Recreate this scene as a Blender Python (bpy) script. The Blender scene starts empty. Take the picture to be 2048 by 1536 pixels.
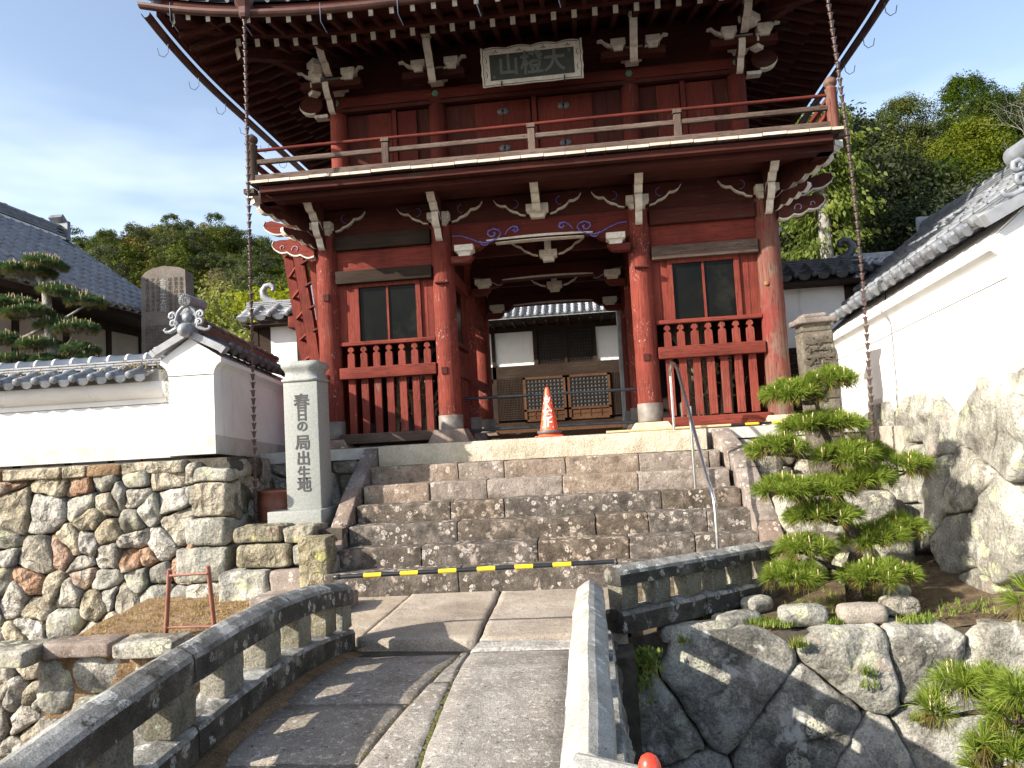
import bpy, math, random
from mathutils import Vector, Matrix, noise
R = math.radians
rnd = random.Random(11)
sc = bpy.context.scene
COL = sc.collection

# ---------------------------------------------------------------- camera, sky, sun, exposure
cam_d = bpy.data.cameras.new('camera'); cam = bpy.data.objects.new('camera', cam_d); COL.objects.link(cam)
cam_d.sensor_width = 36; cam_d.lens = 1500/2048*36; cam_d.clip_end = 3000; cam_d.clip_start = .05
fwd = Vector((-0.09926083, 0.99260827, 0.06982913)); rgt = Vector((0.99308848, 0.10323673, -0.05583411)); upv = Vector((0.06263033, -0.06380436, 0.9959952))
M4 = Matrix((rgt, upv, -fwd)).transposed().to_4x4(); M4.translation = Vector((0, 0, .035))
cam.matrix_world = M4
sc.camera = cam

SUN_A, SUN_E = 1.6, 1.0                      # travelling light (1.6, 1, -1)
sdir = Vector((SUN_A, 1, -SUN_E)).normalized()
elev = math.asin(-sdir.z); az = math.atan2(-sdir.x, -sdir.y)
w = bpy.data.worlds.new('World'); sc.world = w; w.use_nodes = True
wn = w.node_tree.nodes; wl = w.node_tree.links
sky = wn.new('ShaderNodeTexSky'); sky.sky_type = 'NISHITA'; sky.sun_disc = False
sky.sun_elevation = elev; sky.sun_rotation = az % (2*math.pi); sky.air_density = 1.0; sky.dust_density = 1.7; sky.ozone_density = 1.3
tc = wn.new('ShaderNodeTexCoord'); mp = wn.new('ShaderNodeMapping'); mp.inputs['Scale'].default_value = (1.3, 1.3, 4.5)
wl.new(tc.outputs['Generated'], mp.inputs[0])
cn = wn.new('ShaderNodeTexNoise'); cn.inputs['Scale'].default_value = 1.7; cn.inputs['Detail'].default_value = 4; cn.inputs['Roughness'].default_value = .55
wl.new(mp.outputs[0], cn.inputs[0])
cr = wn.new('ShaderNodeValToRGB'); cr.color_ramp.elements[0].position = .42; cr.color_ramp.elements[1].position = .78
wl.new(cn.outputs[0], cr.inputs[0])
sx = wn.new('ShaderNodeSeparateXYZ'); wl.new(tc.outputs['Generated'], sx.inputs[0])
hr = wn.new('ShaderNodeMapRange'); hr.inputs[1].default_value = .16; hr.inputs[2].default_value = .44; hr.inputs[3].default_value = .85; hr.inputs[4].default_value = .0
wl.new(sx.outputs[2], hr.inputs[0])
mm = wn.new('ShaderNodeMath'); mm.operation = 'MULTIPLY'; wl.new(cr.outputs[0], mm.inputs[0]); wl.new(hr.outputs[0], mm.inputs[1])
mx = wn.new('ShaderNodeMix'); mx.data_type = 'RGBA'; wl.new(mm.outputs[0], mx.inputs[0]); wl.new(sky.outputs[0], mx.inputs[6]); mx.inputs[7].default_value = (7.5, 8.0, 8.6, 1)
hs = wn.new('ShaderNodeHueSaturation'); hs.inputs['Saturation'].default_value = .86; wl.new(mx.outputs[2], hs.inputs['Color']); wl.new(hs.outputs[0], wn['Background'].inputs[0]); wn['Background'].inputs[1].default_value = .14
sun_d = bpy.data.lights.new('sun', 'SUN'); sun_d.energy = 5.0; sun_d.angle = R(.5); sun_d.color = (1, .93, .82)
sun = bpy.data.objects.new('sun', sun_d); COL.objects.link(sun); sun.rotation_euler = sdir.to_track_quat('-Z', 'Y').to_euler()
sc.view_settings.view_transform = 'Standard'; sc.view_settings.look = 'None'; sc.view_settings.exposure = 1.03; sc.view_settings.gamma = 1

# ---------------------------------------------------------------- mesh builder
class B:
    def __init__(s): s.v = []; s.f = []; s.m = []; s.s = []
    def add(s, vs, fs, mi=0, smooth=False):
        o = len(s.v); s.v += [tuple(v) for v in vs]
        for i, f in enumerate(fs):
            s.f.append(tuple(o+k for k in f)); s.m.append(mi[i] if isinstance(mi, (list, tuple)) else mi); s.s.append(smooth)
    def box(s, x0, x1, y0, y1, z0, z1, mi=0):
        s.add([(x, y, z) for z in (z0, z1) for y in (y0, y1) for x in (x0, x1)],
              [(0, 2, 3, 1), (4, 5, 7, 6), (0, 1, 5, 4), (2, 6, 7, 3), (0, 4, 6, 2), (1, 3, 7, 5)], mi)
    def obox(s, p0, p1, w, h, mi=0, up=(0, 0, 1), end_mi=None):
        """bar from p0 to p1, w wide, h high (centre line); end_mi = material of the p0 end"""
        p0 = Vector(p0); p1 = Vector(p1); d = (p1-p0).normalized(); up = Vector(up)
        a = d.cross(up)
        if a.length < 1e-4: a = Vector((1, 0, 0))
        a.normalize(); u = a.cross(d).normalized(); a *= w/2; u *= h/2
        vs = [p+sa*a+su*u for p in (p0, p1) for su in (-1, 1) for sa in (-1, 1)]
        ms = [mi if end_mi is None else end_mi, mi, mi, mi, mi, mi]
        s.add(vs, [(0, 1, 3, 2), (4, 6, 7, 5), (0, 4, 5, 1), (2, 3, 7, 6), (0, 2, 6, 4), (1, 5, 7, 3)], ms)
    def tube(s, path, r, n=8, mi=0, caps=True, smooth=True):
        path = [Vector(p) for p in path]; rr = r if isinstance(r, (list, tuple)) else [r]*len(path)
        vs = []; fs = []; up = Vector((0, 0, 1)); last = None
        for i, p in enumerate(path):
            d = (path[min(i+1, len(path)-1)]-path[max(i-1, 0)]).normalized()
            if last is None:
                a = d.cross(up)
                if a.length < .1: a = d.cross(Vector((0, 1, 0)))
            else: a = last-d*last.dot(d)
            a.normalize(); last = a; b = d.cross(a)
            for k in range(n):
                t = 2*math.pi*k/n; vs.append(p+(a*math.cos(t)+b*math.sin(t))*rr[i])
        for i in range(len(path)-1):
            for k in range(n): fs.append((i*n+k, i*n+(k+1) % n, (i+1)*n+(k+1) % n, (i+1)*n+k))
        s.add(vs, fs, mi, smooth)
        if caps:
            o = (len(path)-1)*n
            s.add(vs[:n], [tuple(range(n-1, -1, -1))], mi); s.add(vs[o:], [tuple(range(n))], mi)
    def lathe(s, prof, c, n=16, mi=0, smooth=True, mat=None):
        c = Vector(c); vs = []; fs = []
        for r, z in prof:
            for k in range(n):
                t = 2*math.pi*k/n; p = Vector((r*math.cos(t), r*math.sin(t), z))
                if mat is not None: p = mat @ p
                vs.append(c+p)
        for i in range(len(prof)-1):
            for k in range(n): fs.append((i*n+k, i*n+(k+1) % n, (i+1)*n+(k+1) % n, (i+1)*n+k))
        s.add(vs, fs, mi, smooth)
    def prism(s, poly, ext, mi=0, side=None, smooth=False):
        """poly = list of 3d points, extruded by vector ext"""
        n = len(poly); ext = Vector(ext); p = [Vector(q) for q in poly]; q = [a+ext for a in p]
        s.add(p+q, [tuple(range(n-1, -1, -1)), tuple(range(n, 2*n))], mi)
        s.add(p+q, [(k, (k+1) % n, n+(k+1) % n, n+k) for k in range(n)], mi if side is None else side, smooth)
    def ribbon(s, pts, wv, ext, mi=0, taper=True):
        """band along pts (3d); wv = width vector, ext = depth vector"""
        n = len(pts); wv = Vector(wv); ext = Vector(ext); a = [Vector(p) for p in pts]
        for i in range(n-1):
            k0 = 1 if not taper else .45+.55*math.sin(math.pi*min(1, (i+.5)/n*1.0)); k1 = 1 if not taper else .45+.55*math.sin(math.pi*min(1, (i+1.5)/n))
            if i == n-2 and taper: k1 = .4
            vs = [a[i], a[i+1], a[i+1]+wv*k1, a[i]+wv*k0]; vs += [p+ext for p in vs]
            s.add(vs, [(0, 1, 2, 3), (7, 6, 5, 4), (0, 4, 5, 1), (3, 2, 6, 7), (0, 3, 7, 4), (1, 5, 6, 2)], mi)
    def rbox(s, x0, x1, y0, y1, z0, z1, r=.02, seg=.15, amp=.0, fr=6., mi=0, M=None):
        """rounded box with a rough, worn surface"""
        c = Vector(((x0+x1)/2, (y0+y1)/2, (z0+z1)/2)); h = Vector(((x1-x0)/2, (y1-y0)/2, (z1-z0)/2)); r = min(r, min(h)*.9)
        ns = [max(1, min(14, round(2*h[k]/seg))) for k in range(3)]
        ti = [[-h[k], -h[k]+r*.35]+[-h[k]+r+(2*h[k]-2*r)*i/ns[k] for i in range(ns[k]+1)]+[h[k]-r*.35, h[k]] for k in range(3)]
        idx = {}; vs = []; fs = []
        def vert(p):
            key = tuple(round(q, 5) for q in p)
            if key in idx: return idx[key]
            q = Vector([max(-h[k]+r, min(h[k]-r, p[k])) for k in range(3)]); d = Vector(p)-q
            q = q+(d.normalized()*r if d.length > 1e-6 else d)
            if amp:
                nv = Vector(p).normalized(); wp = (q+c)
                q = q+noise.noise_vector(wp*fr)*amp+noise.noise_vector(wp*fr*3.1)*amp*.35
            q = q+c
            if M is not None: q = M @ q
            idx[key] = len(vs); vs.append(q); return idx[key]
        for ax in range(3):
            u, v = (ax+1) % 3, (ax+2) % 3
            for sg in (-1, 1):
                for i in range(len(ti[u])-1):
                    for j in range(len(ti[v])-1):
                        q = []
                        for (a, b) in ((i, j), (i+1, j), (i+1, j+1), (i, j+1)):
                            p = [0, 0, 0]; p[ax] = sg*h[ax]; p[u] = ti[u][a]; p[v] = ti[v][b]; q.append(vert(p))
                        fs.append(tuple(q) if sg > 0 else tuple(reversed(q)))
        s.add(vs, fs, mi, True)
    def mesh(s, name, mats):
        me = bpy.data.meshes.new(name); me.from_pydata(s.v, [], s.f)
        for m in (mats if isinstance(mats, (list, tuple)) else [mats]): me.materials.append(m)
        me.polygons.foreach_set('material_index', s.m); me.polygons.foreach_set('use_smooth', s.s)
        me.validate(); me.update(); return me
    def build(s, name, mats, parent=None, kind=None):
        return link(name, s.mesh(name, mats), parent, kind=kind)

def link(name, me, parent=None, loc=None, M=None, kind=None, label=None):
    o = bpy.data.objects.new(name, me); COL.objects.link(o)
    if parent is not None:
        o.parent = parent
        P = parent.get('_org', None)
        if P is not None and M is None and loc is None: o.location = -Vector(P)
        elif M is not None: o.matrix_local = Matrix.Translation(-Vector(P) if P is not None else Vector()) @ M
        elif loc is not None: o.location = Vector(loc)-(Vector(P) if P is not None else Vector())
    else:
        if M is not None: o.matrix_world = M
        elif loc is not None: o.location = loc
    if kind: o['kind'] = kind
    if label: o['label'] = label
    return o
def sub(part, name, me):
    """a sub-part whose mesh is given in the same coordinates as its part"""
    o = bpy.data.objects.new(name, me); COL.objects.link(o); o.parent = part; return o
def thing(name, label, cat, loc=(0, 0, 0), group=None):
    o = bpy.data.objects.new(name, None); COL.objects.link(o); o.location = loc; o['_org'] = tuple(loc)
    o['label'] = label; o['category'] = cat; o.empty_display_size = .1
    if group: o['group'] = group
    return o
def tag(o, label, cat, group=None):
    o['label'] = label; o['category'] = cat
    if group: o['group'] = group
    return o
def struct(name, b, mats, parent=None):
    o = b.build(name, mats, parent); o['kind'] = 'structure'; return o
# ---------------------------------------------------------------- materials
def new_mat(name):
    m = bpy.data.materials.new(name); m.use_nodes = True; return m, m.node_tree.nodes, m.node_tree.links
def ramp(n, l, src, cols):
    r = n.new('ShaderNodeValToRGB'); e = r.color_ramp.elements
    while len(e) < len(cols): e.new(.5)
    for i, (p, c) in enumerate(cols): e[i].position = p; e[i].color = (*c, 1)
    l.new(src, r.inputs[0]); return r.outputs[0]
def mixc(n, l, fac, a, b, mode='MIX'):
    m = n.new('ShaderNodeMix'); m.data_type = 'RGBA'; m.blend_type = mode
    for s, i in ((fac, 0), (a, 6), (b, 7)):
        if isinstance(s, (int, float)): m.inputs[i].default_value = s
        elif isinstance(s, tuple): m.inputs[i].default_value = (*s, 1)
        else: l.new(s, m.inputs[i])
    return m.outputs[2]
def nz(n, l, co, scale, det=6, rough=.6, dist=0):
    t = n.new('ShaderNodeTexNoise'); t.inputs['Scale'].default_value = scale; t.inputs['Detail'].default_value = det
    t.inputs['Roughness'].default_value = rough; t.inputs['Distortion'].default_value = dist; l.new(co, t.inputs['Vector']); return t.outputs[0]
def step(n, l, src, a, b, inv=False):
    m = n.new('ShaderNodeMapRange'); m.interpolation_type = 'SMOOTHSTEP'; m.inputs[1].default_value = a; m.inputs[2].default_value = b
    if inv: m.inputs[3].default_value = 1; m.inputs[4].default_value = 0
    l.new(src, m.inputs[0]); return m.outputs[0]
def mul(n, l, a, b, op='MULTIPLY'):
    m = n.new('ShaderNodeMath'); m.operation = op
    for s, i in ((a, 0), (b, 1)):
        if isinstance(s, (int, float)): m.inputs[i].default_value = s
        else: l.new(s, m.inputs[i])
    return m.outputs[0]
def vary(n, l, col, amt, hue=.0):
    """each piece a little lighter or darker than its neighbours"""
    if not amt: return col
    oi = n.new('ShaderNodeObjectInfo'); mr = n.new('ShaderNodeMapRange'); mr.inputs[3].default_value = 1-amt; mr.inputs[4].default_value = 1+amt
    l.new(oi.outputs['Random'], mr.inputs[0]); h = n.new('ShaderNodeHueSaturation'); l.new(mr.outputs[0], h.inputs['Value'])
    if hue:
        f = mul(n, l, mul(n, l, oi.outputs['Random'], 7.31), 1.0, 'MODULO'); m2 = n.new('ShaderNodeMapRange'); m2.inputs[3].default_value = 1-hue; m2.inputs[4].default_value = 1+hue*2
        l.new(f, m2.inputs[0]); l.new(m2.outputs[0], h.inputs['Saturation'])
    l.new(col, h.inputs['Color']); return h.outputs[0]
def finish(n, l, col, rough, bump_src, bump, dist=.02, metal=0, spec=.5):
    p = n['Principled BSDF']; l.new(col, p.inputs['Base Color']) if not isinstance(col, tuple) else None
    if isinstance(col, tuple): p.inputs['Base Color'].default_value = (*col, 1)
    if isinstance(rough, (int, float)): p.inputs['Roughness'].default_value = rough
    else: l.new(rough, p.inputs['Roughness'])
    p.inputs['Metallic'].default_value = metal; p.inputs['Specular IOR Level'].default_value = spec
    if bump_src is not None:
        b = n.new('ShaderNodeBump'); b.inputs['Strength'].default_value = bump; b.inputs['Distance'].default_value = dist
        l.new(bump_src, b.inputs['Height']); l.new(b.outputs[0], p.inputs['Normal'])
def pos(n, l, st=(1, 1, 1), rot=None):
    g = n.new('ShaderNodeNewGeometry'); m = n.new('ShaderNodeMapping'); m.inputs['Scale'].default_value = st
    l.new(g.outputs['Position'], m.inputs[0]); return m.outputs[0]

def stone(name, cols, scale=3, spots=None, spot2=None, amt=.15, hue=.2, bump=.5, bs=40, rough=.9, dist=.02, dark=None, facet=0):
    """cols: ramp of the body; spots = (colour, voronoi scale, threshold): round lichen; spot2 = (colour, noise scale, lo, hi): blotches"""
    m, n, l = new_mat(name); co = pos(n, l)
    c = ramp(n, l, nz(n, l, co, scale, 8, .65), cols)
    fine = nz(n, l, co, bs*3.2, 3, .7)
    c = mixc(n, l, .8, c, ramp(n, l, fine, [(.3, (.35, .35, .35)), (.7, (1.5, 1.5, 1.5))]), 'MULTIPLY')
    if spot2:
        c = mixc(n, l, step(n, l, nz(n, l, co, spot2[1], 9, .7, .3), spot2[2], spot2[3]), c, spot2[0])
    if dark:
        c = mixc(n, l, step(n, l, nz(n, l, co, dark[1], 9, .75), dark[2], dark[3]), c, dark[0])
    if spots:
        v = n.new('ShaderNodeTexVoronoi'); v.inputs['Scale'].default_value = spots[1]
        wv = n.new('ShaderNodeVectorMath'); wv.operation = 'MULTIPLY_ADD'; t = n.new('ShaderNodeTexNoise'); t.inputs['Scale'].default_value = 22; l.new(co, t.inputs[0])
        l.new(t.outputs[1], wv.inputs[0]); wv.inputs[1].default_value = (.045, .045, .045); l.new(co, wv.inputs[2]); l.new(wv.outputs[0], v.inputs['Vector'])
        sz = n.new('ShaderNodeSeparateColor'); l.new(v.outputs['Color'], sz.inputs[0])
        th = mul(n, l, sz.outputs[0], spots[2]); f = mul(n, l, th, v.outputs['Distance'], 'SUBTRACT')
        f = step(n, l, f, 0, .05); f = mul(n, l, f, step(n, l, nz(n, l, co, 60, 3), .38, .55))
        f = mul(n, l, f, step(n, l, nz(n, l, co, 2.2, 3), .4, .58)); c = mixc(n, l, f, c, spots[0])
    bsrc = mul(n, l, nz(n, l, co, bs, 9, .72), mul(n, l, nz(n, l, co, bs*.18, 4), 1.6), 'ADD')
    if facet:      # hewn facets and thin cracks
        wv2 = n.new('ShaderNodeVectorMath'); wv2.operation = 'MULTIPLY_ADD'; t2 = n.new('ShaderNodeTexNoise'); t2.inputs['Scale'].default_value = 3; t2.inputs['Detail'].default_value = 5; l.new(co, t2.inputs[0])
        l.new(t2.outputs[1], wv2.inputs[0]); wv2.inputs[1].default_value = (.35, .35, .35); l.new(co, wv2.inputs[2])
        v2 = n.new('ShaderNodeTexVoronoi'); v2.inputs['Scale'].default_value = facet; l.new(wv2.outputs[0], v2.inputs['Vector'])
        v3 = n.new('ShaderNodeTexVoronoi'); v3.feature = 'DISTANCE_TO_EDGE'; v3.inputs['Scale'].default_value = facet*.6; l.new(wv2.outputs[0], v3.inputs['Vector'])
        ck = step(n, l, v3.outputs['Distance'], .0, .018); ck = mul(n, l, ck, step(n, l, nz(n, l, co, 2.7, 3), .50, .56, True), 'MAXIMUM')
        bsrc = mul(n, l, bsrc, mul(n, l, v2.outputs['Distance'], 2.2), 'ADD'); bsrc = mul(n, l, bsrc, mul(n, l, ck, .5 if facet >= 5 else 0), 'ADD')
        if facet >= 5: c = mixc(n, l, mul(n, l, mul(n, l, ck, -.5), .5, 'ADD'), c, (.05, .042, .032))
    c = vary(n, l, c, amt, hue)
    finish(n, l, c, rough, bsrc, bump, dist, 0, .3); return m

def wood(name, cols, axis='z', sc=9, wear=None, flake=None, amt=.08, bump=.35, rough=.8, spec=.14, big=None):
    st = {'x': (.05, 1, 1), 'y': (1, .05, 1), 'z': (1, 1, .05)}[axis]
    m, n, l = new_mat(name); co = pos(n, l); cg = pos(n, l, tuple(k*1.0 for k in st))
    g = nz(n, l, cg, sc*5, 6, .65, .15); b0 = nz(n, l, co, 1.3, 5)
    mixed = mul(n, l, mul(n, l, g, .5), mul(n, l, b0, .5), 'ADD')
    c = ramp(n, l, mixed, cols)
    if big:
        c = mixc(n, l, step(n, l, nz(n, l, co, big[1], 5), big[2], big[3]), c, big[0])
    if wear:      # bare grey-brown wood where the paint has gone
        wf = mul(n, l, nz(n, l, cg, sc*3, 7, .7, .3), mul(n, l, nz(n, l, co, 2.4, 5), .9), 'ADD')
        c = mixc(n, l, step(n, l, wf, wear[1], wear[1]+.10), c, wear[0])
    if flake:     # small pale flakes
        st2 = {'x': (.25, 1, 1), 'y': (1, .25, 1), 'z': (1, 1, .25)}[axis]; cf = pos(n, l, st2)
        ff = mul(n, l, step(n, l, nz(n, l, cf, 70, 4, .7), .60, .66), step(n, l, nz(n, l, co, 3.1, 4), flake[1], flake[1]+.08))
        c = mixc(n, l, ff, c, flake[0])
    crack = step(n, l, nz(n, l, cg, sc*14, 3, .6), .30, .42)
    c = mixc(n, l, mul(n, l, mul(n, l, crack, -1), 1, 'ADD'), c, (.03, .015, .01))
    c = vary(n, l, c, amt, 0)
    finish(n, l, c, rough, mul(n, l, g, crack, 'ADD'), bump, .012, 0, spec); return m

def plain(name, c1, c2, scale=8, rough=.7, bump=.15, bs=60, metal=0, spec=.4, amt=0, hue=0, grime=None, dist=.01):
    m, n, l = new_mat(name); co = pos(n, l)
    c = ramp(n, l, nz(n, l, co, scale, 6), [(.35, c1), (.65, c2)])
    if grime: c = mixc(n, l, step(n, l, nz(n, l, pos(n, l, grime[4] if len(grime) > 4 else (1, 1, 1)), grime[1], 8, .65), grime[2], grime[3]), c, grime[0])
    c = vary(n, l, c, amt, hue)
    finish(n, l, c, rough, nz(n, l, co, bs, 5), bump, dist, metal, spec); return m
def leafmat(name, c1, c2, c3, scale=2.5, amt=.18, trans=.35):
    m, n, l = new_mat(name); co = pos(n, l)
    c = ramp(n, l, nz(n, l, co, scale, 5, .7), [(.3, c1), (.52, c2), (.72, c3)])
    c = vary(n, l, c, amt, .25)
    p = n['Principled BSDF']; l.new(c, p.inputs['Base Color']); p.inputs['Roughness'].default_value = .55; p.inputs['Specular IOR Level'].default_value = .12
    t = n.new('ShaderNodeBsdfTranslucent'); l.new(mixc(n, l, .6, c, (1.3, 1.5, .5), 'MULTIPLY'), t.inputs[0])
    mxs = n.new('ShaderNodeMixShader'); mxs.inputs[0].default_value = trans; l.new(p.outputs[0], mxs.inputs[1]); l.new(t.outputs[0], mxs.inputs[2])
    l.new(mxs.outputs[0], n['Material Output'].inputs[0]); return m

RED = [(.30, (.062, .016, .012)), (.48, (.155, .032, .023)), (.68, (.25, .056, .038))]
REDD = [(.30, (.05, .012, .010)), (.48, (.10, .020, .015)), (.68, (.15, .031, .022))]  # red lowered to paint in eave shade; also the duller balcony top rail
GREYW = (.17, .115, .095)
M = {}
for a in 'xyz':
    M['red'+a] = wood('red_painted_wood_'+a, RED, a, 9, wear=((.13, .07, .055), 1.17), flake=((.52, .36, .31), .66))
    M['redd'+a] = wood('deep_shaded_red_wood_'+a, REDD, a, 9, wear=((.10, .06, .045), 1.12), amt=.12)
    M['dark'+a] = wood('dark_red_wood_'+a, [(.3, (.032, .011, .009)), (.5, (.062, .017, .013)), (.7, (.095, .026, .019))], a, 8, wear=((.06, .038, .03), 1.06))  # dark tone also paints in shade on beams, soffits and brackets
    M['bare'+a] = wood('weathered_bare_wood_'+a, [(.3, (.050, .034, .028)), (.5, (.10, .070, .056)), (.7, (.18, .135, .11))], a, 10, bump=.6)
    M['brown'+a] = wood('old_brown_wood_'+a, [(.3, (.016, .011, .008)), (.5, (.032, .021, .015)), (.7, (.058, .038, .027))], a, 9)
M['redshade'] = 0
M['pillar'] = wood('worn_red_pillar_wood', [(.30, (.062, .016, .012)), (.48, (.155, .032, .023)), (.68, (.25, .056, .038))], 'z', 9, wear=((.14, .075, .06), 1.10), flake=((.60, .42, .37), .50), bump=.6, amt=0)
M['pillar_bare'] = wood('bare_faded_pillar_wood', [(.30, (.085, .035, .028)), (.48, (.15, .06, .045)), (.68, (.24, .12, .08))], 'z', 8, wear=((.15, .10, .075), 1.0), bump=.5, big=((.17, .035, .03), 1.3, .48, .60), amt=0)
M['picket'] = wood('faded_red_picket_wood', [(.3, (.10, .024, .017)), (.5, (.195, .042, .030)), (.7, (.26, .080, .060))], 'z', 10, wear=((.20, .13, .11), 1.10), bump=.5, amt=.12)
M['white'] = plain('flaking_white_gofun_paint', (.50, .45, .38), (.66, .61, .53), 14, .85, .35, 70, grime=((.20, .13, .09), 9, .60, .72))
M['whitef'] = plain('white_painted_board_ends', (.50, .40, .32), (.62, .54, .46), 9, .8, .25, 60, amt=.10, grime=((.32, .2, .14), 7, .62, .8))
M['blue'] = plain('blue_painted_scroll', (.07, .07, .33), (.20, .17, .42), 18, .7, .1)
M['paleblue'] = plain('pale_violet_painted_scroll', (.30, .24, .38), (.42, .36, .46), 18, .7, .1)
M['plaster'] = plain('white_lime_plaster', (.74, .73, .71), (.82, .81, .79), 2.5, .9, .15, 40, grime=((.48, .47, .43), 4.5, .57, .80, (1, 1, .16)))
M['cream'] = plain('cream_plaster', (.36, .32, .26), (.42, .37, .31), 2, .9, .1)
M['plinth'] = plain('grey_stained_plaster_plinth', (.40, .39, .36), (.56, .55, .51), 4, .9, .2, 40, grime=((.16, .16, .155), 5, .56, .78, (1, 1, .6)))
M['tile'] = plain('grey_roof_tile', (.135, .145, .16), (.23, .24, .255), 6, .42, .2, 40, amt=.22, hue=.3, spec=.55, grime=((.08, .08, .075), 9, .60, .75))
M['tilelight'] = plain('pale_silver_roof_tile', (.19, .20, .215), (.28, .29, .305), 6, .38, .15, 40, amt=.14, hue=.3, spec=.6, grime=((.15, .15, .15), 8, .6, .8))
M['tilemid'] = plain('silver_grey_roof_tile', (.11, .118, .13), (.175, .185, .20), 6, .5, .2, 40, amt=.15, hue=.3, spec=.35, grime=((.07, .07, .065), 9, .60, .75))
M['tilewhite'] = plain('whitened_ridge_tile', (.45, .45, .47), (.56, .56, .58), 5, .45, .15, 40, amt=.08, spec=.5)
M['tiledark'] = plain('dark_roof_tile', (.055, .055, .06), (.10, .10, .105), 6, .5, .2, 40, amt=.2, spec=.5)
M['tilebrown'] = plain('iron_brown_roof_tile', (.10, .062, .05), (.17, .11, .09), 6, .55, .2, 40, amt=.15, spec=.4)
M['mortar'] = plain('mortar_bed', (.45, .44, .42), (.58, .57, .54), 6, .9, .2)
M['stair'] = stone('mossy_stair_stone', [(.32, (.048, .040, .033)), (.5, (.105, .088, .073)), (.68, (.20, .17, .145))], 6.5, amt=.05, spots=((.48, .43, .38), 13, .6), spot2=((.34, .28, .235), 6, .56, .64), bump=.8, bs=32, dist=.022, dark=((.06, .052, .044), 5, .56, .68))
M['stairpale'] = stone('pinkish_upper_stair_stone', [(.32, (.13, .105, .088)), (.5, (.25, .205, .17)), (.68, (.36, .305, .26))], 5, spots=((.46, .41, .36), 13, .5), spot2=((.12, .10, .085), 5, .57, .67), bump=.8, bs=32, dist=.022, amt=.06)
M['stairtop'] = stone('pale_dressed_granite', [(.3, (.46, .38, .25)), (.5, (.60, .52, .37)), (.7, (.70, .62, .48))], 4, spot2=((.42, .28, .16), 2.2, .62, .78), bump=1.0, bs=48, amt=.05, dist=.02)
M['stringer'] = stone('pinkish_stringer_stone', [(.3, (.12, .092, .076)), (.5, (.225, .178, .150)), (.7, (.34, .29, .25))], 3, spots=((.52, .46, .42), 16, .5), spot2=((.08, .065, .055), 6, .6, .68), bump=.6, bs=34)
M['rail'] = stone('dark_lichen_rail_stone', [(.32, (.030, .028, .024)), (.5, (.075, .068, .058)), (.68, (.17, .155, .135))], 3.4, spots=((.44, .43, .40), 8, .60), spot2=((.26, .25, .20), 5, .57, .66), bump=1.0, bs=30, dist=.03, amt=.12)
M['railtop'] = stone('sunlit_lichen_rail_top', [(.32, (.085, .08, .07)), (.5, (.20, .195, .18)), (.68, (.36, .355, .335))], 3.0, spots=((.50, .50, .47), 7, .62), spot2=((.42, .415, .39), 4, .52, .62), bump=.9, bs=40, dist=.02, amt=.06, dark=((.05, .045, .038), 5, .58, .66))  # pale body paints sunlight onto the upper faces, beneath real lichen spots
M['railpale'] = stone('pale_speckled_rail_granite', [(.3, (.25, .245, .22)), (.5, (.36, .35, .32)), (.7, (.45, .44, .41))], 5, spots=((.60, .59, .56), 14, .5), bump=.55, bs=60, amt=.06, dist=.012, dark=((.09, .075, .065), 7, .635, .67))
M['post'] = stone('rough_hewn_post_stone', [(.3, (.16, .15, .115)), (.5, (.29, .27, .21)), (.7, (.42, .39, .32))], 4, spots=((.46, .50, .40), 9, .45), bump=1.4, bs=26, dist=.035, amt=.15)
M['slab'] = stone('bridge_paving_granite', [(.3, (.15, .128, .105)), (.5, (.26, .23, .195)), (.7, (.37, .335, .29))], 2.2, spot2=((.46, .435, .39), 30, .55, .61), bump=.9, bs=44, dist=.012, amt=.10, dark=((.075, .063, .052), 22, .58, .64))
M['landing'] = stone('worn_landing_slab', [(.3, (.22, .18, .145)), (.5, (.33, .28, .225)), (.7, (.42, .37, .31))], 1.6, spot2=((.20, .17, .145), 7, .58, .68), bump=.5, bs=26, amt=.06)
M['asphalt'] = plain('dark_unseen_road_surface', (.045, .044, .042), (.075, .073, .07), 6, .9, .5, 60)  # ground out of view, kept dark to cut bounce light onto the gate
M['broken'] = stone('broken_white_mortar', [(.3, (.34, .33, .31)), (.5, (.52, .50, .47)), (.7, (.62, .6, .57))], 6, bump=1.2, bs=18, dist=.04)
M['wallstone'] = stone('field_wall_stone', [(.3, (.23, .205, .165)), (.5, (.43, .395, .33)), (.7, (.58, .54, .47))], 3.4, spot2=((.40, .27, .18), 3.4, .60, .72), bump=1.0, bs=14, dist=.06, amt=.22, hue=.35, dark=((.13, .115, .095), 8, .60, .68), facet=6)
M['orangestone'] = stone('rust_orange_wall_stone', [(.3, (.23, .14, .095)), (.5, (.40, .25, .165)), (.7, (.48, .35, .26))], 3.0, spot2=((.40, .36, .30), 4, .52, .62), bump=1., bs=14, dist=.06, amt=.12, hue=.08, facet=7)
M['lichenstone'] = stone('pale_lichen_wall_stone', [(.36, (.16, .15, .125)), (.5, (.29, .28, .24)), (.62, (.43, .415, .365))], 1.9, spots=((.52, .52, .32), 6, .6), spot2=((.30, .23, .185), 2.6, .58, .68), bump=.7, bs=15, dist=.06, amt=.10, hue=.12, dark=((.15, .14, .12), 6, .61, .69), facet=4)
M['moatstone'] = stone('grey_moat_wall_stone', [(.38, (.10, .095, .08)), (.5, (.26, .245, .21)), (.60, (.42, .40, .345))], 2.3, spots=((.48, .47, .36), 6, .62), spot2=((.46, .445, .40), 4.5, .54, .64), bump=.7, bs=16, dist=.05, amt=.10, hue=.1, dark=((.07, .065, .055), 6, .58, .68), facet=3)
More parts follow.
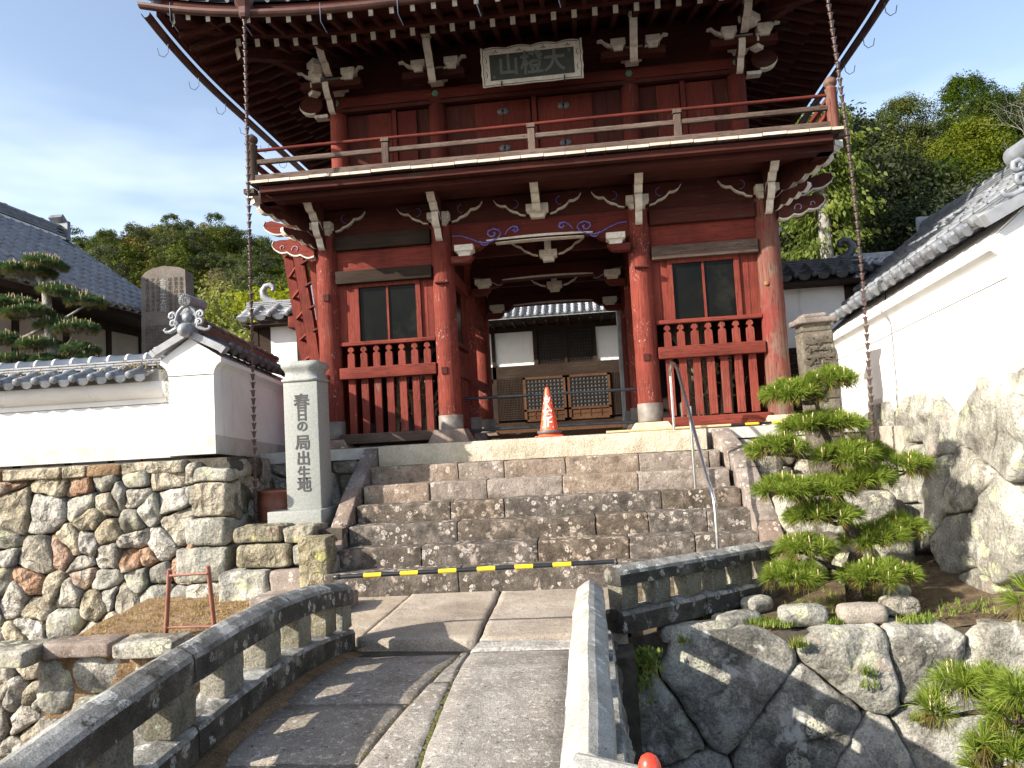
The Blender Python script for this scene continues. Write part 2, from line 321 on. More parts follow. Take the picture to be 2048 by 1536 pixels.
M['yellowstone'] = stone('yellow_lichen_stone', [(.3, (.17, .145, .105)), (.5, (.28, .25, .18)), (.7, (.38, .355, .27))], 4, spots=((.46, .44, .20), 8, .6), spot2=((.20, .13, .10), 4, .56, .64), bump=1., bs=16, dist=.05, dark=((.08, .07, .055), 9, .58, .66), facet=6)
M['darkstone'] = stone('shaded_dark_stone', [(.3, (.05, .044, .036)), (.5, (.11, .10, .08)), (.7, (.19, .175, .145))], 3, spot2=((.16, .10, .07), 3, .56, .68), bump=.9, bs=18, dist=.03, amt=.2)  # dark grey-brown stone with rusty blotches
M['gap'] = plain('dark_joint_soil', (.05, .042, .03), (.11, .09, .065), 9, .95, .5, 30)
M['granite'] = stone('grey_polished_granite', [(.3, (.24, .25, .235)), (.5, (.30, .31, .29)), (.7, (.36, .37, .345))], 40, bump=.15, bs=90, amt=0, rough=.6)
M['darkface'] = plain('dark_engraved_paint', (.045, .045, .048), (.07, .07, .07), 30, .7, .1)
M['oldmark'] = stone('lichened_old_marker_stone', [(.3, (.085, .07, .055)), (.5, (.145, .122, .095)), (.7, (.20, .175, .135))], 4, spots=((.34, .35, .28), 22, .45), bump=.9, bs=40, amt=0, dark=((.06, .055, .042), 6, .52, .64))
M['memtext'] = plain('fine_engraving_shade', (.10, .083, .066), (.13, .11, .09), 30, .9, .1)
M['memorial'] = stone('brown_memorial_stone', [(.3, (.16, .135, .11)), (.5, (.215, .185, .155)), (.7, (.27, .235, .20))], 3, bump=.2, bs=30, amt=0)
M['dirt'] = stone('orange_brown_dirt', [(.3, (.17, .105, .055)), (.5, (.30, .195, .105)), (.7, (.42, .30, .18))], 5, spot2=((.30, .27, .11), 7, .62, .72), bump=1.2, bs=22, amt=0, dist=.05)
M['darkdirt'] = stone('dark_needle_litter_soil', [(.3, (.10, .07, .042)), (.5, (.19, .13, .075)), (.7, (.32, .24, .15))], 7, spot2=((.13, .17, .05), 3.5, .60, .70), bump=1.4, bs=26, amt=0, dist=.05)  # brown soil with green blotches
M['paleground'] = stone('temple_gravel_ground', [(.3, (.28, .25, .20)), (.5, (.38, .34, .28)), (.7, (.46, .42, .35))], 8, bump=.6, bs=40, amt=0)
M['earthfar'] = stone('forest_floor', [(.3, (.035, .045, .018)), (.5, (.06, .075, .028)), (.7, (.10, .11, .045))], .3, bump=.8, bs=3, amt=0, dist=.3)
M['steel'] = plain('brushed_stainless_steel', (.55, .55, .55), (.68, .68, .68), 20, .28, .05, metal=1)
M['zinc'] = plain('galvanised_pipe', (.34, .34, .33), (.48, .48, .47), 5, .55, .05, metal=.15)
M['copper'] = plain('brown_copper_chain', (.065, .045, .04), (.13, .09, .08), 18, .45, .1, metal=.5)
M['gutter'] = plain('red_brown_copper_gutter', (.065, .032, .027), (.12, .058, .048), 4, .45, .1, metal=.35)
M['bluewire'] = plain('blue_grey_iron_hook', (.08, .11, .17), (.11, .14, .2), 4, .5, .0)
M['black'] = plain('black_plastic', (.012, .013, .015), (.022, .024, .028), 9, .38, .03)
M['yellow'] = plain('yellow_plastic_tape', (.80, .52, .02), (.86, .60, .03), 9, .4, .03)
M['cone'] = plain('orange_red_cone_plastic', (.80, .085, .03), (.88, .12, .045), 9, .42, .03, spec=.5)
M['coneshiny'] = plain('glossy_red_cone_plastic', (.78, .045, .02), (.82, .06, .03), 9, .22, .01, spec=.6)
M['bamboo'] = plain('faded_yellow_pole', (.50, .38, .20), (.62, .50, .30), 9, .5, .05)
M['lettering'] = plain('white_cone_lettering', (.80, .80, .80), (.85, .85, .84), 9, .6, .0)
M['iron'] = plain('red_brown_painted_iron', (.22, .085, .06), (.30, .13, .095), 12, .55, .2)
M['terracotta'] = plain('dark_red_clay_jar', (.13, .045, .03), (.2, .07, .045), 8, .5, .2)
M['glass'] = plain('dusty_window_glass', (.003, .0035, .003), (.007, .007, .006), 1.6, .25, .0, spec=.10, grime=((.014, .0135, .011), 2.5, .5, .7))
M['mesh'] = plain('dusty_dark_screen', (.022, .022, .02), (.045, .044, .038), 5, .5, .2, spec=.4)
M['statue'] = plain('dim_carved_figure', (.14, .125, .10), (.24, .21, .17), 8, .7, .4)
M['rope'] = plain('straw_and_rope', (.20, .14, .08), (.36, .27, .17), 20, .8, .4)
M['interior'] = plain('dark_interior_boards', (.016, .009, .007), (.034, .016, .012), 5, .8, .1)
M['skirt'] = plain('lead_pillar_skirt', (.125, .105, .09), (.215, .19, .165), 7, .55, .25, 30)
M['verdigris'] = plain('green_bronze_fitting', (.07, .20, .13), (.15, .30, .21), 30, .5, .2)
M['board'] = plain('dark_plaque_board', (.020, .024, .018), (.035, .038, .030), 9, .6, .2)
M['plaquetext'] = plain('faded_grey_plaque_paint', (.085, .10, .092), (.12, .135, .125), 25, .7, .2)
M['shoji'] = plain('aged_shoji_paper', (.085, .10, .11), (.13, .15, .16), 3, .8, .05)
M['doorwood'] = wood('warm_door_wood', [(.3, (.05, .024, .013)), (.5, (.095, .045, .024)), (.7, (.14, .07, .038))], 'z', 9)
M['bark'] = stone('pine_bark', [(.3, (.045, .030, .022)), (.5, (.10, .072, .055)), (.7, (.18, .135, .105))], 14, bump=1.5, bs=22, dist=.04, amt=0)
M['greybark'] = stone('pale_grey_bark', [(.3, (.17, .15, .13)), (.5, (.28, .26, .23)), (.7, (.38, .36, .32))], 5, bump=1., bs=12, dist=.04, amt=0)
M['needle'] = leafmat('bright_pine_needles', (.095, .145, .02), (.18, .24, .033), (.31, .36, .075), 14, 0, .30)
M['needledark'] = leafmat('inner_brown_needles', (.10, .07, .02), (.15, .12, .03), (.17, .17, .04), 9, 0, .2)
M['needlegrey'] = leafmat('blue_green_pine_needles', (.045, .085, .04), (.08, .13, .055), (.13, .17, .065), 3, 0, .2)
M['candle'] = plain('pale_pine_candle', (.52, .38, .20), (.66, .52, .32), 30, .7, .1)
M['leafdark'] = leafmat('dark_evergreen_leaves', (.038, .050, .020), (.068, .082, .030), (.115, .12, .048), .35, .22, .25)
M['leafmid'] = leafmat('mid_green_leaves', (.058, .074, .024), (.095, .110, .038), (.15, .155, .06), .5, .2, .3)
M['leafolive'] = leafmat('olive_yellow_leaves', (.095, .082, .034), (.15, .125, .05), (.22, .18, .08), .5, .2, .3)
M['wooddark'] = leafmat('deep_green_leaves', (.018, .028, .010), (.036, .050, .016), (.075, .088, .030), .35, .25, .2)  # darkest of the leaf greens
M['leafyellow'] = leafmat('spring_yellow_green_leaves', (.15, .165, .022), (.25, .26, .032), (.36, .35, .06), .8, .1, .4)
M['cypress'] = leafmat('cypress_sprays', (.055, .085, .018), (.12, .155, .028), (.24, .26, .055), 1.3, 0, .35)
M['grass'] = leafmat('grass_blades', (.11, .16, .03), (.2, .26, .05), (.36, .34, .11), 4, 0, .3)
M['straw'] = leafmat('dry_grass', (.25, .17, .07), (.38, .27, .12), (.5, .38, .2), 6, 0, .2)
M['moss'] = plain('green_moss', (.07, .07, .02), (.13, .125, .035), 30, .95, .8, 80)
# ---------------------------------------------------------------- geometry generators
def clip(poly, p, nrm):
    out = []; n = len(poly)
    for i in range(n):
        a = poly[i]; b = poly[(i+1) % n]; da = (a-p).dot(nrm); db = (b-p).dot(nrm)
        if da <= 0: out.append(a)
        if (da < 0 < db) or (db < 0 < da): out.append(a+(b-a)*(da/(da-db)))
    return out
def cells(u0, u1, v0, v1, du, dv, jit, r, drop=.1, inside=None, planes=(), warp=None):
    """irregular stones filling a rectangle of a wall face"""
    seeds = []; nv = max(1, round((v1-v0)/dv))
    for j in range(-1, nv+1):
        off = r.uniform(0, du); k = -1
        while u0+k*du < u1+du:
            if r.random() > drop or warp:
                s = Vector((u0+k*du+off+r.uniform(-jit, jit)*du, v0+(j+.5)*dv+r.uniform(-jit, jit)*dv))
                seeds.append(s)
            k += r.choice((1, 1, 1, .7, 1.4))
    res = []
    for i, s in enumerate(seeds):
        if not (u0-.05 <= s.x <= u1+.05 and v0-.05 <= s.y <= v1+.05): continue
        if inside and not inside(s.x, s.y): continue
        poly = [Vector((u0, v0)), Vector((u1, v0)), Vector((u1, v1)), Vector((u0, v1))]
        for t in seeds:
            d = t-s
            if 1e-6 < d.length < 3.2*max(du, dv): poly = clip(poly, (s+t)/2, d)
            if len(poly) < 3: break
        for (pp, nn) in planes:
            if len(poly) >= 3: poly = clip(poly, Vector(pp), Vector(nn))
        if len(poly) >= 3:
            ar = abs(sum(poly[k].x*poly[(k+1) % len(poly)].y-poly[(k+1) % len(poly)].x*poly[k].y for k in range(len(poly))))/2
            if ar > .12*du*dv*.5: res.append((s, poly, ar))
    return res
def stone_mesh(name, mat, poly, fr, depth, bulge, gap, r, rough=.02, rounds=2, ns=22):
    cut = .08 if rounds == 1 else .14
    """one wall stone: polygon in wall (u, v) space, fr = function (u, v, out) -> 3d"""
    c = sum(poly, Vector((0, 0)))/len(poly); n = len(poly)
    pl = [q+(c-q).normalized()*min(gap, (c-q).length*.3) for q in poly]
    for _ in range(rounds):
        q2 = []
        for i in range(len(pl)):
            a = pl[i]; b = pl[(i+1) % len(pl)]; q2 += [a+(b-a)*cut, a+(b-a)*(1-cut)]
        pl = q2
    per = [0]
    for i in range(len(pl)): per.append(per[-1]+(pl[(i+1) % len(pl)]-pl[i]).length)
    pts = []
    k = 0
    for i in range(ns):
        t = per[-1]*i/ns
        while per[k+1] < t: k += 1
        f = (t-per[k])/max(1e-9, per[k+1]-per[k]); pts.append(pl[k]+(pl[(k+1) % len(pl)]-pl[k])*f)
    tilt = Vector((r.uniform(-.4, .4), r.uniform(-.4, .4)))*bulge
    size = max((q-c).length for q in pts); vs = []; fs = []
    ph = r.uniform(0, 50)
    for (t, h) in ((0, -depth), (0, -.9*bulge), (.035, -.34*bulge), (.10, -.06*bulge), (.38, .14*bulge), (.72, .22*bulge)):
        for q in pts:
            p = q+(c-q)*t; o = h+((p-c)/size).dot(tilt)*2 if h > -depth else h
            wob = (abs(noise.noise(Vector((p.x*3.5+ph, p.y*3.5, 1))))-.2)*rough*3.2+noise.noise(Vector((p.x*9+ph, p.y*9, 1)))*rough*1.2+noise.noise(Vector((p.x*23+ph, p.y*23, 1)))*rough*.5
            if h == -depth: wob = 0
            e = noise.noise_vector(Vector((p.x*9+ph, p.y*9, 4)))*rough*.9
            vs.append(fr(p.x+e.x, p.y+e.y, o+wob))
    nr = 6
    for j in range(nr-1):
        for i in range(ns): fs.append((j*ns+i, j*ns+(i+1) % ns, (j+1)*ns+(i+1) % ns, (j+1)*ns+i))
    vs.append(fr(c.x, c.y, .24*bulge+noise.noise(Vector((c.x*5+ph, c.y*5, 1)))*rough*2)); ci = len(vs)-1
    for i in range(ns): fs.append(((nr-1)*ns+i, (nr-1)*ns+(i+1) % ns, ci))
    b = B(); b.add(vs, fs, 0, True); me = b.mesh(name, mat); return me
def frame(o, u, v, n):
    o, u, v, n = Vector(o), Vector(u).normalized(), Vector(v), Vector(n).normalized()
    return lambda a, b, c: o+u*a+v*b+n*c

# roof tile: S section, laid down the slope; local x across, y down slope, z up
def tile_mesh(name, mat, w=.25, l=.28, eave=False, hump=.5):
    b = B(); prof = []
    for i in range(5): t = i/4; prof.append((-w*.5+w*.6*t, -.035*math.sin(math.pi*t)+.012))
    for i in range(1, 6): t = i/5; prof.append((w*.10+w*.42*t, .012+.052*math.sin(math.pi*t)*hump*2))
    vs = []; th = .02
    for (yy, dz) in ((0, .0), (l*1.08, .018)):
        for (x, z) in prof: vs.append((x, yy, z+dz))
        for (x, z) in prof: vs.append((x, yy, z+dz-th))
    n = len(prof); fs = []
    for i in range(n-1):
        fs.append((i, i+1, 2*n+i+1, 2*n+i)); fs.append((n+i+1, n+i, 3*n+i, 3*n+i+1)); fs.append((2*n+i, 2*n+i+1, 3*n+i+1, 3*n+i))
    fs.append((0, 2*n, 3*n, n)); fs.append((n-1, 2*n-1, 4*n-1, 3*n-1)); b.add(vs, fs, 0, True)
    if eave:
        cx, cz, rr = w*.31, .036, .047; y1 = l*1.08
        ring = [(cx+rr*math.cos(2*math.pi*k/14), cz+rr*math.sin(2*math.pi*k/14)) for k in range(14)]
        vs = [(x, y1-.03, z) for x, z in ring]+[(x, y1+.022, z) for x, z in ring]+[(cx+(x-cx)*.8, y1+.030, cz+(z-cz)*.8) for x, z in ring]+[(cx, y1+.036, cz)]
        fs = [(k, (k+1) % 14, 14+(k+1) % 14, 14+k) for k in range(14)]+[(14+k, 14+(k+1) % 14, 28+(k+1) % 14, 28+k) for k in range(14)]+[(28+k, 28+(k+1) % 14, 42) for k in range(14)]
        b.add(vs, fs, 0, True)
        # hanging lip of the pan
        pts = [(-w*.5, -.01), (-w*.38, -.045), (-w*.2, -.062), (-.0, -.05), (w*.12, -.005)]
        vs = [(x, y1-.004, .03) for x, z in pts]+[(x, y1-.004, z) for x, z in pts]+[(x, y1+.014, .03) for x, z in pts]+[(x, y1+.014, z) for x, z in pts]
        fs = []
        for i in range(4): fs += [(i, i+1, 6+i, 5+i), (10+i, 15+i, 16+i, 11+i), (5+i, 6+i, 16+i, 15+i)]
        b.add(vs, fs, 0, False)
    return b.mesh(name, mat)
def tile_field(parent, org, u, s, ncol, nrow, w, l, mat, mate=None, as_parts=True, cache={}, hump=.5, rr=None, skip=None):
    """rows of tiles: org = top corner, u = unit along the eave, s = unit down the slope"""
    u = Vector(u).normalized(); s = Vector(s).normalized(); nn = u.cross(s)
    if nn.z < 0: nn = -nn
    key = (mat.name, w, l, hump)
    if key not in cache: cache[key] = (tile_mesh('roof_tile', mat, w, l, False, hump), tile_mesh('eave_tile', mate or mat, w, l, True, hump))
    rr = rr or rnd; big = B()
    for j in range(nrow):
        for i in range(ncol):
            if skip and skip(i, j): continue
            ev = (j == nrow-1)
            p = Vector(org)+u*((i+.5)*w)+s*(j*l)+nn*(.004*(nrow-j)*0)
            a = rr.uniform(-.012, .012); dz = rr.uniform(-.004, .004)
            X = (u*math.cos(a)+s*math.sin(a)); Y = (s*math.cos(a)-u*math.sin(a))
            Mx = Matrix((X, Y, nn)).transposed().to_4x4(); Mx.translation = p+nn*dz
            me = cache[key][1 if ev else 0]
            if as_parts: link('eave_tile' if ev else 'roof_tile', me, parent, M=Mx)
            else: big.add([Mx @ v.co for v in me.vertices], [tuple(q.vertices) for q in me.polygons], 0, True)
    if not as_parts:
        o = big.build('tile_rows', mat, parent); o['kind'] = 'stuff'
def txt_mesh(body, size, mat, name='lettering', ext=.004, weight=0):
    cu = bpy.data.curves.new(name, 'FONT'); cu.body = body; cu.size = size; cu.extrude = ext; cu.offset = weight; cu.align_x = 'CENTER'; cu.align_y = 'CENTER'; cu.resolution_u = 3
    o = bpy.data.objects.new(name, cu); COL.objects.link(o); dg = bpy.context.evaluated_depsgraph_get(); dg.update()
    me = bpy.data.meshes.new_from_object(o.evaluated_get(dg)); bpy.data.objects.remove(o); bpy.data.curves.remove(cu)
    me.name = name; me.materials.clear(); me.materials.append(mat); return me
def place_txt(me, p, xdir, ydir, parent, name='lettering'):
    x = Vector(xdir).normalized(); y = Vector(ydir).normalized(); z = x.cross(y)
    Mx = Matrix((x, y, z)).transposed().to_4x4(); Mx.translation = Vector(p); return link(name, me, parent, M=Mx)
def arcpts(c, r0, r1, a0, a1, n, ux=Vector((1, 0, 0)), uz=Vector((0, 0, 1))):
    out = []
    for i in range(n+1):
        t = i/n; a = a0+(a1-a0)*t; r = r0+(r1-r0)*t; out.append(Vector(c)+ux*r*math.cos(a)+uz*r*math.sin(a))
    return out
# ================================================================ THE TEMPLE GATE
gate = thing('temple_gate', 'two-storey red timber temple gate with white-tipped brackets and a railed balcony above the stone stairs', 'temple gate', (-.56, 12.8, 0))
GC = -.56
PX = [-3.8, -2.02, .88, 2.69]
ROWS = [10.9, 12.8, 14.7]
# --- pillars
def pillar(x, y, z0, z1, r, mat, skirt=True, taper=.97):
    b = B(); pr = []
    n = 14
    for i in range(n+1):
        t = i/n; rr = r*(1-(1-taper)*t)*(1+.012*math.sin(i*2.7+x*5))
        pr.append((rr, z0+(z1-z0)*t))
    b.lathe(pr, (x+0, y, 0), 24)
    return b.build('pillar', mat, gate)
for yi, y in enumerate(ROWS):
    for xi, x in enumerate(PX):
        p = pillar(x, y, .1, 3.22, .17 if yi == 0 else .155, M['pillar_bare'] if (xi == 3 and yi == 0) else M['pillar'])
        if (xi == 3 and yi == 0): p['label'] = 'bare weathered outer pillar with a round knot'
        b = B(); b.lathe([(.178, .14), (.181, .15), (.181, .395), (.174, .40)], (x, y, 0), 24)
        if xi != 3: sk = b.build('metal_skirt', M['skirt'], p)
        # chamfered base stone
        b = B(); h = .19 if xi == 1 and yi == 0 else .13; s0, s1 = .30, .215
        b.add([(x+a*s0, y+c*s0, 0) for a, c in ((-1, -1), (1, -1), (1, 1), (-1, 1))]+[(x+a*s1, y+c*s1, h) for a, c in ((-1, -1), (1, -1), (1, 1), (-1, 1))],
              [(0, 1, 5, 4), (1, 2, 6, 5), (2, 3, 7, 6), (3, 0, 4, 7), (4, 5, 6, 7)])
        o = b.build('base_stone', M['stringer'] if xi < 2 else M['stairtop'], gate)
# pegs and wedge plugs on the front pillars
for (x, z, s) in ((-3.84, 1.05, .04), (-2.05, 1.05, .04), (.86, 1.05, .04), (-3.78, 2.25, .04)):
    b = B(); b.box(x-s, x+s, 10.715, 10.76, z-.05, z+.05); b.build('wedge_peg', M['darkx'], gate)
for x in (-2.02, .88): b = B(); b.box(x-.10, x+.10, 10.68, 10.8, 2.335, 2.355); b.build('wedge_peg', M['darkx'], gate)
b = B()
for (x, z, s) in ((2.60, 1.98, .032), (2.70, .62, .045)):
    b.lathe([(0, .02), (s*.5, .022), (s, .01), (s*1.1, -.03)], (x, 10.745, z), 12, mat=Matrix.Rotation(R(90), 3, 'X'))
b.build('knot', wood('pale_knot_wood', [(.3, (.16, .07, .035)), (.5, (.25, .12, .06)), (.7, (.33, .18, .09))], 'y', 30), gate)

# --- lower bays: guardian screens
def bay(x0, x1, y, side):
    yf = y-.02; b = B()
    cols = M['redx']
    def beam(name, z0, z1, mat, d=.1, off=0, xa=None, xb=None):
        bb = B(); bb.rbox((x0 if xa is None else xa), (x1 if xb is None else xb), yf-d/2+off, yf+d/2+off, z0, z1, .012, .4, .002); return bb.build(name, mat, gate)
    beam('top_rail', 1.515, 1.575, M['redx'], .10)
    beam('fence_rail', 1.015, 1.185, M['redx'], .13, -.04)
    if side < 0: beam('bottom_rail', .055, .20, M['barex'], .16, -.10)
    else: beam('bottom_rail', .035, .18, M['redx'], .14, -.06)
    beam('lintel', 2.445, 2.64, M['barex'] if side > 0 else M['brownx'], .20, -.02)
    beam('upper_panel_board', 2.64, 2.97, M['redx'], .07, .02)
    beam('tie_beam', 2.96, 3.18, M['brownx'] if side < 0 else M['darkx'], .20, -.01)
    # window frame, panes and panels
    w0, w1 = (-3.32, -2.45) if side < 0 else (1.32, 2.19)
    zt, zb = 2.39, 1.575
    bb = B()
    for (a, c, d, e) in ((w0-.07, w0, zb, 2.445), (w1, w1+.07, zb, 2.445), (w0, w1, zt, 2.445)): bb.box(a, c, yf-.035, yf+.03, d, e)
    fr_ = bb.build('window_frame', M['redz'], gate)
    bb = B(); mx_ = (w0+w1)/2; bb.box(mx_-.015, mx_+.015, yf-.02, yf+.02, zb, zt); bb.build('mullion', M['redz'], fr_)
    for a, c in ((w0, mx_-.015), (mx_+.015, w1)):
        bb = B(); bb.box(a, c, yf+.004, yf+.014, zb, zt); bb.build('pane', M['glass'], fr_)
    for (a, c) in ((x0, w0-.07), (w1+.07, x1)):
        k = 2 if c-a > .2 else 1
        for q in range(k):
            bb = B(); bb.box(a+(c-a)*q/k+.003, a+(c-a)*(q+1)/k-.003, yf+.0, yf+.03, 1.575, 2.445); bb.build('side_panel', M['redz'], gate)
    # pickets
    xs = [-3.48, -3.285, -3.09, -2.9, -2.705, -2.51, -2.32] if side < 0 else [1.19, 1.38, 1.575, 1.77, 1.96, 2.155, 2.35]
    for i, px in enumerate(xs):
        bb = B(); hw = .052
        prof = [(-hw, .20), (hw, .20), (hw, 1.37), (hw*.9, 1.395), (hw*.35, 1.41), (hw*.35, 1.425), (hw*.85, 1.44), (hw*.85, 1.47), (hw*.45, 1.50), (0, 1.515), (-hw*.45, 1.50), (-hw*.85, 1.47), (-hw*.85, 1.44), (-hw*.35, 1.425), (-hw*.35, 1.41), (-hw*.9, 1.395), (-hw, 1.37)]
        bb.prism([(px+q[0], yf+.035, q[1]) for q in prof], (0, -.055, 0)); bb.build('picket', M['picket'], gate)
bay(-3.64, -2.18, 10.9, -1); bay(1.04, 2.53, 10.9, 1)
# guardian room insides: dark back walls, floors, and what shows behind the bars
for (x0, x1) in ((-3.64, -2.18), (1.04, 2.53)):
    b = B(); b.box(x0-.1, x1+.1, 12.72, 12.78, .0, 3.2); b.build('room_back_wall', M['interior'], gate)
    b = B(); b.box(x0-.1, x1+.1, 10.95, 12.7, .02, .06); b.build('room_floor', M['interior'], gate)
# outer side walls of the rooms and walls towards the passage
for (x, out) in ((-3.8, -1), (2.69, 1)):
    for (y0, y1) in ((11.05, 12.65),):
        n = 7
        for k in range(n):
            b = B(); b.box(x-.02, x+.02, y0+(y1-y0)*k/n+.003, y0+(y1-y0)*(k+1)/n-.003, .12, 3.1); b.build('side_board', M['redz'], gate)
for x in (-2.02, .88):
    o_ = 1 if x < 0 else -1
    for (y0, y1) in ((11.05, 12.66),):
        b = B(); b.box(x-.06, x+.06, y0, y1, 1.515, 1.575); b.build('top_rail', M['redy'], gate)
        b = B(); b.box(x-.07, x+.07, y0, y1, 1.015, 1.185); b.build('fence_rail', M['redy'], gate)
        b = B(); b.box(x-.08, x+.08, y0, y1, .04, .2); b.build('bottom_rail', M['redy'], gate)
        b = B(); b.box(x-.09, x+.09, y0, y1, 2.445, 2.64); b.build('lintel', M['redy'], gate)
        b = B(); b.box(x-.03, x+.03, y0, y1, 2.64, 3.2); b.build('upper_panel_board', M['darky'], gate)
        b = B(); b.box(x-.03, x+.03, y0, y0+.35, 1.575, 2.445); b.box(x-.03, x+.03, y1-.35, y1, 1.575, 2.445); b.build('side_panel', M['redz'], gate)
        b = B(); b.box(x-.005, x+.005, y0+.35, y1-.35, 1.575, 2.445); b.build('pane', M['glass'], gate)
        for k in range(8):
            yy = y0+.1+(y1-y0-.2)*k/7
            b = B(); b.box(x-.025, x+.025, yy-.05, yy+.05, .2, 1.47); b.build('picket', M['picket'], gate)
    b = B(); b.box(x-.05, x+.05, 12.95, 14.55, .95, 1.1); b.box(x-.07, x+.07, 12.95, 14.55, 2.2, 2.4); b.build('rear_tie', M['redy'], gate)
# thresholds across the passage at the rear
b = B(); b.box(-1.87, .73, 12.72, 12.88, .01, .07); b.build('threshold', M['doorwood'], gate)
b = B(); b.box(-1.87, .73, 14.62, 14.78, .01, .10); b.build('threshold', M['bare'+'x'], gate)
# ties across rear bays
for y in (12.8, 14.7):
    for (x0, x1) in ((-3.64, -2.18), (1.04, 2.53)):
        b = B(); b.box(x0, x1, y-.08, y+.08, 2.96, 3.18); b.build('tie_beam', M['darkx'], gate)
# --- rainbow beams over the passage (three rows), with the carved cloud below each
def rainbow(y, front):
    x0, x1 = -1.86, .74; b = B(); z0, z1 = 2.82, 3.21
    if not front: z0, z1 = (2.62, 2.95) if y < 14 else (2.50, 2.80)
    arch = []; n = 20; h = .10
    for i in range(n+1):
        t = i/n; x = x0+(x1-x0)*t
        if t < .14: z = z0
        elif t < .20: z = z0+h*(.5-.5*math.cos(math.pi*(t-.14)/.06))
        elif t <= .80: z = z0+h+.01*math.sin(math.pi*(t-.2)/.6)
        elif t < .86: z = z0+h*(.5+.5*math.cos(math.pi*(t-.80)/.06))
        else: z = z0
        arch.append((x, z))
    b.prism([(x, y-.10, z) for x, z in arch]+[(x1, y-.10, z1), (x0, y-.10, z1)], (0, .2, 0))
    rb = b.build('rainbow_beam', M['reddx' if front else 'darkx'], gate)
    b = B(); pts = [(x, z) for x, z in arch if x0+(x1-x0)*.155 < x < x0+(x1-x0)*.845]
    b.ribbon([(x, y-.112, z+.004) for x, z in pts], (0, 0, .035), (0, .03, 0))
    if front: b.ribbon([(x, y-.09, z-.030) for x, z in pts[1:-1]], (0, 0, .012), (0, .15, 0))
    rb2 = b.build('white_arris', M['white'], gate)
    return rb
for y in ROWS: rainbow(y, y < 11)
for (ya, yb, za, zb_) in ((10.86, 10.98, 3.21, 3.6), (12.75, 12.85, 2.95, 3.5), (14.65, 14.75, 2.79, 3.5)):
    b = B(); b.box(-1.86, .74, ya, yb, za, zb_); b.build('beam_wall_board', M['darkx'], gate)
# blue scrolls on the front rainbow beam
def scroll(cx, sg, y, mat, mat2, s=1.):
    b = B(); X = Vector((sg, 0, 0)); Z = Vector((0, 0, 1)); O = Vector((cx, y, 0)); n = Vector((0, -.006, 0))
    def tube(pts, r): b.tube([O+X*p[0]*s+Z*p[1]+n for p in pts], r, 5)
    tube([(.02, 3.04), (.15, 3.03), (.28, 2.98), (.40, 2.92)], .009)
    tube([(.40, 2.92), (.50, 2.90), (.60, 2.915), (.70, 2.96), (.74, 3.02), (.71, 3.075), (.63, 3.10), (.555, 3.07), (.545, 3.02), (.59, 2.985), (.64, 2.99), (.655, 3.03), (.625, 3.045)], [.009, .010, .011, .011, .011, .011, .012, .012, .012, .012, .014, .016, .01])
    tube([(.42, 2.93), (.46, 2.87), (.52, 2.865), (.55, 2.89), (.52, 2.905)], .010)
    tube([(.80, 3.0), (.85, 3.07), (.92, 3.11), (.985, 3.10), (1.0, 3.05), (.955, 3.025), (.925, 3.055), (.955, 3.07)], [.008, .010, .014, .018, .02, .018, .016, .01])
    return b.build('painted_scroll', mat, gate)
scroll(-1.86, 1, 10.797, M['blue'], M['paleblue']); scroll(.74, -1, 10.797, M['blue'], M['paleblue'])
for y, dz in ((12.8, -.24), (14.7, -.44)):
    for cx, sg in ((-1.86, 1), (.74, -1)):
        b = B(); b.tube([(cx+sg*p[0], y-.105, p[1]+dz) for p in ((.02, 3.04), (.15, 3.03), (.28, 2.98), (.40, 2.91), (.47, 2.88), (.52, 2.89))], .007, 5); b.build('painted_scroll', M['paleblue'], gate)

# bearing block: wide at the top, tucked in below
def masu(cx, cy, z0, z1, w, d=None, mat=None, name='bearing_block', rot=0, parent=None):
    d = d or w; b = B(); h = z1-z0; zz = [z0, z0+.06*h, z0+.45*h, z1]; k = [.62, .64, .98, 1.0]
    Rm = Matrix.Rotation(rot, 3, 'Z'); rings = []
    kk = [(.62, 0), (.66, .22), (.80, .40), (1, .46), (1, 1)]
    vs = []
    for (s, t) in kk:
        for (a, c) in ((-1, -1), (1, -1), (1, 1), (-1, 1)):
            vs.append(Vector((cx, cy, z0+h*t))+Rm @ Vector((a*w/2*s, c*d/2*s, 0)))
    fs = [(3, 2, 1, 0), (16, 17, 18, 19)]
    for j in range(4):
        for i in range(4): fs.append((j*4+i, j*4+(i+1) % 4, (j+1)*4+(i+1) % 4, (j+1)*4+i))
    b.add(vs, fs); return b.build(name, mat or M['white'], parent or gate)
# blocks and struts hung in the passage corners
for (y, dz) in ((10.72, 0), (12.62, -.12), (14.52, -.24)):
    for (x, sg) in ((-1.86, 1), (.74, -1)):
        b = B(); zz = 2.62+dz
        pts = [(0, 0), (.20, 0), (.26, .01), (.30, .05), (.33, .10), (0, .10)]
        b.prism([(x+sg*p[0], y-.06, zz-.02+p[1]) for p in pts], (0, .16, 0)); b.build('corbel', M['reddx'], gate)
        masu(x+sg*.20, y+.02, 2.70+dz, 2.86+dz, .27, .22)
for (y, zc) in ((11.5, 2.71), (13.4, 2.60)):
    masu(-.47, y, zc, zc+.17, .27, .2)
    b = B(); b.box(-.52, -.42, y-.13, y-.02, zc+.10, zc+.42); b.build('nose_beam', M['white'], gate)
    for sg in (-1, 1):
        pts = [(.16, .14), (.24, .155), (.30, .19), (.37, .22), (.42, .28), (.49, .31), (.56, .36), (.60, .43)]
        b = B(); b.ribbon([(-.47+sg*p[0], y-.05, zc-.05+p[1]) for p in pts], (0, 0, .035), (0, .05, 0)); b.build('cloud_moulding', M['white'], gate)
    b = B(); b.box(-1.86, .74, y+.0, y+.06, zc+.15, 3.4); b.build('inner_cross_beam', M['darkx'], gate)
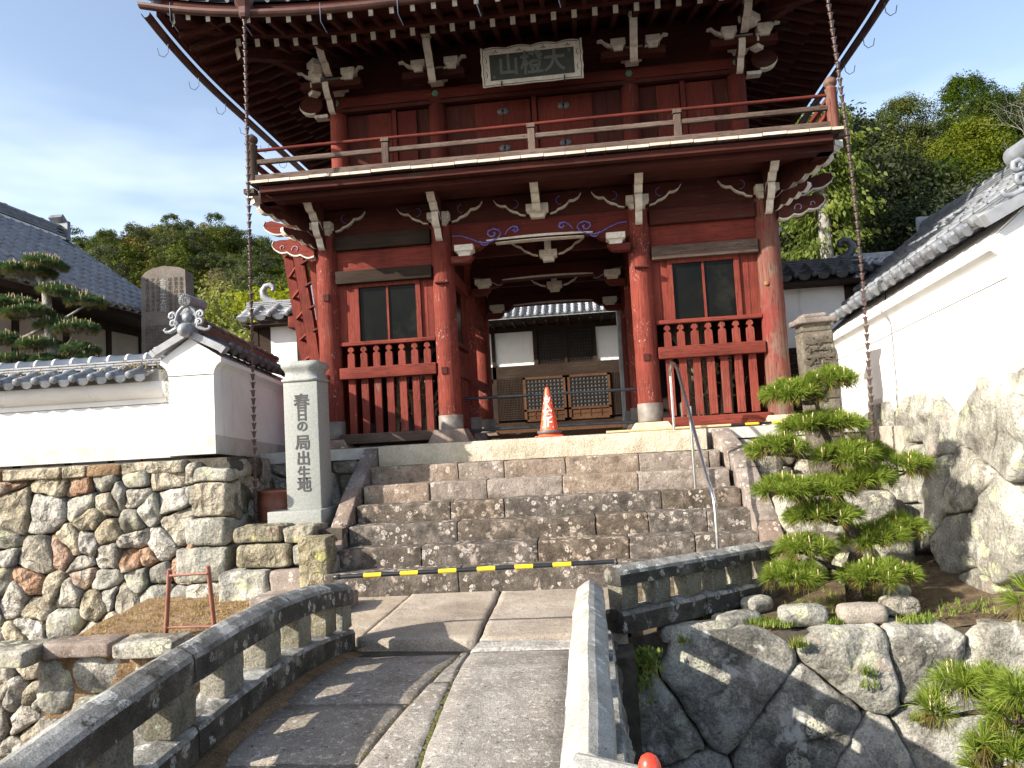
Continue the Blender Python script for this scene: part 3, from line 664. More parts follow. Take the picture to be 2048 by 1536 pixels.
# passage ceiling boards
for k in range(16):
    b = B(); x0 = -1.9+k*2.7/16; b.box(x0+.003, x0+2.7/16-.003, 10.98, 14.7, 3.32, 3.35); b.build('ceiling_board', M['darky'], gate)

# --- bracket band under the balcony
band_z = 3.18
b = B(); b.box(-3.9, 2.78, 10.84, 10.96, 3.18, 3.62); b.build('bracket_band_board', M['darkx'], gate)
CLOUD = [(.18, 0), (.26, .015), (.30, .05), (.36, .065), (.42, .10), (.47, .16), (.54, .165), (.60, .20), (.645, .27)]
def cloud(cx, cy, sg, z=3.26, s=1.0, u=Vector((1, 0, 0)), blue=True):
    u = Vector(u); nrm = Vector((u.y, -u.x, 0)); o = Vector((cx, cy, z))
    b = B(); pts = [o+u*sg*p[0]*s+Vector((0, 0, p[1]*s)) for p in CLOUD]
    top = 3.56
    poly = [o+u*sg*.0]+pts+[Vector((pts[-1].x, pts[-1].y, top)), Vector((cx, cy, top))]
    b.prism(poly, nrm*.05); b.build('cloud_board', M['darkx'], gate)
    b = B(); b.ribbon([p+nrm*.056-Vector((0, 0, .012)) for p in pts], (0, 0, .030*s), nrm*-.07, taper=True); b.build('cloud_moulding', M['white'], gate)
    if blue:
        b = B(); c = o+u*sg*.34*s+Vector((0, 0, .19*s))+nrm*.054
        b.tube(arcpts(c, .075*s, .05*s, R(-100), R(90) if sg > 0 else R(90), 7, u*-sg), .006, 4); b.build('painted_scroll', M['blue'], gate)
# projecting noses (seen from below they show their white scalloped underside)
def nose(x, y0, z0, y1, z1, wd, scal, top_dz, name='nose_bracket', rot=0, org=None, thick_front=.09):
    """profile in the (y, z) plane from the root (y0, z0) out to the tip (y1, z1)"""
    b = B(); n = scal*6; low = []
    for i in range(n+1):
        t = i/n; yy = y0+(y1-y0)*t; zz = z0+(z1-z0)*t
        amp = .040*abs(math.sin(math.pi*scal*t))
        low.append((yy, zz-amp))
    top = [(y1+.0, z1+thick_front), (y0, z0+top_dz)]
    poly = low+top; pts = [Vector((x-wd/2, a, c)) for a, c in poly]
    ext = Vector((wd, 0, 0))
    if rot:
        Rm = Matrix.Translation(org) @ Matrix.Rotation(rot, 4, 'Z') @ Matrix.Translation(-Vector(org)); pts = [Rm @ p for p in pts]; ext = (Rm.to_3x3()) @ ext
    nn = len(pts); q = [p+ext for p in pts]
    b.add(pts+q, [tuple(range(nn-1, -1, -1)), tuple(range(nn, 2*nn))], 0)
    for k in range(nn):
        k2 = (k+1) % nn; b.add([pts[k], pts[k2], q[k2], q[k]], [(0, 1, 2, 3)], 1 if k < n+1 else 0)
    return b.build(name, [M['darkz'], M['white']], gate)
for i, x in enumerate(PX+[GC]):
    centre = (i == 4)
    masu(x, 10.80, 3.19, 3.375, .32, .34)
    nose(x, 10.66, 3.25, 9.98, 3.60, .115, 4, .30)                 # upper nose reaching out to the balcony beam
    masu(x, 10.02, 3.60, 3.745, .23, .20)
    if not centre:
        nose(x, 10.72, 2.96, 10.42, 3.26, .10, 2, .30, 'lower_nose_bracket', thick_front=.06)
for i, x in enumerate([PX[0], PX[1], GC, PX[2], PX[3]]):
    sides = (-1, 1) if 0 < i < 4 else ((1,) if i == 0 else (-1,))
    for sg in sides: cloud(x, 10.84, sg)
# corner clusters: diagonal and sideways noses
for (x, sg) in ((PX[0], -1), (PX[3], 1)):
    o = Vector((x, 10.9, 0)); ang = R(45)*sg
    nose(x, 10.75, 3.20, 9.86, 3.50, .12, 5, .40, 'corner_nose_bracket', rot=ang, org=o)
    nose(x, 10.75, 3.02, 10.2, 3.22, .10, 4, .20, 'corner_nose_bracket', rot=ang, org=o, thick_front=.05)
    ux = Vector((sg, 0, 0))
    tip = o+Vector((sg*.74, -.74, 0)); masu(tip.x, tip.y, 3.56, 3.70, .22, .22, rot=R(45)); masu(tip.x+sg*.10, tip.y+.12, 3.64, 3.76, .14)
    # sideways carved wings (red face, white edge, blue scroll)
    for (z, L, hgt, yy) in ((3.20, .78, .17, 10.80), (2.93, .62, .24, 10.72)):
        b = B(); low = []; n = 18
        for k in range(n+1):
            t = k/n; low.append(Vector((x+sg*(.14+L*t), yy, z-.02-.02+(.22 if z > 3.1 else .16)*t**1.3-.035*abs(math.sin(math.pi*3*t)))))
        tipx = x+sg*(.14+L); ztip = low[-1].z
        topp = [Vector((tipx+sg*.03, yy, ztip+.05)), Vector((tipx, yy, ztip+.11)), Vector((tipx-sg*.10, yy, ztip+.13)), Vector((x+sg*.42, yy, z+hgt)), Vector((x+sg*.14, yy, z+hgt))]
        b.prism(low+topp, (0, .09, 0)); b.build('carved_wing', M['redx' if sg < 0 else 'darkx'], gate)  # right-hand wings take the dark red as painted shade
        b = B(); b.ribbon([p+Vector((0, -.008, -.01)) for p in low]+[topp[0]+Vector((0, -.008, 0)), topp[1]+Vector((0, -.008, 0))], (0, 0, .022), (0, .11, 0), taper=False); b.build('white_edge', M['white'], gate)
        for (dx_, dz_, ra, rb_2, a0, a1, n_) in ((.42, .09, .06, .03, 200, -60, 8), (.62, .13, .04, .02, 220, -30, 6)):
            b = B(); b.tube(arcpts((x+sg*dx_, yy-.006, z+dz_), ra, rb_2, R(a0), R(a1), n_), .006, 4); b.build('painted_scroll', M['paleblue'], gate)
    # side noses facing out at mid and rear pillars
    for y in (12.8, 14.7):
        oo = Vector((x, y, 0)); nose(x, y-.15, 3.2, y-1.2, 3.58, .11, 4, .3, rot=R(90)*sg, org=oo); masu(x+sg*1.1, y, 3.6, 3.74, .2)

# --- balcony
bx0, bx1, by0, by1 = -4.42, 3.42, 9.62, 16.0
b = B(); b.box(bx0+.06, bx1-.06, 9.86, 10.06, 3.49, 3.64); fb = b.build('balcony_beam', M['darkx'], gate)
b = B(); b.box(bx0+.12, bx1-.12, 9.68, 9.80, 3.56, 3.64); b.build('fascia_beam', M['darkx'], gate)
for x in (bx0+.14, bx1-.14):
    b = B(); b.box(x-.09, x+.09, 9.9, 15.7, 3.49, 3.64); b.build('balcony_beam', M['darky'], gate)
b = B(); b.box(bx0+.1, bx1-.1, 10.06, 15.8, 3.60, 3.62); b.build('soffit', M['darkx'], gate)
x = bx0; k = 0; rb_ = random.Random(5)
while x < bx1-.02:       # floor planks, white painted end grain towards the front
    wdt = .285+rb_.uniform(-.02, .02); x2 = min(bx1, x+wdt); b = B(); t = rb_.uniform(-.004, .004); fy = 9.60+rb_.uniform(-.006, .004)
    b.box(x+.004, x2-.004, fy+.004, 11.3, 3.668+t, 3.705+t); b.add([(x+.004, fy, 3.668+t), (x2-.004, fy, 3.668+t), (x2-.004, fy, 3.705+t), (x+.004, fy, 3.705+t)], [(0, 1, 2, 3)], 1)
    b.add([(x+.004, fy, 3.668+t), (x2-.004, fy, 3.668+t), (x2-.004, fy+.004, 3.668+t), (x+.004, fy+.004, 3.668+t)], [(3, 2, 1, 0)], 1)
    b.build('floor_plank', [M['barey'], M['whitef']], gate); x = x2; k += 1
for (xa, xb) in ((bx0, -3.6), (2.6, bx1)):
    for k in range(15):
        b = B(); b.box(xa, xb, 11.31+k*.3, 11.60+k*.3, 3.645, 3.705); b.build('floor_plank', M['barex'], gate)
b = B(); b.box(bx0-.12, bx0+.03, 9.72, 9.86, 3.58, 3.645); b.build('beam_end', M['barex'], gate)
b = B(); b.box(bx1-.03, bx1+.12, 9.72, 9.86, 3.62, 3.67); b.build('beam_end', M['barex'], gate)
# balcony railing
b = B(); b.rbox(bx0+.05, bx1-.08, 9.65, 9.74, 3.705, 3.80, .01, .5, .002); b.build('base_rail', M['barex'], gate)
b = B(); b.rbox(bx0+.10, bx1-.10, 9.665, 9.725, 3.955, 4.02, .012, .5, .002); b.build('middle_rail', M['barex'], gate)
b = B(); b.tube([(bx0+.10+(bx1-bx0-.2)*k/12, 9.695, 4.155+.004*math.sin(k)) for k in range(13)], .024, 8); b.build('top_rail', M['reddx'], gate)
for x in (-2.51, -.53, 1.38):
    b = B(); b.box(x-.045, x+.045, 9.655, 9.735, 3.80, 4.085); b.box(x-.055, x+.055, 9.645, 9.745, 4.10, 4.15); b.box(x-.03, x+.03, 9.67, 9.72, 4.085, 4.10); b.build('rail_post', M['barez'], gate)
for x, mt in ((bx0+.03, M['barez']), (bx1-.09, M['pillar_bare'])):
    b = B(); b.lathe([(.072, 3.70), (.072, 4.22), (.078, 4.23), (.055, 4.25), (.05, 4.265), (.075, 4.28), (.085, 4.315), (.075, 4.35), (.045, 4.375), (.012, 4.40), (0, 4.405)], (x, 9.70, 0), 16); b.build('corner_newel', mt, gate)
for x in (bx0+.03, bx1-.09):
    for z, r_ in ((3.75, .045), (3.985, .03), (4.155, .024)):
        b = B(); b.box(x-.03, x+.03, 9.78, 15.7, z-r_, z+r_); b.build('side_rail', M['redy'], gate)
    for y in (11.7, 13.7, 15.7):
        b = B(); b.box(x-.045, x+.045, y-.04, y+.04, 3.70, 4.15); b.build('rail_post', M['barez'], gate)

# --- upper storey
UX = [-3.63, -2.05, .92, 2.50]; uy = 11.2
for x in UX:
    b = B(); b.lathe([(.135, 3.70), (.135, 4.5), (.13, 5.30)], (x, uy, 0), 20); b.build('upper_pillar', M['redz' if x < -3 else 'reddz'], gate)  # front pillars after the first have shade painted into their red
    b = B(); b.lathe([(.135, 3.70), (.13, 5.30)], (x, 14.5, 0), 12); b.build('upper_pillar', M['redz'], gate)
b = B(); b.rbox(-3.78, 2.64, uy-.10, uy+.10, 5.30, 5.47, .01, .6); b.build('head_beam', M['reddx'], gate)
b = B(); b.rbox(-3.66, 2.54, uy-.13, uy+.0, 5.215, 5.275, .006, .8); b.build('head_rail', M['darkx'], gate)
b = B(); b.box(-3.66, 2.54, uy-.12, uy+.02, 3.705, 3.80); b.build('sill_rail', M['reddx'], gate)
b = B(); b.box(-3.66, 2.54, uy+.02, uy+.06, 5.47, 6.2); b.build('bracket_wall_board', M['darkx'], gate)
LEAVES = []
for (bx_0, bx_1, doors) in ((-3.50, -2.18, [(-3.15, -2.78), (-2.68, -2.38)]), (-1.92, .79, [(-1.46, -1.02), (-1.015, -.60), (-.48, -.09), (-.085, .34)]), (1.05, 2.37, [(1.31, 1.65), (1.75, 2.14)])):
    x = bx_0
    edges = sorted(doors)
    cur = bx_0
    for (a, c) in edges+[(bx_1, bx_1)]:
        if a-cur > .03:
            n = max(1, round((a-cur)/.2))
            for k in range(n):
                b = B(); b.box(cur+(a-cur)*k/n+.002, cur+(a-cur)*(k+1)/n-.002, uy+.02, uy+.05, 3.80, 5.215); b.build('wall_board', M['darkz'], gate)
        if c > a:
            b = B(); b.box(a, c, uy-.02, uy+.02, 3.82, 5.19); d = b.build('door_leaf', M['reddz'], gate); LEAVES.append((a, c, d))
        cur = c
for x in (-2.73, -.54, 1.70):
    b = B(); b.box(x-.035, x+.035, uy-.05, uy+.03, 3.80, 5.215); b.build('mullion', M['reddz'], gate)
for x in (-1.02, -.09):
    for z in (5.03, 4.45):
        b = B()
        for sg in (-1, 1): b.lathe([(0, .012), (.05, .012), (.055, 0)], (x+sg*.035, uy-.022, z), 12, mat=Matrix.Rotation(R(90), 3, 'X'))
        b.build('door_fitting', M['tiledark'], [q[2] for q in LEAVES if q[0] <= x+.01][-1])
for x in UX:
    b = B(); c = (x+.0, uy-.105, 5.385)
    b.lathe([(0, .022), (.018, .022), (.02, .012), (.05, .010), (.055, 0)], c, 6, mat=Matrix.Rotation(R(90), 3, 'X'), smooth=False)
    for k in range(6): b.lathe([(0, .02), (.012, .016), (.014, 0)], (c[0]+.034*math.cos(k*math.pi/3), c[1], c[2]+.034*math.sin(k*math.pi/3)), 6, mat=Matrix.Rotation(R(90), 3, 'X'))
    b.build('hexagon_fitting', M['verdigris'], gate)
# walls of the upper storey, sides and back
for x in (-3.63, 2.50):
    b = B(); b.box(x-.03, x+.03, 11.3, 14.4, 3.70, 6.2); b.build('side_wall', M['darkz'], gate)
b = B(); b.box(-3.6, 2.5, 14.5, 14.55, 3.7, 6.2); b.build('back_wall', M['darkz'], gate)

# upper bracket clusters
def ucloud(x, y, z, sg, s=.7):
    b = B(); pts = [Vector((x+sg*p[0]*s, y, z+p[1]*s)) for p in CLOUD[:7]]
    b.ribbon(pts, (0, 0, .05*s), (0, .06, 0)); b.build('cloud_moulding', M['white'], gate)
for i, x in enumerate(UX):
    corner = i in (0, 3); sg = -1 if i == 0 else 1
    masu(x+.05, 10.98, 5.475, 5.67, .31, .3)
    b = B(); b.box(x-.42, x+.52, 10.72, 10.86, 5.47, 5.58); b.build('bracket_arm', M['darkx'], gate)
    for dx in (-.19, .31): masu(x+dx+.03, 10.74, 5.55, 5.715, .21, .18)
    for s_ in (-1, 1): ucloud(x+.05, 10.70, 5.56, s_, .95)
    nose(x+.05, 10.70, 5.62 if corner else 5.36, 10.30, 5.84, .11, 2 if corner else 3, .25, 'tongue_bracket', thick_front=.08)
    masu(x+.05, 10.32, 5.86, 6.0, .2)
    if corner:
        nose(x, 10.95, 5.14, 10.62, 5.45, .095, 2, .25, 'tongue_bracket', rot=0, org=Vector((x, 11.1, 0)), thick_front=.06)
        o = Vector((x, 11.15, 0)); b = B(); b.obox(o+Vector((0, 0, 5.72)), o+Vector((sg*1.0, -1.0, 5.95)), .12, .16); b.build('bracket_arm', M['darkx'], gate)
        masu(x+sg*.25, 10.85, 5.42, 5.58, .21, .2, rot=R(45)); masu(x+sg*.12, 10.62, 5.66, 5.82, .22, .22, rot=R(45))
        # round carved beam nose past the corner pillar
        b = B(); c = Vector((x+sg*.42, 11.15, 5.42)); pts = [c+Vector((.19*math.cos(t), 0, .15*math.sin(t))) for t in [k*math.pi/9 for k in range(18)]]
        b.prism(pts, (0, .12, 0)); b.build('carved_nose', M['darkx'], gate)
        b = B(); b.ribbon([c+Vector((sg*.19*math.cos(t), -.01, .15*math.sin(t)-.01)) for t in [R(-110)+k*R(13) for k in range(10)]], (0, 0, .035), (0, .1, 0)); b.box(min(x+sg*.15, x+sg*.36), max(x+sg*.15, x+sg*.36), 11.12, 11.26, 5.19, 5.24); b.build('white_edge', M['white'], gate)

# --- roof: rafters in two tiers, eave boards, gutter, tiles
EX = 4.95; EY0 = 9.1; EY1 = 16.6
def sori(d): return .34*max(0, (abs(d)-1.6)/3.35)**2.6
def eave_z(x, y):        # lift towards the corners
    return max(sori(x-GC), sori((y-12.85)*1.15) if abs(y-12.85) > 1 else 0)
rm = [M['darky'], M['white']]
nf = 35; fsp = .2815
def rafter(p0, p1, w, h, name='rafter'):
    b = B(); b.obox(p0, p1, w, h, 0, end_mi=1); return b.build(name, rm, gate)
for k in range(nf):
    x = GC-4.78+k*(2*4.78)/(nf-1); l = sori(x-GC)
    rafter((x, 9.32, 5.715+l), (x, 10.4, 5.99+l*.6), .062, .085, 'flying_rafter')
    x2 = x+.14
    if abs(x2-GC) < 4.25:
        l2 = sori(x2-GC)*.8; rafter((x2, 9.92, 5.735+l2), (x2, 11.35, 6.20+l2*.4), .07, .105, 'base_rafter')
ns_ = 26
for sg in (-1, 1):
    for k in range(ns_):
        y = 9.55+k*.28; ly = sori((12.85-y)*1.15) if y < 12.85 else sori((y-12.85)*1.15)
        rafter((GC+sg*4.75, y, 5.715+ly), (GC+sg*3.7, y, 5.99+ly*.6), .062, .085, 'flying_rafter')
        if y > 10.05: rafter((GC+sg*4.15, y+.14, 5.735+ly*.8), (GC+sg*2.9, y+.14, 6.17+ly*.4), .07, .105, 'base_rafter')
    # hip rafter with a broad white end
    b = B(); b.obox((GC+sg*4.72, 9.33, 5.96), (GC+sg*3.0, 11.1, 6.18), .14, .19, 0, end_mi=1); b.build('hip_rafter', rm, gate)
    b = B(); b.obox((GC+sg*4.12, 9.98, 5.74), (GC+sg*2.9, 11.2, 6.10), .13, .17, 0, end_mi=1); b.build('hip_rafter', rm, gate)
# eave battens that carry the flying rafters and boards above them
def sheet(name, f, us, vs, mat, th=.03):
    b = B(); nu, nv = len(us), len(vs); P = [f(u, v) for u in us for v in vs]; Q = [p+Vector((0, 0, th)) for p in P]
    fs = []
    for i in range(nu-1):
        for j in range(nv-1):
            a = i*nv+j; fs.append((a, a+1, a+nv+1, a+nv)); fs.append(tuple(nu*nv+q for q in (a+nv, a+nv+1, a+1, a)))
    for i in range(nu-1): fs += [(i*nv, (i+1)*nv, nu*nv+(i+1)*nv, nu*nv+i*nv), ((i+1)*nv+nv-1, i*nv+nv-1, nu*nv+i*nv+nv-1, nu*nv+(i+1)*nv+nv-1)]
    b.add(P+Q, fs, 0, False); return b.build(name, mat, gate)
fr01 = [k/24 for k in range(25)]
def fboard(u, v):        # front soffit: v=0 at eave, 1 at wall; mitred at the hips
    y = 9.26+v*2.1; hw = 4.92-(y-9.1)*1.0; x = GC+(u*2-1)*hw; l = sori((x-GC)*(4.92/hw)); z = 5.775+v*.52+l*(1-v)
    return Vector((x, y, z))
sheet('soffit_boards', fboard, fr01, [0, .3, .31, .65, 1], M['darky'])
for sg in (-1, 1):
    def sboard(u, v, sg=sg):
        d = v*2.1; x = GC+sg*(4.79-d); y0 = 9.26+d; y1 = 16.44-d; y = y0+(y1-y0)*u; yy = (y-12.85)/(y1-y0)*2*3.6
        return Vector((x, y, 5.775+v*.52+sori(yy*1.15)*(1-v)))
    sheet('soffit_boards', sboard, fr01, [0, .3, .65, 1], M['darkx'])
def bboard(u, v): p = fboard(u, v); return Vector((p.x, 2*12.85-p.y, p.z))
sheet('soffit_boards', bboard, fr01, [0, .5, 1], M['darky'])
b = B(); xs = [GC-4.85+9.7*k/30 for k in range(31)]
b.ribbon([(x, 9.20, 5.755+sori(x-GC)) for x in xs], (0, 0, .10), (0, .09, 0), taper=False); b.build('eave_fascia', M['darkx'], gate)
b = B(); b.ribbon([(x, 9.86, 5.80+sori(x-GC)*.9) for x in xs[3:-3]], (0, 0, .07), (0, .10, 0), taper=False); b.build('rafter_batten', M['darkx'], gate)
b = B(); b.box(-4.0, 2.9, 10.2, 10.34, 5.88, 6.02); b.build('eave_purlin', M['darkx'], gate)
for sg in (-1, 1):
    b = B(); ys = [9.2+7.3*k/24 for k in range(25)]
    x = GC+sg*4.88; b.ribbon([(x, y, 5.755+sori((y-12.85)*1.15)) for y in ys], (0, 0, .10), (-sg*.09, 0, 0), taper=False); b.build('eave_fascia', M['darky'], gate)
    b = B(); b.box(*sorted((GC+sg*3.7, GC+sg*3.84)), 10.3, 15.4, 5.88, 6.02); b.build('eave_purlin', M['darky'], gate)
# gutters all round with their hooks
def gutter(pts, hooks):
    b = B(); n = len(pts)
    for i in range(n-1):
        p0, p1 = Vector(pts[i]), Vector(pts[i+1]); d = (p1-p0).normalized(); a = d.cross(Vector((0, 0, 1))).normalized()
        K = 7
        for k in range(K):
            t0, t1 = math.pi*(1+k/K), math.pi*(1+(k+1)/K); r = .062
            q = [p+a*math.cos(t)*r*1.0+Vector((0, 0, math.sin(t)*r*1.15)) for p in (p0, p1) for t in (t0, t1)]
            b.add([q[0], q[1], q[3], q[2]], [(0, 1, 2, 3)], 0, True)
    b.build('gutter', M['gutter'], gate)
    for h in hooks: b = B(); b.tube(h, .006, 5); b.build('gutter_hook', M['bluewire'], gate)
gx = [GC-5.05+10.1*k/30 for k in range(31)]
hk = []
for k in range(10):
    x = GC-4.6+k*1.02; z = 5.70+sori(x-GC); hk.append([(x, 9.14, z+.05), (x, 9.05, z+.04), (x, 9.045, z-.02), (x, 9.06, z-.20), (x+.03, 9.20, z-.28)])
gutter([(x, 9.10, 5.70+sori(x-GC)) for x in gx], hk)
for sg in (-1, 1):
    X = GC+sg*4.945; ys = [9.05+7.5*k/24 for k in range(25)]; hk = []
    for k in range(9):
        y = 9.55+k*.82; z = 5.70+sori((y-12.85)*1.15)
        hk.append([(X-sg*.02, y, z+.03), (X-sg*.02, y, z-.08), (X-sg*.01, y+.01, z-.20), (X+sg*.05, y+.02, z-.25), (X+sg*.12, y+.01, z-.22), (X+sg*.14, y, z-.12)])
    gutter([(X, y, 5.70+sori((y-12.85)*1.15)) for y in ys], hk)
# tiled hip roof (top side), rows joined
rb = B(); 
def rooftop(u, v, side):
    """v 0 at the eave, 1 at the ridge"""
    rise = 2.6
    if side in 'fb':
        y = 9.16+v*3.69; hw = 4.97-v*3.2; x = GC+(u*2-1)*hw; z = 5.86+rise*(v*.75+.25*v*v)+sori((x-GC)*4.95/hw)*(1-v)
        return Vector((x, y if side == 'f' else 2*12.85-y, z))
    sg = -1 if side == 'l' else 1
    x = GC+sg*(4.90-v*3.2); y0 = 9.16+v*3.69; y1 = 16.54-v*3.69; y = y0+(y1-y0)*u
    return Vector((x, y, 5.86+rise*(v*.75+.25*v*v)+sori(((u-.5)*7.3)*1.15)*(1-v)))
for side in 'fblr':
    nu, nv = 36, 10; P = [rooftop(i/nu, j/nv, side) for i in range(nu+1) for j in range(nv+1)]
    fs = [(i*(nv+1)+j, (i+1)*(nv+1)+j, (i+1)*(nv+1)+j+1, i*(nv+1)+j+1) for i in range(nu) for j in range(nv)]
    rb.add(P, fs, 0, True)
    n = 36
    for i in range(n+1):
        path = [rooftop(i/n, j/8, side)+Vector((0, 0, .05)) for j in range(9)]; rb.tube(path, .05, 6, 0)
o = rb.build('tile_rows', M['tiledark'], gate); o['kind'] = 'stuff'
b = B(); b.box(GC-1.9, GC+1.9, 12.68, 13.02, 8.4, 8.85); 
for sx in (-1, 1):
    for sy in (-1, 1):
        b.obox((GC+sx*5.02, 12.85+sy*3.78, 6.28), (GC+sx*1.8, 12.85, 8.5), .2, .2)
b.build('roof_ridge', M['tiledark'], gate)
for sx in (-1, 1):
    c = Vector((GC+sx*5.02, 9.06, 6.22)); b = B(); b.obox(c+Vector((sx*.08, -.08, 0)), c+Vector((-sx*.5, .5, 0)), .16, .10); b.lathe([(0, .06), (.05, .05), (.055, -.02)], c+Vector((sx*.10, -.12, .02)), 10, mat=Matrix.Rotation(R(90), 3, 'X')); b.build('corner_ridge_tile', M['tile'], gate)

# --- name plaque (a separate thing, hung under the eave)
plq = thing('name_plaque', 'dark carved name plaque in a wavy white frame hung above the upper storey doors', 'name plaque', (-.505, 10.55, 5.18))
PT = Matrix.Translation((-.505, 10.62, 5.16)) @ Matrix.Rotation(R(14), 4, 'X') @ Matrix.Rotation(0, 4, 'Y')
def pl(x, y, z): return PT @ Vector((x, y, z))
b = B(); pts = []
hw, hh = .735, .54
n = 12
out = []
for i in range(33): t = i/32; out.append((-hw+2*hw*t, hh-.018+.026*abs(math.sin(math.pi*4*t))*(1)+(.03 if i in (0, 32) else 0)))
rt = [(hw-.012*abs(math.sin(math.pi*3*k/12))+.012, hh-(hh)*k/12) for k in range(1, 12)]
bt = [(hw-2*hw*k/16, .0+.008*abs(math.sin(math.pi*3*k/16))) for k in range(17)]
lt = [(-hw+.012*abs(math.sin(math.pi*3*k/12))-.012, hh*k/12) for k in range(1, 12)]
o_ = out+rt+bt+lt
b.prism([pl(x, 0, z) for x, z in reversed(o_)], PT.to_3x3() @ Vector((0, .03, 0))); WF = b.build('white_frame', M['white'], plq)
b = B(); inn = [(-.615, .085), (.615, .085), (.615, .44), (-.615, .44)]
b.prism([pl(x, -.006, z) for x, z in inn], PT.to_3x3() @ Vector((0, .01, 0))); b.build('panel_board', M['board'], plq)
b = B()
edge = [(x*.962, (z-.27)*.93+.27) for x, z in o_]
for i in range(len(edge)): b.tube([pl(edge[i][0], -.003, edge[i][1]), pl(edge[(i+1) % len(edge)][0], -.003, edge[(i+1) % len(edge)][1])], .0045, 4)
for cx in (-.52, -.17, .18, .53):
    b.tube([pl(cx-.04, -.003, .475), pl(cx-.02, -.003, .465), pl(cx, -.003, .485), pl(cx, -.003, .505)], .005, 4); b.tube([pl(cx, -.003, .485), pl(cx+.02, -.003, .465), pl(cx+.04, -.003, .475)], .005, 4)
for sx in (-.68, .68):
    for cz in (.17, .37): b.tube([pl(sx*.985, -.003, cz+.04), pl(sx*.96, -.003, cz), pl(sx*.985, -.003, cz-.04)], .005, 4)
b.build('black_tracery', M['board'], WF)
b = B()
for x in (-.46, .46): b.box(*[0, 1], 0, 1, 0, 1) if False else b.obox(pl(x, -.01, -.02), pl(x, -.01, .07), .02, .02)
b.build('hanger_irons', M['black'], plq)
rx = PT.to_3x3() @ Vector((1, 0, 0)); rz = PT.to_3x3() @ Vector((0, 0, 1))
for ch, cx, s_ in (('山', -.34, .31), ('橙', -.0, .34), ('大', .33, .32)):
    place_txt(txt_mesh(ch, s_, M['plaquetext'], 'plaque_character', .004, .008), pl(cx, -.012, .262), rx, rz, plq, 'plaque_character')
for (x, z) in ((-.56, .13), (.55, .40)):
    b = B(); b.obox(pl(x-.02, -.008, z), pl(x+.02, -.008, z), .01, .04); b.build('seal_mark', M['plaquetext'], plq)
# ================================================================ GROUND, MOAT, LANDING
b = B(); N = 30
def ghill(x, y):
    """terrain behind the temple"""
    z = -.30
    return z
# sheets of ground
b = B(); b.box(-1500, 1500, -400, 8.9, -3.9, -3.42); struct('moat_bed', b, M['darkdirt'])
b = B(); b.box(-60, -2.35, -300, 1.2, -3.4, -1.78); b.box(.9, 60, -300, 1.9, -3.4, -1.64); struct('near_bank_ground', b, M['asphalt'])
b = B(); b.box(-2.36, .9, -40, 1.0, -3.4, -1.60); struct('approach_road', b, M['asphalt'])
b = B(); b.box(-1500, 1500, 16, 1800, -3.0, -.10); b.box(-60, -4.75, 9.25, 16, -3.4, -.09); b.box(3.55, 60, 9.0, 16, -3.4, -.09); b.box(-4.75, 3.55, 10.3, 16, -3.4, -.055)
struct('temple_precinct_ground', b, M['paleground'])
def soil(name, x0, x1, y0, y1, zf, mat, st=.12):
    nx, ny = max(2, int((x1-x0)/st)), max(2, int((y1-y0)/st)); vs = []; fs = []
    for j in range(ny+1):
        for i in range(nx+1):
            x = x0+(x1-x0)*i/nx; y = y0+(y1-y0)*j/ny; vs.append((x, y, zf(x, y)+noise.noise(Vector((x*2.2, y*2.2, 3)))*.035+noise.noise(Vector((x*9, y*9, 3)))*.014))
    for j in range(ny):
        for i in range(nx): a = j*(nx+1)+i; fs.append((a, a+1, a+nx+2, a+nx+1))
    b = B(); b.add(vs, fs, 0, True)
    b.box(x0+.02, x1-.02, y0+.02, y1-.02, -3.42, min(v[2] for v in vs)-.02)
    return struct(name, b, mat)
soil('dirt_terrace', -5.3, -2.24, 6.75, 9.0, lambda x, y: -1.72+.06*(y-7), M['dirt'])
soil('garden_soil', .26, 3.75, 6.50, 10.3, lambda x, y: -1.73+.06*min(1, (y-6.5)/.3)+.055*max(0, y-7)+(.12*max(0, x-2.6)), M['darkdirt'])
b = B(); b.box(-2.3, .24, 5.9, 8.3, -3.4, -1.70); struct('landing_base', b, M['gap'])

# landing slabs (two broad ones and a small one) and the broken mortar in front
def slab_poly(name, poly, z, th, mat, parent, r=.015, wob=.01):
    poly = [Vector((p[0], p[1])) for p in poly]; c = sum(poly, Vector((0, 0)))/len(poly); vs = []; fs = []; per = []
    for i in range(len(poly)):
        a, d = poly[i], poly[(i+1) % len(poly)]; n = max(2, int((d-a).length/.09))
        for k in range(n): per.append(a+(d-a)*k/n)
    m = len(per)
    for (t, dz) in ((0, -th), (0, -r), (r, 0), (.12, 0), (.5, 0)):
        for q in per:
            e = (c-q); L = e.length; q2 = q+e.normalized()*(t if t < .1 else 0)+(e*(t if t >= .1 else 0)); wz = noise.noise(Vector((q2.x*2.5, q2.y*2.5, z*3)))*wob+noise.noise(Vector((q2.x*9, q2.y*9, z*3)))*wob*.35
            wx = noise.noise_vector(Vector((q2.x*6, q2.y*6, 2)))*.008; vs.append((q2.x+wx.x, q2.y+wx.y, z+dz+(wz if dz > -th else 0)))
    for j in range(4):
        for i in range(m): fs.append((j*m+i, j*m+(i+1) % m, (j+1)*m+(i+1) % m, (j+1)*m+i))
    vs.append((c.x, c.y, z+noise.noise(Vector((c.x*2.5, c.y*2.5, z*3)))*wob)); fs += [(4*m+i, 4*m+(i+1) % m, len(vs)-1) for i in range(m)]
    bb = B(); bb.add(vs, fs, 0, True); return bb.build(name, mat, parent)
bridge = thing('stone_bridge', 'short arched stone bridge of granite slabs leading to the temple stairs', 'bridge', (-1.15, 4, -1.6))
G = .012
land = thing('stone_landing', 'level landing of broad worn slabs at the foot of the stairs', 'landing', (-1, 7, -1.62))
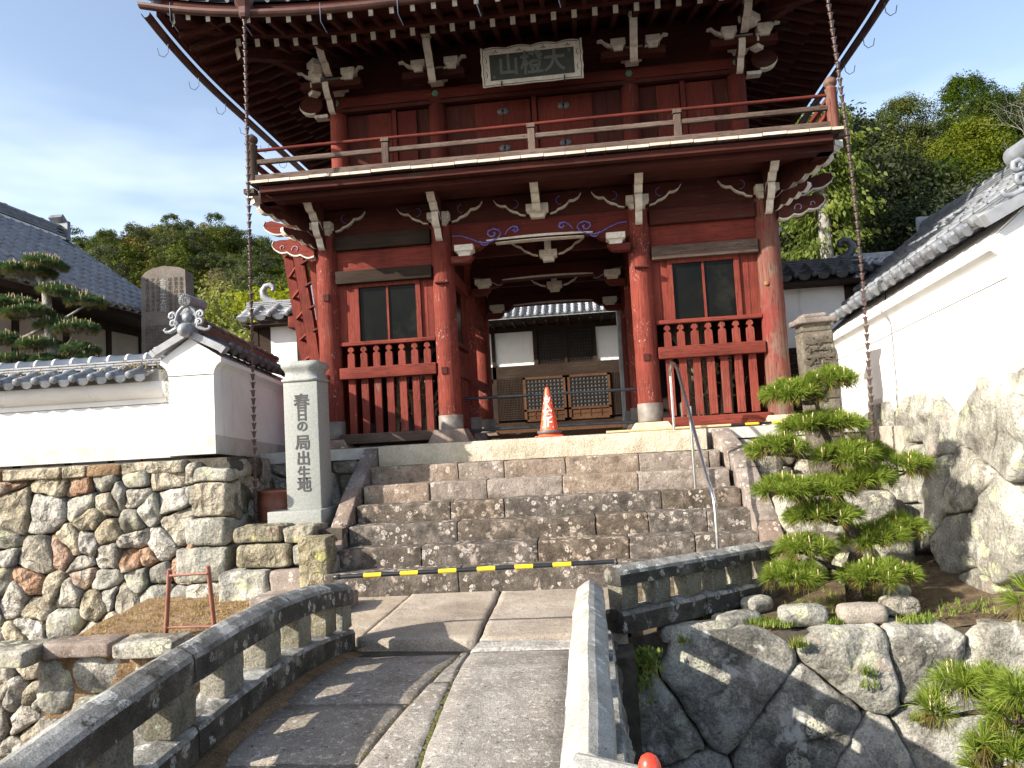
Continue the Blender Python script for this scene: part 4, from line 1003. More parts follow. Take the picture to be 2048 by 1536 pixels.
slab_poly('landing_slab', [(-1.02+G, 6.22), (-.62, 6.24), (.2, 6.3), (.22, 8.2), (-1.06+G, 8.2)], -1.605, .12, M['landing'], land)
slab_poly('landing_slab', [(-2.06, 6.3), (-1.02-G, 6.20), (-1.06-G, 8.2), (-2.02, 8.2)], -1.60, .12, M['landing'], land)
slab_poly('landing_slab', [(-2.62, 6.9), (-2.06-G, 6.4), (-2.02-G, 8.2), (-2.9, 8.2)], -1.615, .12, M['landing'], land)
slab_poly('broken_mortar', [(-1.04, 5.93), (-.17, 5.90), (-.16, 6.21), (-1.0, 6.20)], -1.612, .10, M['broken'], land, wob=.035)

# deck arch and rail arch
def zr(y): return -.945-(.055 if y > 4.5 else .028)*(y-4.5)**2
def zd(y): return zr(y)-.555
def sweep_slab(name, xl, xr, y0, y1, dz, mat, parent, th=.10):
    n = max(2, int((y1-y0)/.12)); vs = []; fs = []; K = 7
    for i in range(n+1):
        t = i/n; y = y0+(y1-y0)*t; a, c = xl(y), xr(y); z = zd(y)+dz; row = [(a, z-th), (a, z-.012), (a+.012, z)]
        m = 5; row += [(a+.012+(c-a-.024)*(k/m), z) for k in range(1, m)]+[(c-.012, z), (c, z-.012), (c, z-th)]
        for (x, zz) in row:
            yy = y+(.0 if 0 < i < n else noise.noise(Vector((x*5, y, 1)))*.012)
            vs.append((x+noise.noise(Vector((x, y*5, 2)))*.006, yy, zz+(noise.noise(Vector((x*3, y*3, 1)))*.008+noise.noise(Vector((x*11, y*11, 5)))*.003 if zz > z-th+.001 else 0)-(.010 if i in (0, n) else 0)))
        K = len(row)
    for i in range(n):
        for k in range(K-1): fs.append((i*K+k, (i+1)*K+k, (i+1)*K+k+1, i*K+k+1))
    fs.append(tuple(range(K))); fs.append(tuple(n*K+k for k in range(K-1, -1, -1)))
    bb = B(); bb.add(vs, fs, 0, True); return bb.build(name, mat, parent)
xj1 = lambda y: -1.03+.048*(5.9-y)
xj2 = lambda y: -1.05-.085*(5.9-y)
L = []
def cuts(y0, y1, js): ys = [y0]+js+[y1]; return [(ys[i]+G*.6, ys[i+1]-G*.6) for i in range(len(ys)-1)]
for (a, c) in cuts(.9, 5.88, [3.25]): sweep_slab('paving_slab', lambda y: xj1(y)+.008, lambda y: -.21, a, c, 0, M['slab'], bridge)
for (a, c) in cuts(.9, 5.98, [2.2, 4.95]): sweep_slab('paving_slab', lambda y: min(xj2(y), xj1(y)-.08), lambda y: xj1(y)-.010, a, c, -.012, M['slab'], bridge)
for (a, c) in cuts(.9, 5.93, [2.6, 3.75, 4.55]): sweep_slab('paving_slab', lambda y: -1.98, lambda y: min(xj2(y), xj1(y)-.08)-.02, a, c, -.02, M['slab'], bridge)
b = B(); 
for i in range(26):
    y = .9+i*.2; b.box(-2.2, -.02, y, y+.205, -3.35, zd(y+.1)-.09)
b.build('bridge_fill', M['gap'], bridge)
# sand drifted beside the left rail
b = B(); vs = []; fs = []
for i in range(41):
    y = 1+5.1*i/40
    for k, (x, dz) in enumerate(((-2.16, -.03), (-2.08, .0), (-2.04+.04*noise.noise(Vector((y*2, 0, 0))), .0), (-1.95+.08*noise.noise(Vector((y*1.3, 1, 0))), -.028))): vs.append((x, y, zd(y)+dz-.004))
for i in range(40):
    for k in range(3): a = i*4+k; fs.append((a, a+4, a+5, a+1))
b.add(vs, fs, 0, True); struct('sand_drift', b, M['dirt'])
# moss in the joint
b = B(); rr = random.Random(4)
for i in range(1500):
    y = 1+4.9*rr.random(); w_ = .5+.5*noise.noise(Vector((y*1.6, 7, 0)))
    m1 = rr.random() < .7
    if rr.random() > (math.exp(-((y-3.8)/.7)**2) if m1 else .30*w_): continue
    x = (xj1(y)-.001 if m1 else xj2(y)-.01)+rr.gauss(0, .006); s = .007+.010*rr.random(); z = zd(y)-.012
    s *= .62; b.add([(x-s, y-s, z), (x+s, y-s, z), (x+s, y+s*1.6, z), (x-s, y+s*1.6, z), (x, y, z+s*.9)], [(0, 1, 4), (1, 2, 4), (2, 3, 4), (3, 0, 4)], 0, True)
o = b.build('joint_moss', M['moss'], bridge); o['kind'] = 'stuff'

# ---------------------------------------------------------------- stone railings
def rail_run(name, label, path_fn, s0, s1, joints, posts, mats, halfw=.10, top_h=.185, low=(.385, .50), postw=.235, low_off=0, ridge=.035, group='stone railings round the bridge', endpost=None, loc=None, low_half=None, drop=.555):
    """path_fn(s) -> point on the centre line at the rail top, s in metres"""
    t = thing(name, label, 'stone railing', loc or tuple(path_fn(s0)), group); mtop, mpost, mlow = mats
    def fr_(s):
        p = path_fn(s); d = (path_fn(s+.02)-path_fn(s-.02)); d.z = 0; d.normalize(); return p, d, Vector((d.y, -d.x, 0))
    def beam(nm, a, c, z0, z1, hw, rdg, mat):
        n = max(2, int((c-a)/.07)); vs = []; fs = []
        prof = [(-hw, z0), (-hw, z1-rdg-.03), (-hw*.9, z1-rdg-.004), (-hw*.35, z1-rdg*.30), (0, z1), (hw*.35, z1-rdg*.30), (hw*.9, z1-rdg-.004), (hw, z1-rdg-.03), (hw, z0), (hw*.3, z0-.004), (-hw*.3, z0-.004)]
        K = len(prof)
        for i in range(n+1):
            s = a+(c-a)*i/n; p, d, r_ = fr_(s); sh = .93 if i in (0, n) else 1
            for (o, z) in prof:
                q = p+r_*o*sh+Vector((0, 0, z if z > z0+.01 or 1 else z)); e = noise.noise_vector(q*2.5)*.006+noise.noise_vector(q*24)*.003; vs.append(q+e)
        for i in range(n):
            for k in range(K): fs.append((i*K+k, i*K+(k+1) % K, (i+1)*K+(k+1) % K, (i+1)*K+k))
        ms = [(1 if 1 <= k <= 6 else 0) for i in range(n) for k in range(K)]+[0, 0]  # upper faces take the lighter slot with sunlight painted in
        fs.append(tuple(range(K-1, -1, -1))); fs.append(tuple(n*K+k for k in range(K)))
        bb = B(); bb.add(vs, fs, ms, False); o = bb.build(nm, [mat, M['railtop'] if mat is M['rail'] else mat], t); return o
    js = [s0]+list(joints)+[s1]
    for i in range(len(js)-1):
        beam('top_beam', js[i]+.006, js[i+1]-.006, -top_h, 0, halfw, ridge, mtop)
    for i in range(len(js)-1): beam('lower_beam', js[i]+.006, js[i+1]-.006, -low[1]-.06, -low[0], low_half or halfw*1.1, .012, mlow)
    for s in posts:
        p, d, r_ = fr_(s); Mx = Matrix((r_, d, Vector((0, 0, 1)))).transposed().to_4x4(); Mx.translation = p
        bb = B(); bb.rbox(-halfw*.78, halfw*.78, -postw/2, postw/2, -low[0]-.01, -top_h+.01, .014, .07, .005, 12, 0, Mx); bb.build('post', mpost, t)
    return t
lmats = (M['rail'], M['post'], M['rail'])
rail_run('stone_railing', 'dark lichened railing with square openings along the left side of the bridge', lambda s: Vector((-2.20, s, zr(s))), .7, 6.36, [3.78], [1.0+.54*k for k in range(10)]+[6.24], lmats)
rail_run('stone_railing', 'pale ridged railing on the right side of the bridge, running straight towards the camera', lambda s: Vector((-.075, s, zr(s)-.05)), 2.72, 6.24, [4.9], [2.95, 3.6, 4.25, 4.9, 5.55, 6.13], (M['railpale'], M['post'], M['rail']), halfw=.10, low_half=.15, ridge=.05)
P0 = Vector((.10, 6.22, -1.055)); P1 = Vector((1.72, 7.75, -1.13)); Ld = (P1-P0).length
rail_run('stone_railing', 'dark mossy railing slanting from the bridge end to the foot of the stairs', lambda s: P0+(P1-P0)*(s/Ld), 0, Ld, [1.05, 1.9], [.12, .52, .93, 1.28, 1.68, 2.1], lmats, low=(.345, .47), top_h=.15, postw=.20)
Q0 = Vector((-.12, 2.55, -1.015)); Q1 = Vector((3.6, 1.2, -1.30)); Lq = (Q1-Q0).length
rail_run('stone_railing', 'pale rounded railing at the near bank, turning right behind the red cone', lambda s: Q0+(Q1-Q0)*(s/Lq), 0, Lq, [1.6], [.3, .9, 1.5, 2.1, 2.7, 3.3], (M['railpale'], M['post'], M['rail']), halfw=.10, ridge=.03)

# ---------------------------------------------------------------- stairs
st = thing('stone_stairs', 'flight of seven mossy stone steps rising to the gate', 'stairs', (-.6, 8.1, -1.6))
tops = [0, -.276]; 
for k in range(2, 7): tops.append(tops[-1]-.2185)
fronts = [10.06, 9.76, 9.43, 9.12, 8.78, 8.43, 8.08]
xl = [-2.90, -2.93, -2.93, -2.93, -2.93, -2.96, -3.0]; xr = [1.52, 1.62, 1.66, 1.72, 1.76, 1.78, 1.8]
jn = [[], [-1.75, -1.14, -.34, .60, 1.48], [-2.07, -1.33, -.38, .55], [-1.75, -1.09, .80], [-1.62, .0, .60, 1.26], [-1.98, -.66, .35, 1.07], [-1.5, .2]]
for k in range(7):
    zb = tops[k+1] if k < 6 else -1.61
    xs = [xl[k]]+jn[k]+[xr[k]]
    for i in range(len(xs)-1):
        bb = B(); a, c = xs[i]+.003, xs[i+1]-.003
        dz = rnd.uniform(-.006, .006); dy = rnd.uniform(-.010, .010)
        if k == 0: bb.rbox(a, c, 10.06, 10.62, -.276, .0, .012, .16, .002); mt = M['stairtop']
        else: bb.rbox(a, c, fronts[k]+dy, fronts[k]+.40, zb-.02, tops[k]+dz, .016, .075, .010, 7); mt = M['stairpale' if k < 3 else 'stair']
        bb.build('step_stone', mt, st)
b = B(); 
for k in range(7): b.box(xl[k]+.05, xr[k]-.05, fronts[k]+.12, 10.6, -3.3, tops[k]-.05)
b.build('stair_core', M['gap'], st)
# stringers: chain of slanting stones each side
def stringer(pts, w0, hgt, mat):
    for i in range(len(pts)-1):
        p0, p1 = Vector(pts[i]), Vector(pts[i+1]); d = p1-p0; L_ = d.length; d.normalize(); r_ = Vector((1, 0, 0)); u = r_.cross(d).normalized()
        if u.z < 0: u = -u
        Mx = Matrix((r_, d, u)).transposed().to_4x4(); Mx.translation = (p0+p1)/2
        bb = B(); bb.rbox(-w0/2, w0/2, -L_/2+.004, L_/2-.004, -hgt, 0, .02, .10, .008, 7, 0, Mx); bb.build('stringer_stone', mat, st)
stringer([(-3.02, 8.22, -1.36), (-3.05, 8.72, -.96), (-3.06, 9.35, -.52), (-3.00, 10.12, -.01)], .20, .30, M['stringer'])
stringer([(1.84, 8.0, -1.38), (1.86, 8.45, -1.02), (1.86, 8.9, -.76), (1.84, 9.3, -.48), (1.80, 9.68, -.25), (1.70, 10.14, .0)], .24, .34, M['stringer'])
# platform edge beyond the stairs
b = B(); b.box(-4.6, -3.12, 10.12, 10.35, -.16, -.01); b.box(-3.12, -2.9, 10.16, 10.4, -.16, -.005); b.box(1.6, 3.62, 10.16, 10.4, -.17, -.005); struct('platform_kerb', b, M['plinth'])
b = B(); b.box(-4.6, 3.6, 10.38, 16.2, -.2, -.004); struct('gate_platform', b, M['paleground'])

# ---------------------------------------------------------------- stone walls
def wall_stones(parent, fr, rect, du, dv, mats, r, depth=.22, bulge=.07, gap=.012, rough=.02, jit=.32, drop=.05, inside=None, planes=(), ns=22, rounds=2, name='stone'):
    for (s, poly, ar) in cells(*rect, du, dv, jit, r, drop, inside, planes):
        mt = mats[min(len(mats)-1, int(r.random()**1.0*len(mats)))]
        me = stone_mesh(name, mt, poly, fr, depth, bulge*r.uniform(.7, 1.3), gap, r, rough, rounds, ns)
        link(name, me, parent)
rs = random.Random(21)
# 1 left retaining wall under the white wall
lw = thing('stone_retaining_wall', 'retaining wall of rough field stones under the white wall on the left', 'stone wall', (0, 0, 0))
frL = frame((-4.40, 8.66, .04), (-1, .02, 0), (0, -.09, -1), (0, -1, 0))
wall_stones(lw, frL, (0, 4.6, .10, 3.45), .335, .245, [M['wallstone']]*7+[M['orangestone'], M['lichenstone'], M['lichenstone']], rs, depth=.3, bulge=.085, gap=.004, rough=.026, jit=.48, drop=.16,
            planes=[((.26+.08, 0), (-1, .0))], rounds=1, ns=22)
# corner stones of that wall, larger, laid alternately
zc = -.13
for k, (h, wl) in enumerate(((.17, .42), (.42, .44), (.34, .50), (.42, .62), (.36, .46), (.42, .60), (.42, .50), (.5, .6))):
    bb = B(); o = .09*(-zc)
    bb.rbox(-4.36-wl, -4.33, 8.60-o, 9.05-o if k % 2 else 9.25-o, zc-h, zc-.012, .06, .09, .030, 3.5); bb.build('corner_stone', [M['lichenstone'], M['wallstone'], M['lichenstone']][k % 3], lw); zc -= h
b = B(); b.box(-12, -4.42, 8.78, 9.3, -3.4, -.02); b.build('wall_core', M['gap'], lw)
# capping layer of flat stones and orange mortar
x = -4.9
while x > -9:
    wd = rs.uniform(.3, .8); bb = B(); bb.rbox(x-wd, x-.01, 8.63, 8.9, -.17, -.03, .03, .09, .016, 5); bb.build('cap_stone', rs.choice([M['orangestone'], M['wallstone'], M['dirt']]), lw); x -= wd
# return face of that wall (facing right, in shade), going back to the gate
frR = frame((-4.36, 8.66, .0), (-.055, 1, 0), (.07, 0, -1), (1, 0, 0))
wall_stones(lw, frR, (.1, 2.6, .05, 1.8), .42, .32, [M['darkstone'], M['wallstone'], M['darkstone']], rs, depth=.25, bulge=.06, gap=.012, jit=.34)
# 2 wall below the gate platform, left of the stairs
pw = thing('stone_retaining_wall', 'low shaded stone wall below the gate pillar, behind the inscribed granite post', 'stone wall')
frP = frame((-4.55, 10.16, -.14), (1, 0, 0), (0, -.03, -1), (0, -1, 0))
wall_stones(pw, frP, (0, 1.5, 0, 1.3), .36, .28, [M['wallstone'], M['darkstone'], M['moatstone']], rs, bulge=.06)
b = B(); b.box(-4.8, -3.0, 10.2, 10.5, -3.3, -.15); b.build('wall_core', M['gap'], pw)
# 3 right of the stairs
pr = thing('stone_retaining_wall', 'stone wall below the gate platform behind the clipped pine', 'stone wall')
frP2 = frame((1.9, 10.10, -.16), (1, 0, 0), (0, -.08, -1), (0, -1, 0))
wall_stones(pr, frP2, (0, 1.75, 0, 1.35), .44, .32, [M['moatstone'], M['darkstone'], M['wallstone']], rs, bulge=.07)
b = B(); b.box(1.9, 3.7, 10.16, 10.5, -3.3, -.15); b.build('wall_core', M['gap'], pr)
# stacked boulders right of the stairs foot
for k, (x0, x1, y0, y1, z0, z1, mt) in enumerate(((1.98, 3.22, 8.35, 8.95, -1.24, -.78, 'moatstone'), (2.02, 2.36, 8.10, 8.5, -1.62, -1.28, 'moatstone'), (2.40, 2.80, 8.05, 8.5, -1.64, -1.26, 'lichenstone'),
        (2.83, 3.25, 8.15, 8.6, -1.60, -1.22, 'moatstone'), (2.1, 2.6, 9.0, 9.5, -.95, -.62, 'moatstone'), (2.7, 3.2, 9.2, 9.7, -1.0, -.60, 'darkstone'), (2.0, 2.35, 9.5, 9.95, -.72, -.38, 'wallstone'),
        (2.02, 2.5, 8.0, 8.4, -1.30, -1.15, 'darkstone'), (3.1, 3.4, 8.6, 9.4, -1.5, -.9, 'darkstone'))):
    bb = B(); bb.rbox(x0, x1, y0, y1, z0, z1, .10, .09, .045, 2.6); o = bb.build('boulder', M[mt])
    tag(o, ('wide flat-topped boulder behind the clipped pine', 'small upright boulder just right of the railing end', 'squarish pale boulder beside the trunk of the clipped pine', 'grey boulder right of the pine trunk, under the wide flat one', 'boulder resting behind the wide flat-topped one', 'shaded boulder near the right wall, above the wide flat one',
            'small boulder beside the upper stringer stones', 'thin slab of rock wedged under the wide flat boulder', 'dark boulder in the shade at the foot of the right wall')[k], 'boulder', 'boulders stacked beside the stairs')
# 4 plinth of lichen stones under the inscribed post
pp = thing('stone_plinth', 'small plinth of yellow-lichened stones carrying the inscribed granite post', 'stone plinth', (-3.7, 8.6, -1.4))
for (x0, x1, z0, z1, mt, y0) in ((-4.20, -3.62, -1.04, -.84, 'yellowstone', 8.42), (-3.60, -3.22, -1.06, -.86, 'yellowstone', 8.42), (-4.16, -3.50, -1.32, -1.05, 'yellowstone', 8.40), (-3.49, -3.24, -1.32, -1.07, 'lichenstone', 8.42),
        (-4.34, -3.74, -1.72, -1.33, 'lichenstone', 8.30), (-3.73, -3.2, -1.72, -1.33, 'stringer', 8.30)):
    bb = B(); bb.rbox(x0, x1, y0, y0+.55, z0+.004, z1-.004, .05, .08, .022, 5); bb.build('plinth_stone', M[mt], pp)
bb = B(); bb.rbox(-3.30, -2.96, 8.12, 8.42, -1.70, -.96, .035, .09, .02, 4); bb.build('upright_stone', M['yellowstone'], pp)
b = B(); b.box(-4.1, -2.95, 8.6, 9.6, -3.3, -.93); b.build('plinth_core', M['gap'], pp)
bb = B(); bb.rbox(-3.5, -2.5, 7.3, 7.75, -1.64, -1.44, .04, .1, .02, 4); tag(bb.build('fallen_slab', M['stringer']), 'pinkish stone slab lying at the left end of the bottom step', 'stone slab')
# 5 front retaining walls of the moat
mw = thing('stone_retaining_wall', 'retaining wall of large fitted polygonal stones below the pine bed', 'stone wall')
frM = frame((.20, 6.42, -1.66), (1, 0, 0), (0, -.10, -1), (0, -1, 0))
rs2 = random.Random(5)
for (poly) in []: pass
wall_stones(mw, frM, (0, 4.6, .0, 1.85), .92, .56, [M['moatstone'], M['moatstone'], M['lichenstone'], M['moatstone']], rs2, depth=.3, bulge=.04, gap=.006, rough=.024, jit=.42, ns=52, rounds=1)
b = B(); b.box(.2, 4.9, 6.5, 6.9, -3.42, -1.70); b.build('wall_core', M['gap'], mw)
mb = thing('bridge_abutment', 'dark stone side of the bridge dropping into the dry moat', 'abutment')
frB = frame((.09, 6.3, -1.64), (0, -1, 0), (.02, 0, -1), (1, 0, 0))
wall_stones(mb, frB, (0, 5.3, 0, 1.8), .5, .36, [M['darkstone'], M['moatstone']], rs2, bulge=.05, depth=.2, planes=[])
b = B(); b.box(-.0, .08, 1.0, 6.3, -3.4, -1.66); b.build('wall_core', M['gap'], mb)
ml = thing('stone_retaining_wall', 'moat wall of big blocks below the dirt terrace left of the bridge', 'stone wall')
frN = frame((-5.35, 6.78, -1.76), (1, 0, 0), (0, -.10, -1), (0, -1, 0))
wall_stones(ml, frN, (0, 3.1, 0, 1.65), .72, .46, [M['lichenstone'], M['moatstone'], M['wallstone']], rs2, depth=.3, bulge=.08, gap=.012, ns=30)
b = B(); b.box(-5.35, -2.2, 6.82, 7.1, -3.42, -1.8); b.build('wall_core', M['gap'], ml)
for (x0, x1, y0, y1, mt, lb) in ((-5.25, -4.55, 6.66, 7.0, 'stringer', 'long reddish capping stone on the terrace edge beside the iron frame'), (-5.9, -5.2, 6.4, 6.9, 'moatstone', 'grey capping stone at the left end of the terrace edge'), (-4.5, -3.9, 6.62, 7.0, 'moatstone', 'squat capping stone in front of the iron frame')):
    bb = B(); bb.rbox(x0, x1, y0, y1, -1.80, -1.66, .03, .1, .018, 4); tag(bb.build('capping_stone', M[mt]), lb, 'capping stone', 'capping stones on the terrace edge')
# 6 right-hand stone wall under the tall white wall
rw = thing('stone_retaining_wall', 'tall pale stone wall with lichen patches under the white wall on the right', 'stone wall')
frX = frame((3.62, 11.2, .02), (-.0, -1, .062), (-.13, 0, -1), (-1, 0, 0))
rs3 = random.Random(9)
wall_stones(rw, frX, (.3, 4.6, -.10, 1.95), .60, .66, [M['lichenstone'], M['lichenstone'], M['lichenstone'], M['moatstone']], rs3, depth=.3, bulge=.05, gap=.012, rough=.018, jit=.40, ns=34, rounds=1)
b = B(); b.box(3.7, 4.6, 6.75, 11.2, -3.4, .03); b.build('wall_core', M['gap'], rw)
frX2 = frame((3.50, 6.62, .30), (1, 0, 0), (0, -.10, -1), (0, -1, 0))
wall_stones(rw, frX2, (0, 3.2, 0, 3.6), .7, .55, [M['lichenstone']], rs3, depth=.3, bulge=.08, gap=.012, rough=.03, ns=28)

# ---------------------------------------------------------------- plaster walls with tiled copings
def noshi(parent, p0, p1, z0, layers, mat, capm, lw_=.13, seg=.26, cap=True, cr=.062):
    """ridge: stepped layers of flat tiles and a row of round caps"""
    p0 = Vector(p0); p1 = Vector(p1); d = (p1-p0); Lg = d.length; n = max(1, round(Lg/seg))
    for k in range(layers):
        wv = lw_*2-.02*k; m = n
        b = B()
        for i in range(m):
            off = .5 if k % 2 else 0
            a = p0+d*(max(0, i-off)/m); c = p0+d*(min(m, i+1-off)/m)
            if (c-a).length < .01: continue
            g = d.normalized()*.003; b.obox(a+g+Vector((0, 0, z0+.035*k+.014)), c-g+Vector((0, 0, z0+.035*k+.014)), wv, .024)
        b.build('ridge_course', mat, parent)
    if cap:
        for i in range(n):
            a = p0+d*(i/n); c = p0+d*((i+1)/n); z = z0+.035*layers; b = B(); r_ = cr; N_ = 8; vs = []
            u = d.normalized(); s_ = u.cross(Vector((0, 0, 1))).normalized()
            for (q, rr_) in ((a, r_), (a+(c-a)*.86, r_), (a+(c-a)*.87, r_*1.18), (c, r_*1.18)):
                for j in range(N_+1):
                    t = math.pi*j/N_; vs.append(q+s_*math.cos(t)*rr_+Vector((0, 0, z+math.sin(t)*rr_)))
            fs = [(k*(N_+1)+j, k*(N_+1)+j+1, (k+1)*(N_+1)+j+1, (k+1)*(N_+1)+j) for k in range(3) for j in range(N_)]
            fs += [tuple(range(N_, -1, -1)), tuple(3*(N_+1)+j for j in range(N_+1))]
            b.add(vs, fs, 0, True); b.build('ridge_cap_tile', capm, parent)
def onigawara(parent, c, u, s=1., mat=None, crest=True):
    """demon-less gable ornament: arch with scrolls, facing along -u"""
    c = Vector(c); u = Vector(u).normalized(); x = u.cross(Vector((0, 0, 1))).normalized(); Z = Vector((0, 0, 1)); mat = mat or M['tilelight']; f = -u
    def P(a, z, o=0): return c+x*a*s+Z*z*s+f*o*s
    b = B(); arch = [(-.15, 0), (-.155, .10), (-.12, .20), (-.06, .265), (0, .285), (.06, .265), (.12, .20), (.155, .10), (.15, 0)]
    b.prism([P(a, z) for a, z in arch], -u*-.05*s); 
    for i in range(len(arch)-1): b.tube([P(*arch[i], .055), P(*arch[i+1], .055)], .024*s, 6)
    b.lathe([(0, .05), (.05, .045), (.062, .0)], P(0, .13, .03), 12, mat=x.to_track_quat('X', 'Y').to_matrix() if False else Matrix((x, Z, f)).transposed() if False else Matrix(((x.x, Z.x, f.x), (x.y, Z.y, f.y), (x.z, Z.z, f.z))))
    for sg in (-1, 1):
        for (cx, cz, r0) in ((.20, .155, .062), (.185, .055, .058)):
            pts = [P(sg*(cx+r0*(1-k/11)*math.cos(a)), cz+r0*(1-k/11)*math.sin(a), .05+.02*k/10) for k, a in enumerate([R(200)-R(52)*j for j in range(10)])]
            b.tube(pts, [.026*s-.001*k*s for k in range(10)], 6)
        pts = [P(sg*.13, .0, .045), P(sg*.19, -.03, .045), P(sg*.25, -.055, .045), P(sg*.30, -.05, .045), P(sg*.325, -.02, .045), P(sg*.30, .0, .045)]
        b.tube(pts, [.03*s, .03*s, .026*s, .022*s, .02*s, .014*s], 6)
    b.build('gable_ornament', mat, parent)
    if crest:
        b = B(); b.tube([P(0, .355, -.34), P(0, .355, .10)], .085*s, 14); b.build('crest_tube_tile', mat, parent)
        b = B(); c2 = P(0, .355, .104)
        for k in range(16):
            a = 2*math.pi*k/16; q = c2+(x*math.cos(a)+Z*math.sin(a))*.062*s; b.obox(q-(x*math.cos(a)+Z*math.sin(a))*.018*s, q+(x*math.cos(a)+Z*math.sin(a))*.018*s, .012*s, .012*s, 0, f)
        for dx in (-.014, .014): b.obox(c2+x*dx*s-Z*.03*s, c2+x*dx*s+Z*.03*s, .008*s, .012*s, 0, f)
        for dz in (-.012, .012): b.obox(c2-x*.025*s+Z*dz*s, c2+x*.025*s+Z*dz*s, .008*s, .008*s, 0, f)
        b.build('family_crest', M['tiledark'], parent)
def coping(parent, p0, p1, wall_half, eave_out, z_eave, rise, mat, matr, tl=.25, faces=(1, -1), rows=2, layers=3, capm=None, over0=0, over1=0):
    """tiled coping along p0-p1 (2d); faces: which sides get tiles"""
    p0 = Vector((*p0, 0)); p1 = Vector((*p1, 0)); d = p1-p0; Lg = d.length; u = d.normalized(); s_ = u.cross(Vector((0, 0, 1)))
    return
# --- left low wall (wing)
wl1 = thing('white_plaster_wall', 'low white plaster wall with a coping of pale ridge tiles, running off to the left', 'plaster wall', (-7, 9.2, 0))
b = B(); b.box(-12, -5.30, 9.05, 9.35, .20, .80); b.build('plaster_face', M['plaster'], wl1)
b = B(); n = 8; prof = [(9.05, .78)]+[(9.05-.16*math.sin(R(90)*k/n)**1.3, .78+.14*(1-math.cos(R(90)*k/n))) for k in range(1, n+1)]+[(8.89, .98), (9.5, .98), (9.5, .78)]
b.prism([(-12, y, z) for y, z in prof], (6.70, 0, 0)); b.build('cove_moulding', M['plaster'], wl1)
b = B(); b.box(-12, -5.30, 9.04, 9.36, .015, .198); b.build('plinth_band', M['plinth'], wl1)
b = B(); b.box(-12, -5.30, 9.044, 9.05, .705, .712); b.build('score_line', M['gap'], wl1)
tile_field(wl1, (-5.42, 9.16, 1.20), (-1, 0, 0), (0, -.93, -.37), 14, 2, .25, .22, M['tile'], M['tile'])
tile_field(wl1, (-12, 9.24, 1.20), (1, 0, 0), (0, .93, -.37), 26, 2, .25, .22, M['tile'], M['tile'], as_parts=False)
tile_field(wl1, (-8.92, 9.16, 1.20), (-1, 0, 0), (0, -.93, -.37), 12, 2, .25, .22, M['tile'], M['tile'], as_parts=False)
noshi(wl1, (-5.42, 9.20, 0), (-9, 9.20, 0), 1.20, 3, M['tilelight'], M['tilewhite'], seg=.25, cr=.075)
b = B(); b.box(-12, -5.4, 9.0, 9.4, .96, 1.14); b.build('coping_core', M['mortar'], wl1)
# --- left pier and return wall
wl2 = thing('white_plaster_wall', 'white plaster wall with a curved gable pier and crested end ornament beside the granite post', 'plaster wall', (-4.85, 9.5, 0))
def sl(y): return -.065*(y-8.75)          # the wall steps gently down towards the gate
def lean(y): return -.085*(y-8.75)
def rwall(x0, x1, y0, y1, prof, name, mat, parent, slf, lnf, sg=1, n=6):
    """prof = list of (x offset, z) ring, swept from y0 to y1 with slope and lean"""
    vs = []; fs = []; K = len(prof)
    for i in range(n+1):
        y = y0+(y1-y0)*i/n
        for (x, z) in prof: vs.append((x+lnf(y), y, z+slf(y)))
    for i in range(n):
        for k in range(K): fs.append((i*K+k, i*K+(k+1) % K, (i+1)*K+(k+1) % K, (i+1)*K+k))
    fs.append(tuple(range(K-1, -1, -1))); fs.append(tuple(n*K+k for k in range(K)))
    b = B(); b.add(vs, fs); return b.build(name, mat, parent)
XR, XL_ = -4.545, -5.13
cv = [(.0, .0), (.012, .06), (.04, .11), (.085, .15), (.10, .155), (.10, .21)]
prof = [(XL_, .262), (XR, .262), (XR, 1.0)]+[(XR+a, 1.0+z) for a, z in cv[1:]]+[((XR+XL_)/2, 1.47)]+[(XL_-a, 1.0+z) for a, z in reversed(cv[1:])]+[(XL_, 1.0)]
rwall(0, 0, 8.75, 12.2, prof, 'plaster_face', M['plaster'], wl2, sl, lean)
rwall(0, 0, 8.735, 12.2, [(XL_-.01, .03), (XR+.01, .03), (XR+.01, .26), (XL_-.01, .26)], 'plinth_band', M['plinth'], wl2, sl, lean)
b = B(); b.box(XL_, XR, 8.742, 8.75, 1.005, 1.012); b.build('score_line', M['gap'], wl2)
# gable trim and ornament on the pier
b = B(); mid = (XR+XL_)/2
for sg in (-1, 1):
    b.obox((mid, 8.72, 1.53), (mid+sg*.43, 8.72, 1.31), .10, .085, 0); b.obox((mid+sg*.43, 8.72, 1.31), (mid+sg*.47, 8.72, 1.275), .11, .09)
b.build('gable_trim', M['tilelight'], wl2)
b = B(); b.tube([(mid, 8.80, 1.555), (mid, 8.63, 1.555)], .088, 14); b.lathe([(0, .07), (.05, .055), (.08, .02), (.088, -.01)], (mid, 8.62, 1.555), 14, mat=Matrix.Rotation(R(90), 3, 'X')); b.build('ball_tile', M['tilelight'], wl2)
onigawara(wl2, (mid, 8.74, 1.60), (0, 1, 0), .92)
tile_field(wl2, (mid+.05, 8.74, 1.50), (-.085, .996, -.065), (.93, .08, -.37), 12, 2, .25, .20, M['tiledark'], M['tiledark'])
tile_field(wl2, (mid-.05, 8.74, 1.50), (-.085, .996, -.065), (-.93, -.08, -.37), 12, 2, .25, .20, M['tile'], M['tile'])
noshi(wl2, (mid, 8.86, .0), (mid-.085*3.1, 11.9, -.065*3.1), 1.54, 5, M['tilebrown'], M['tilebrown'], .10)
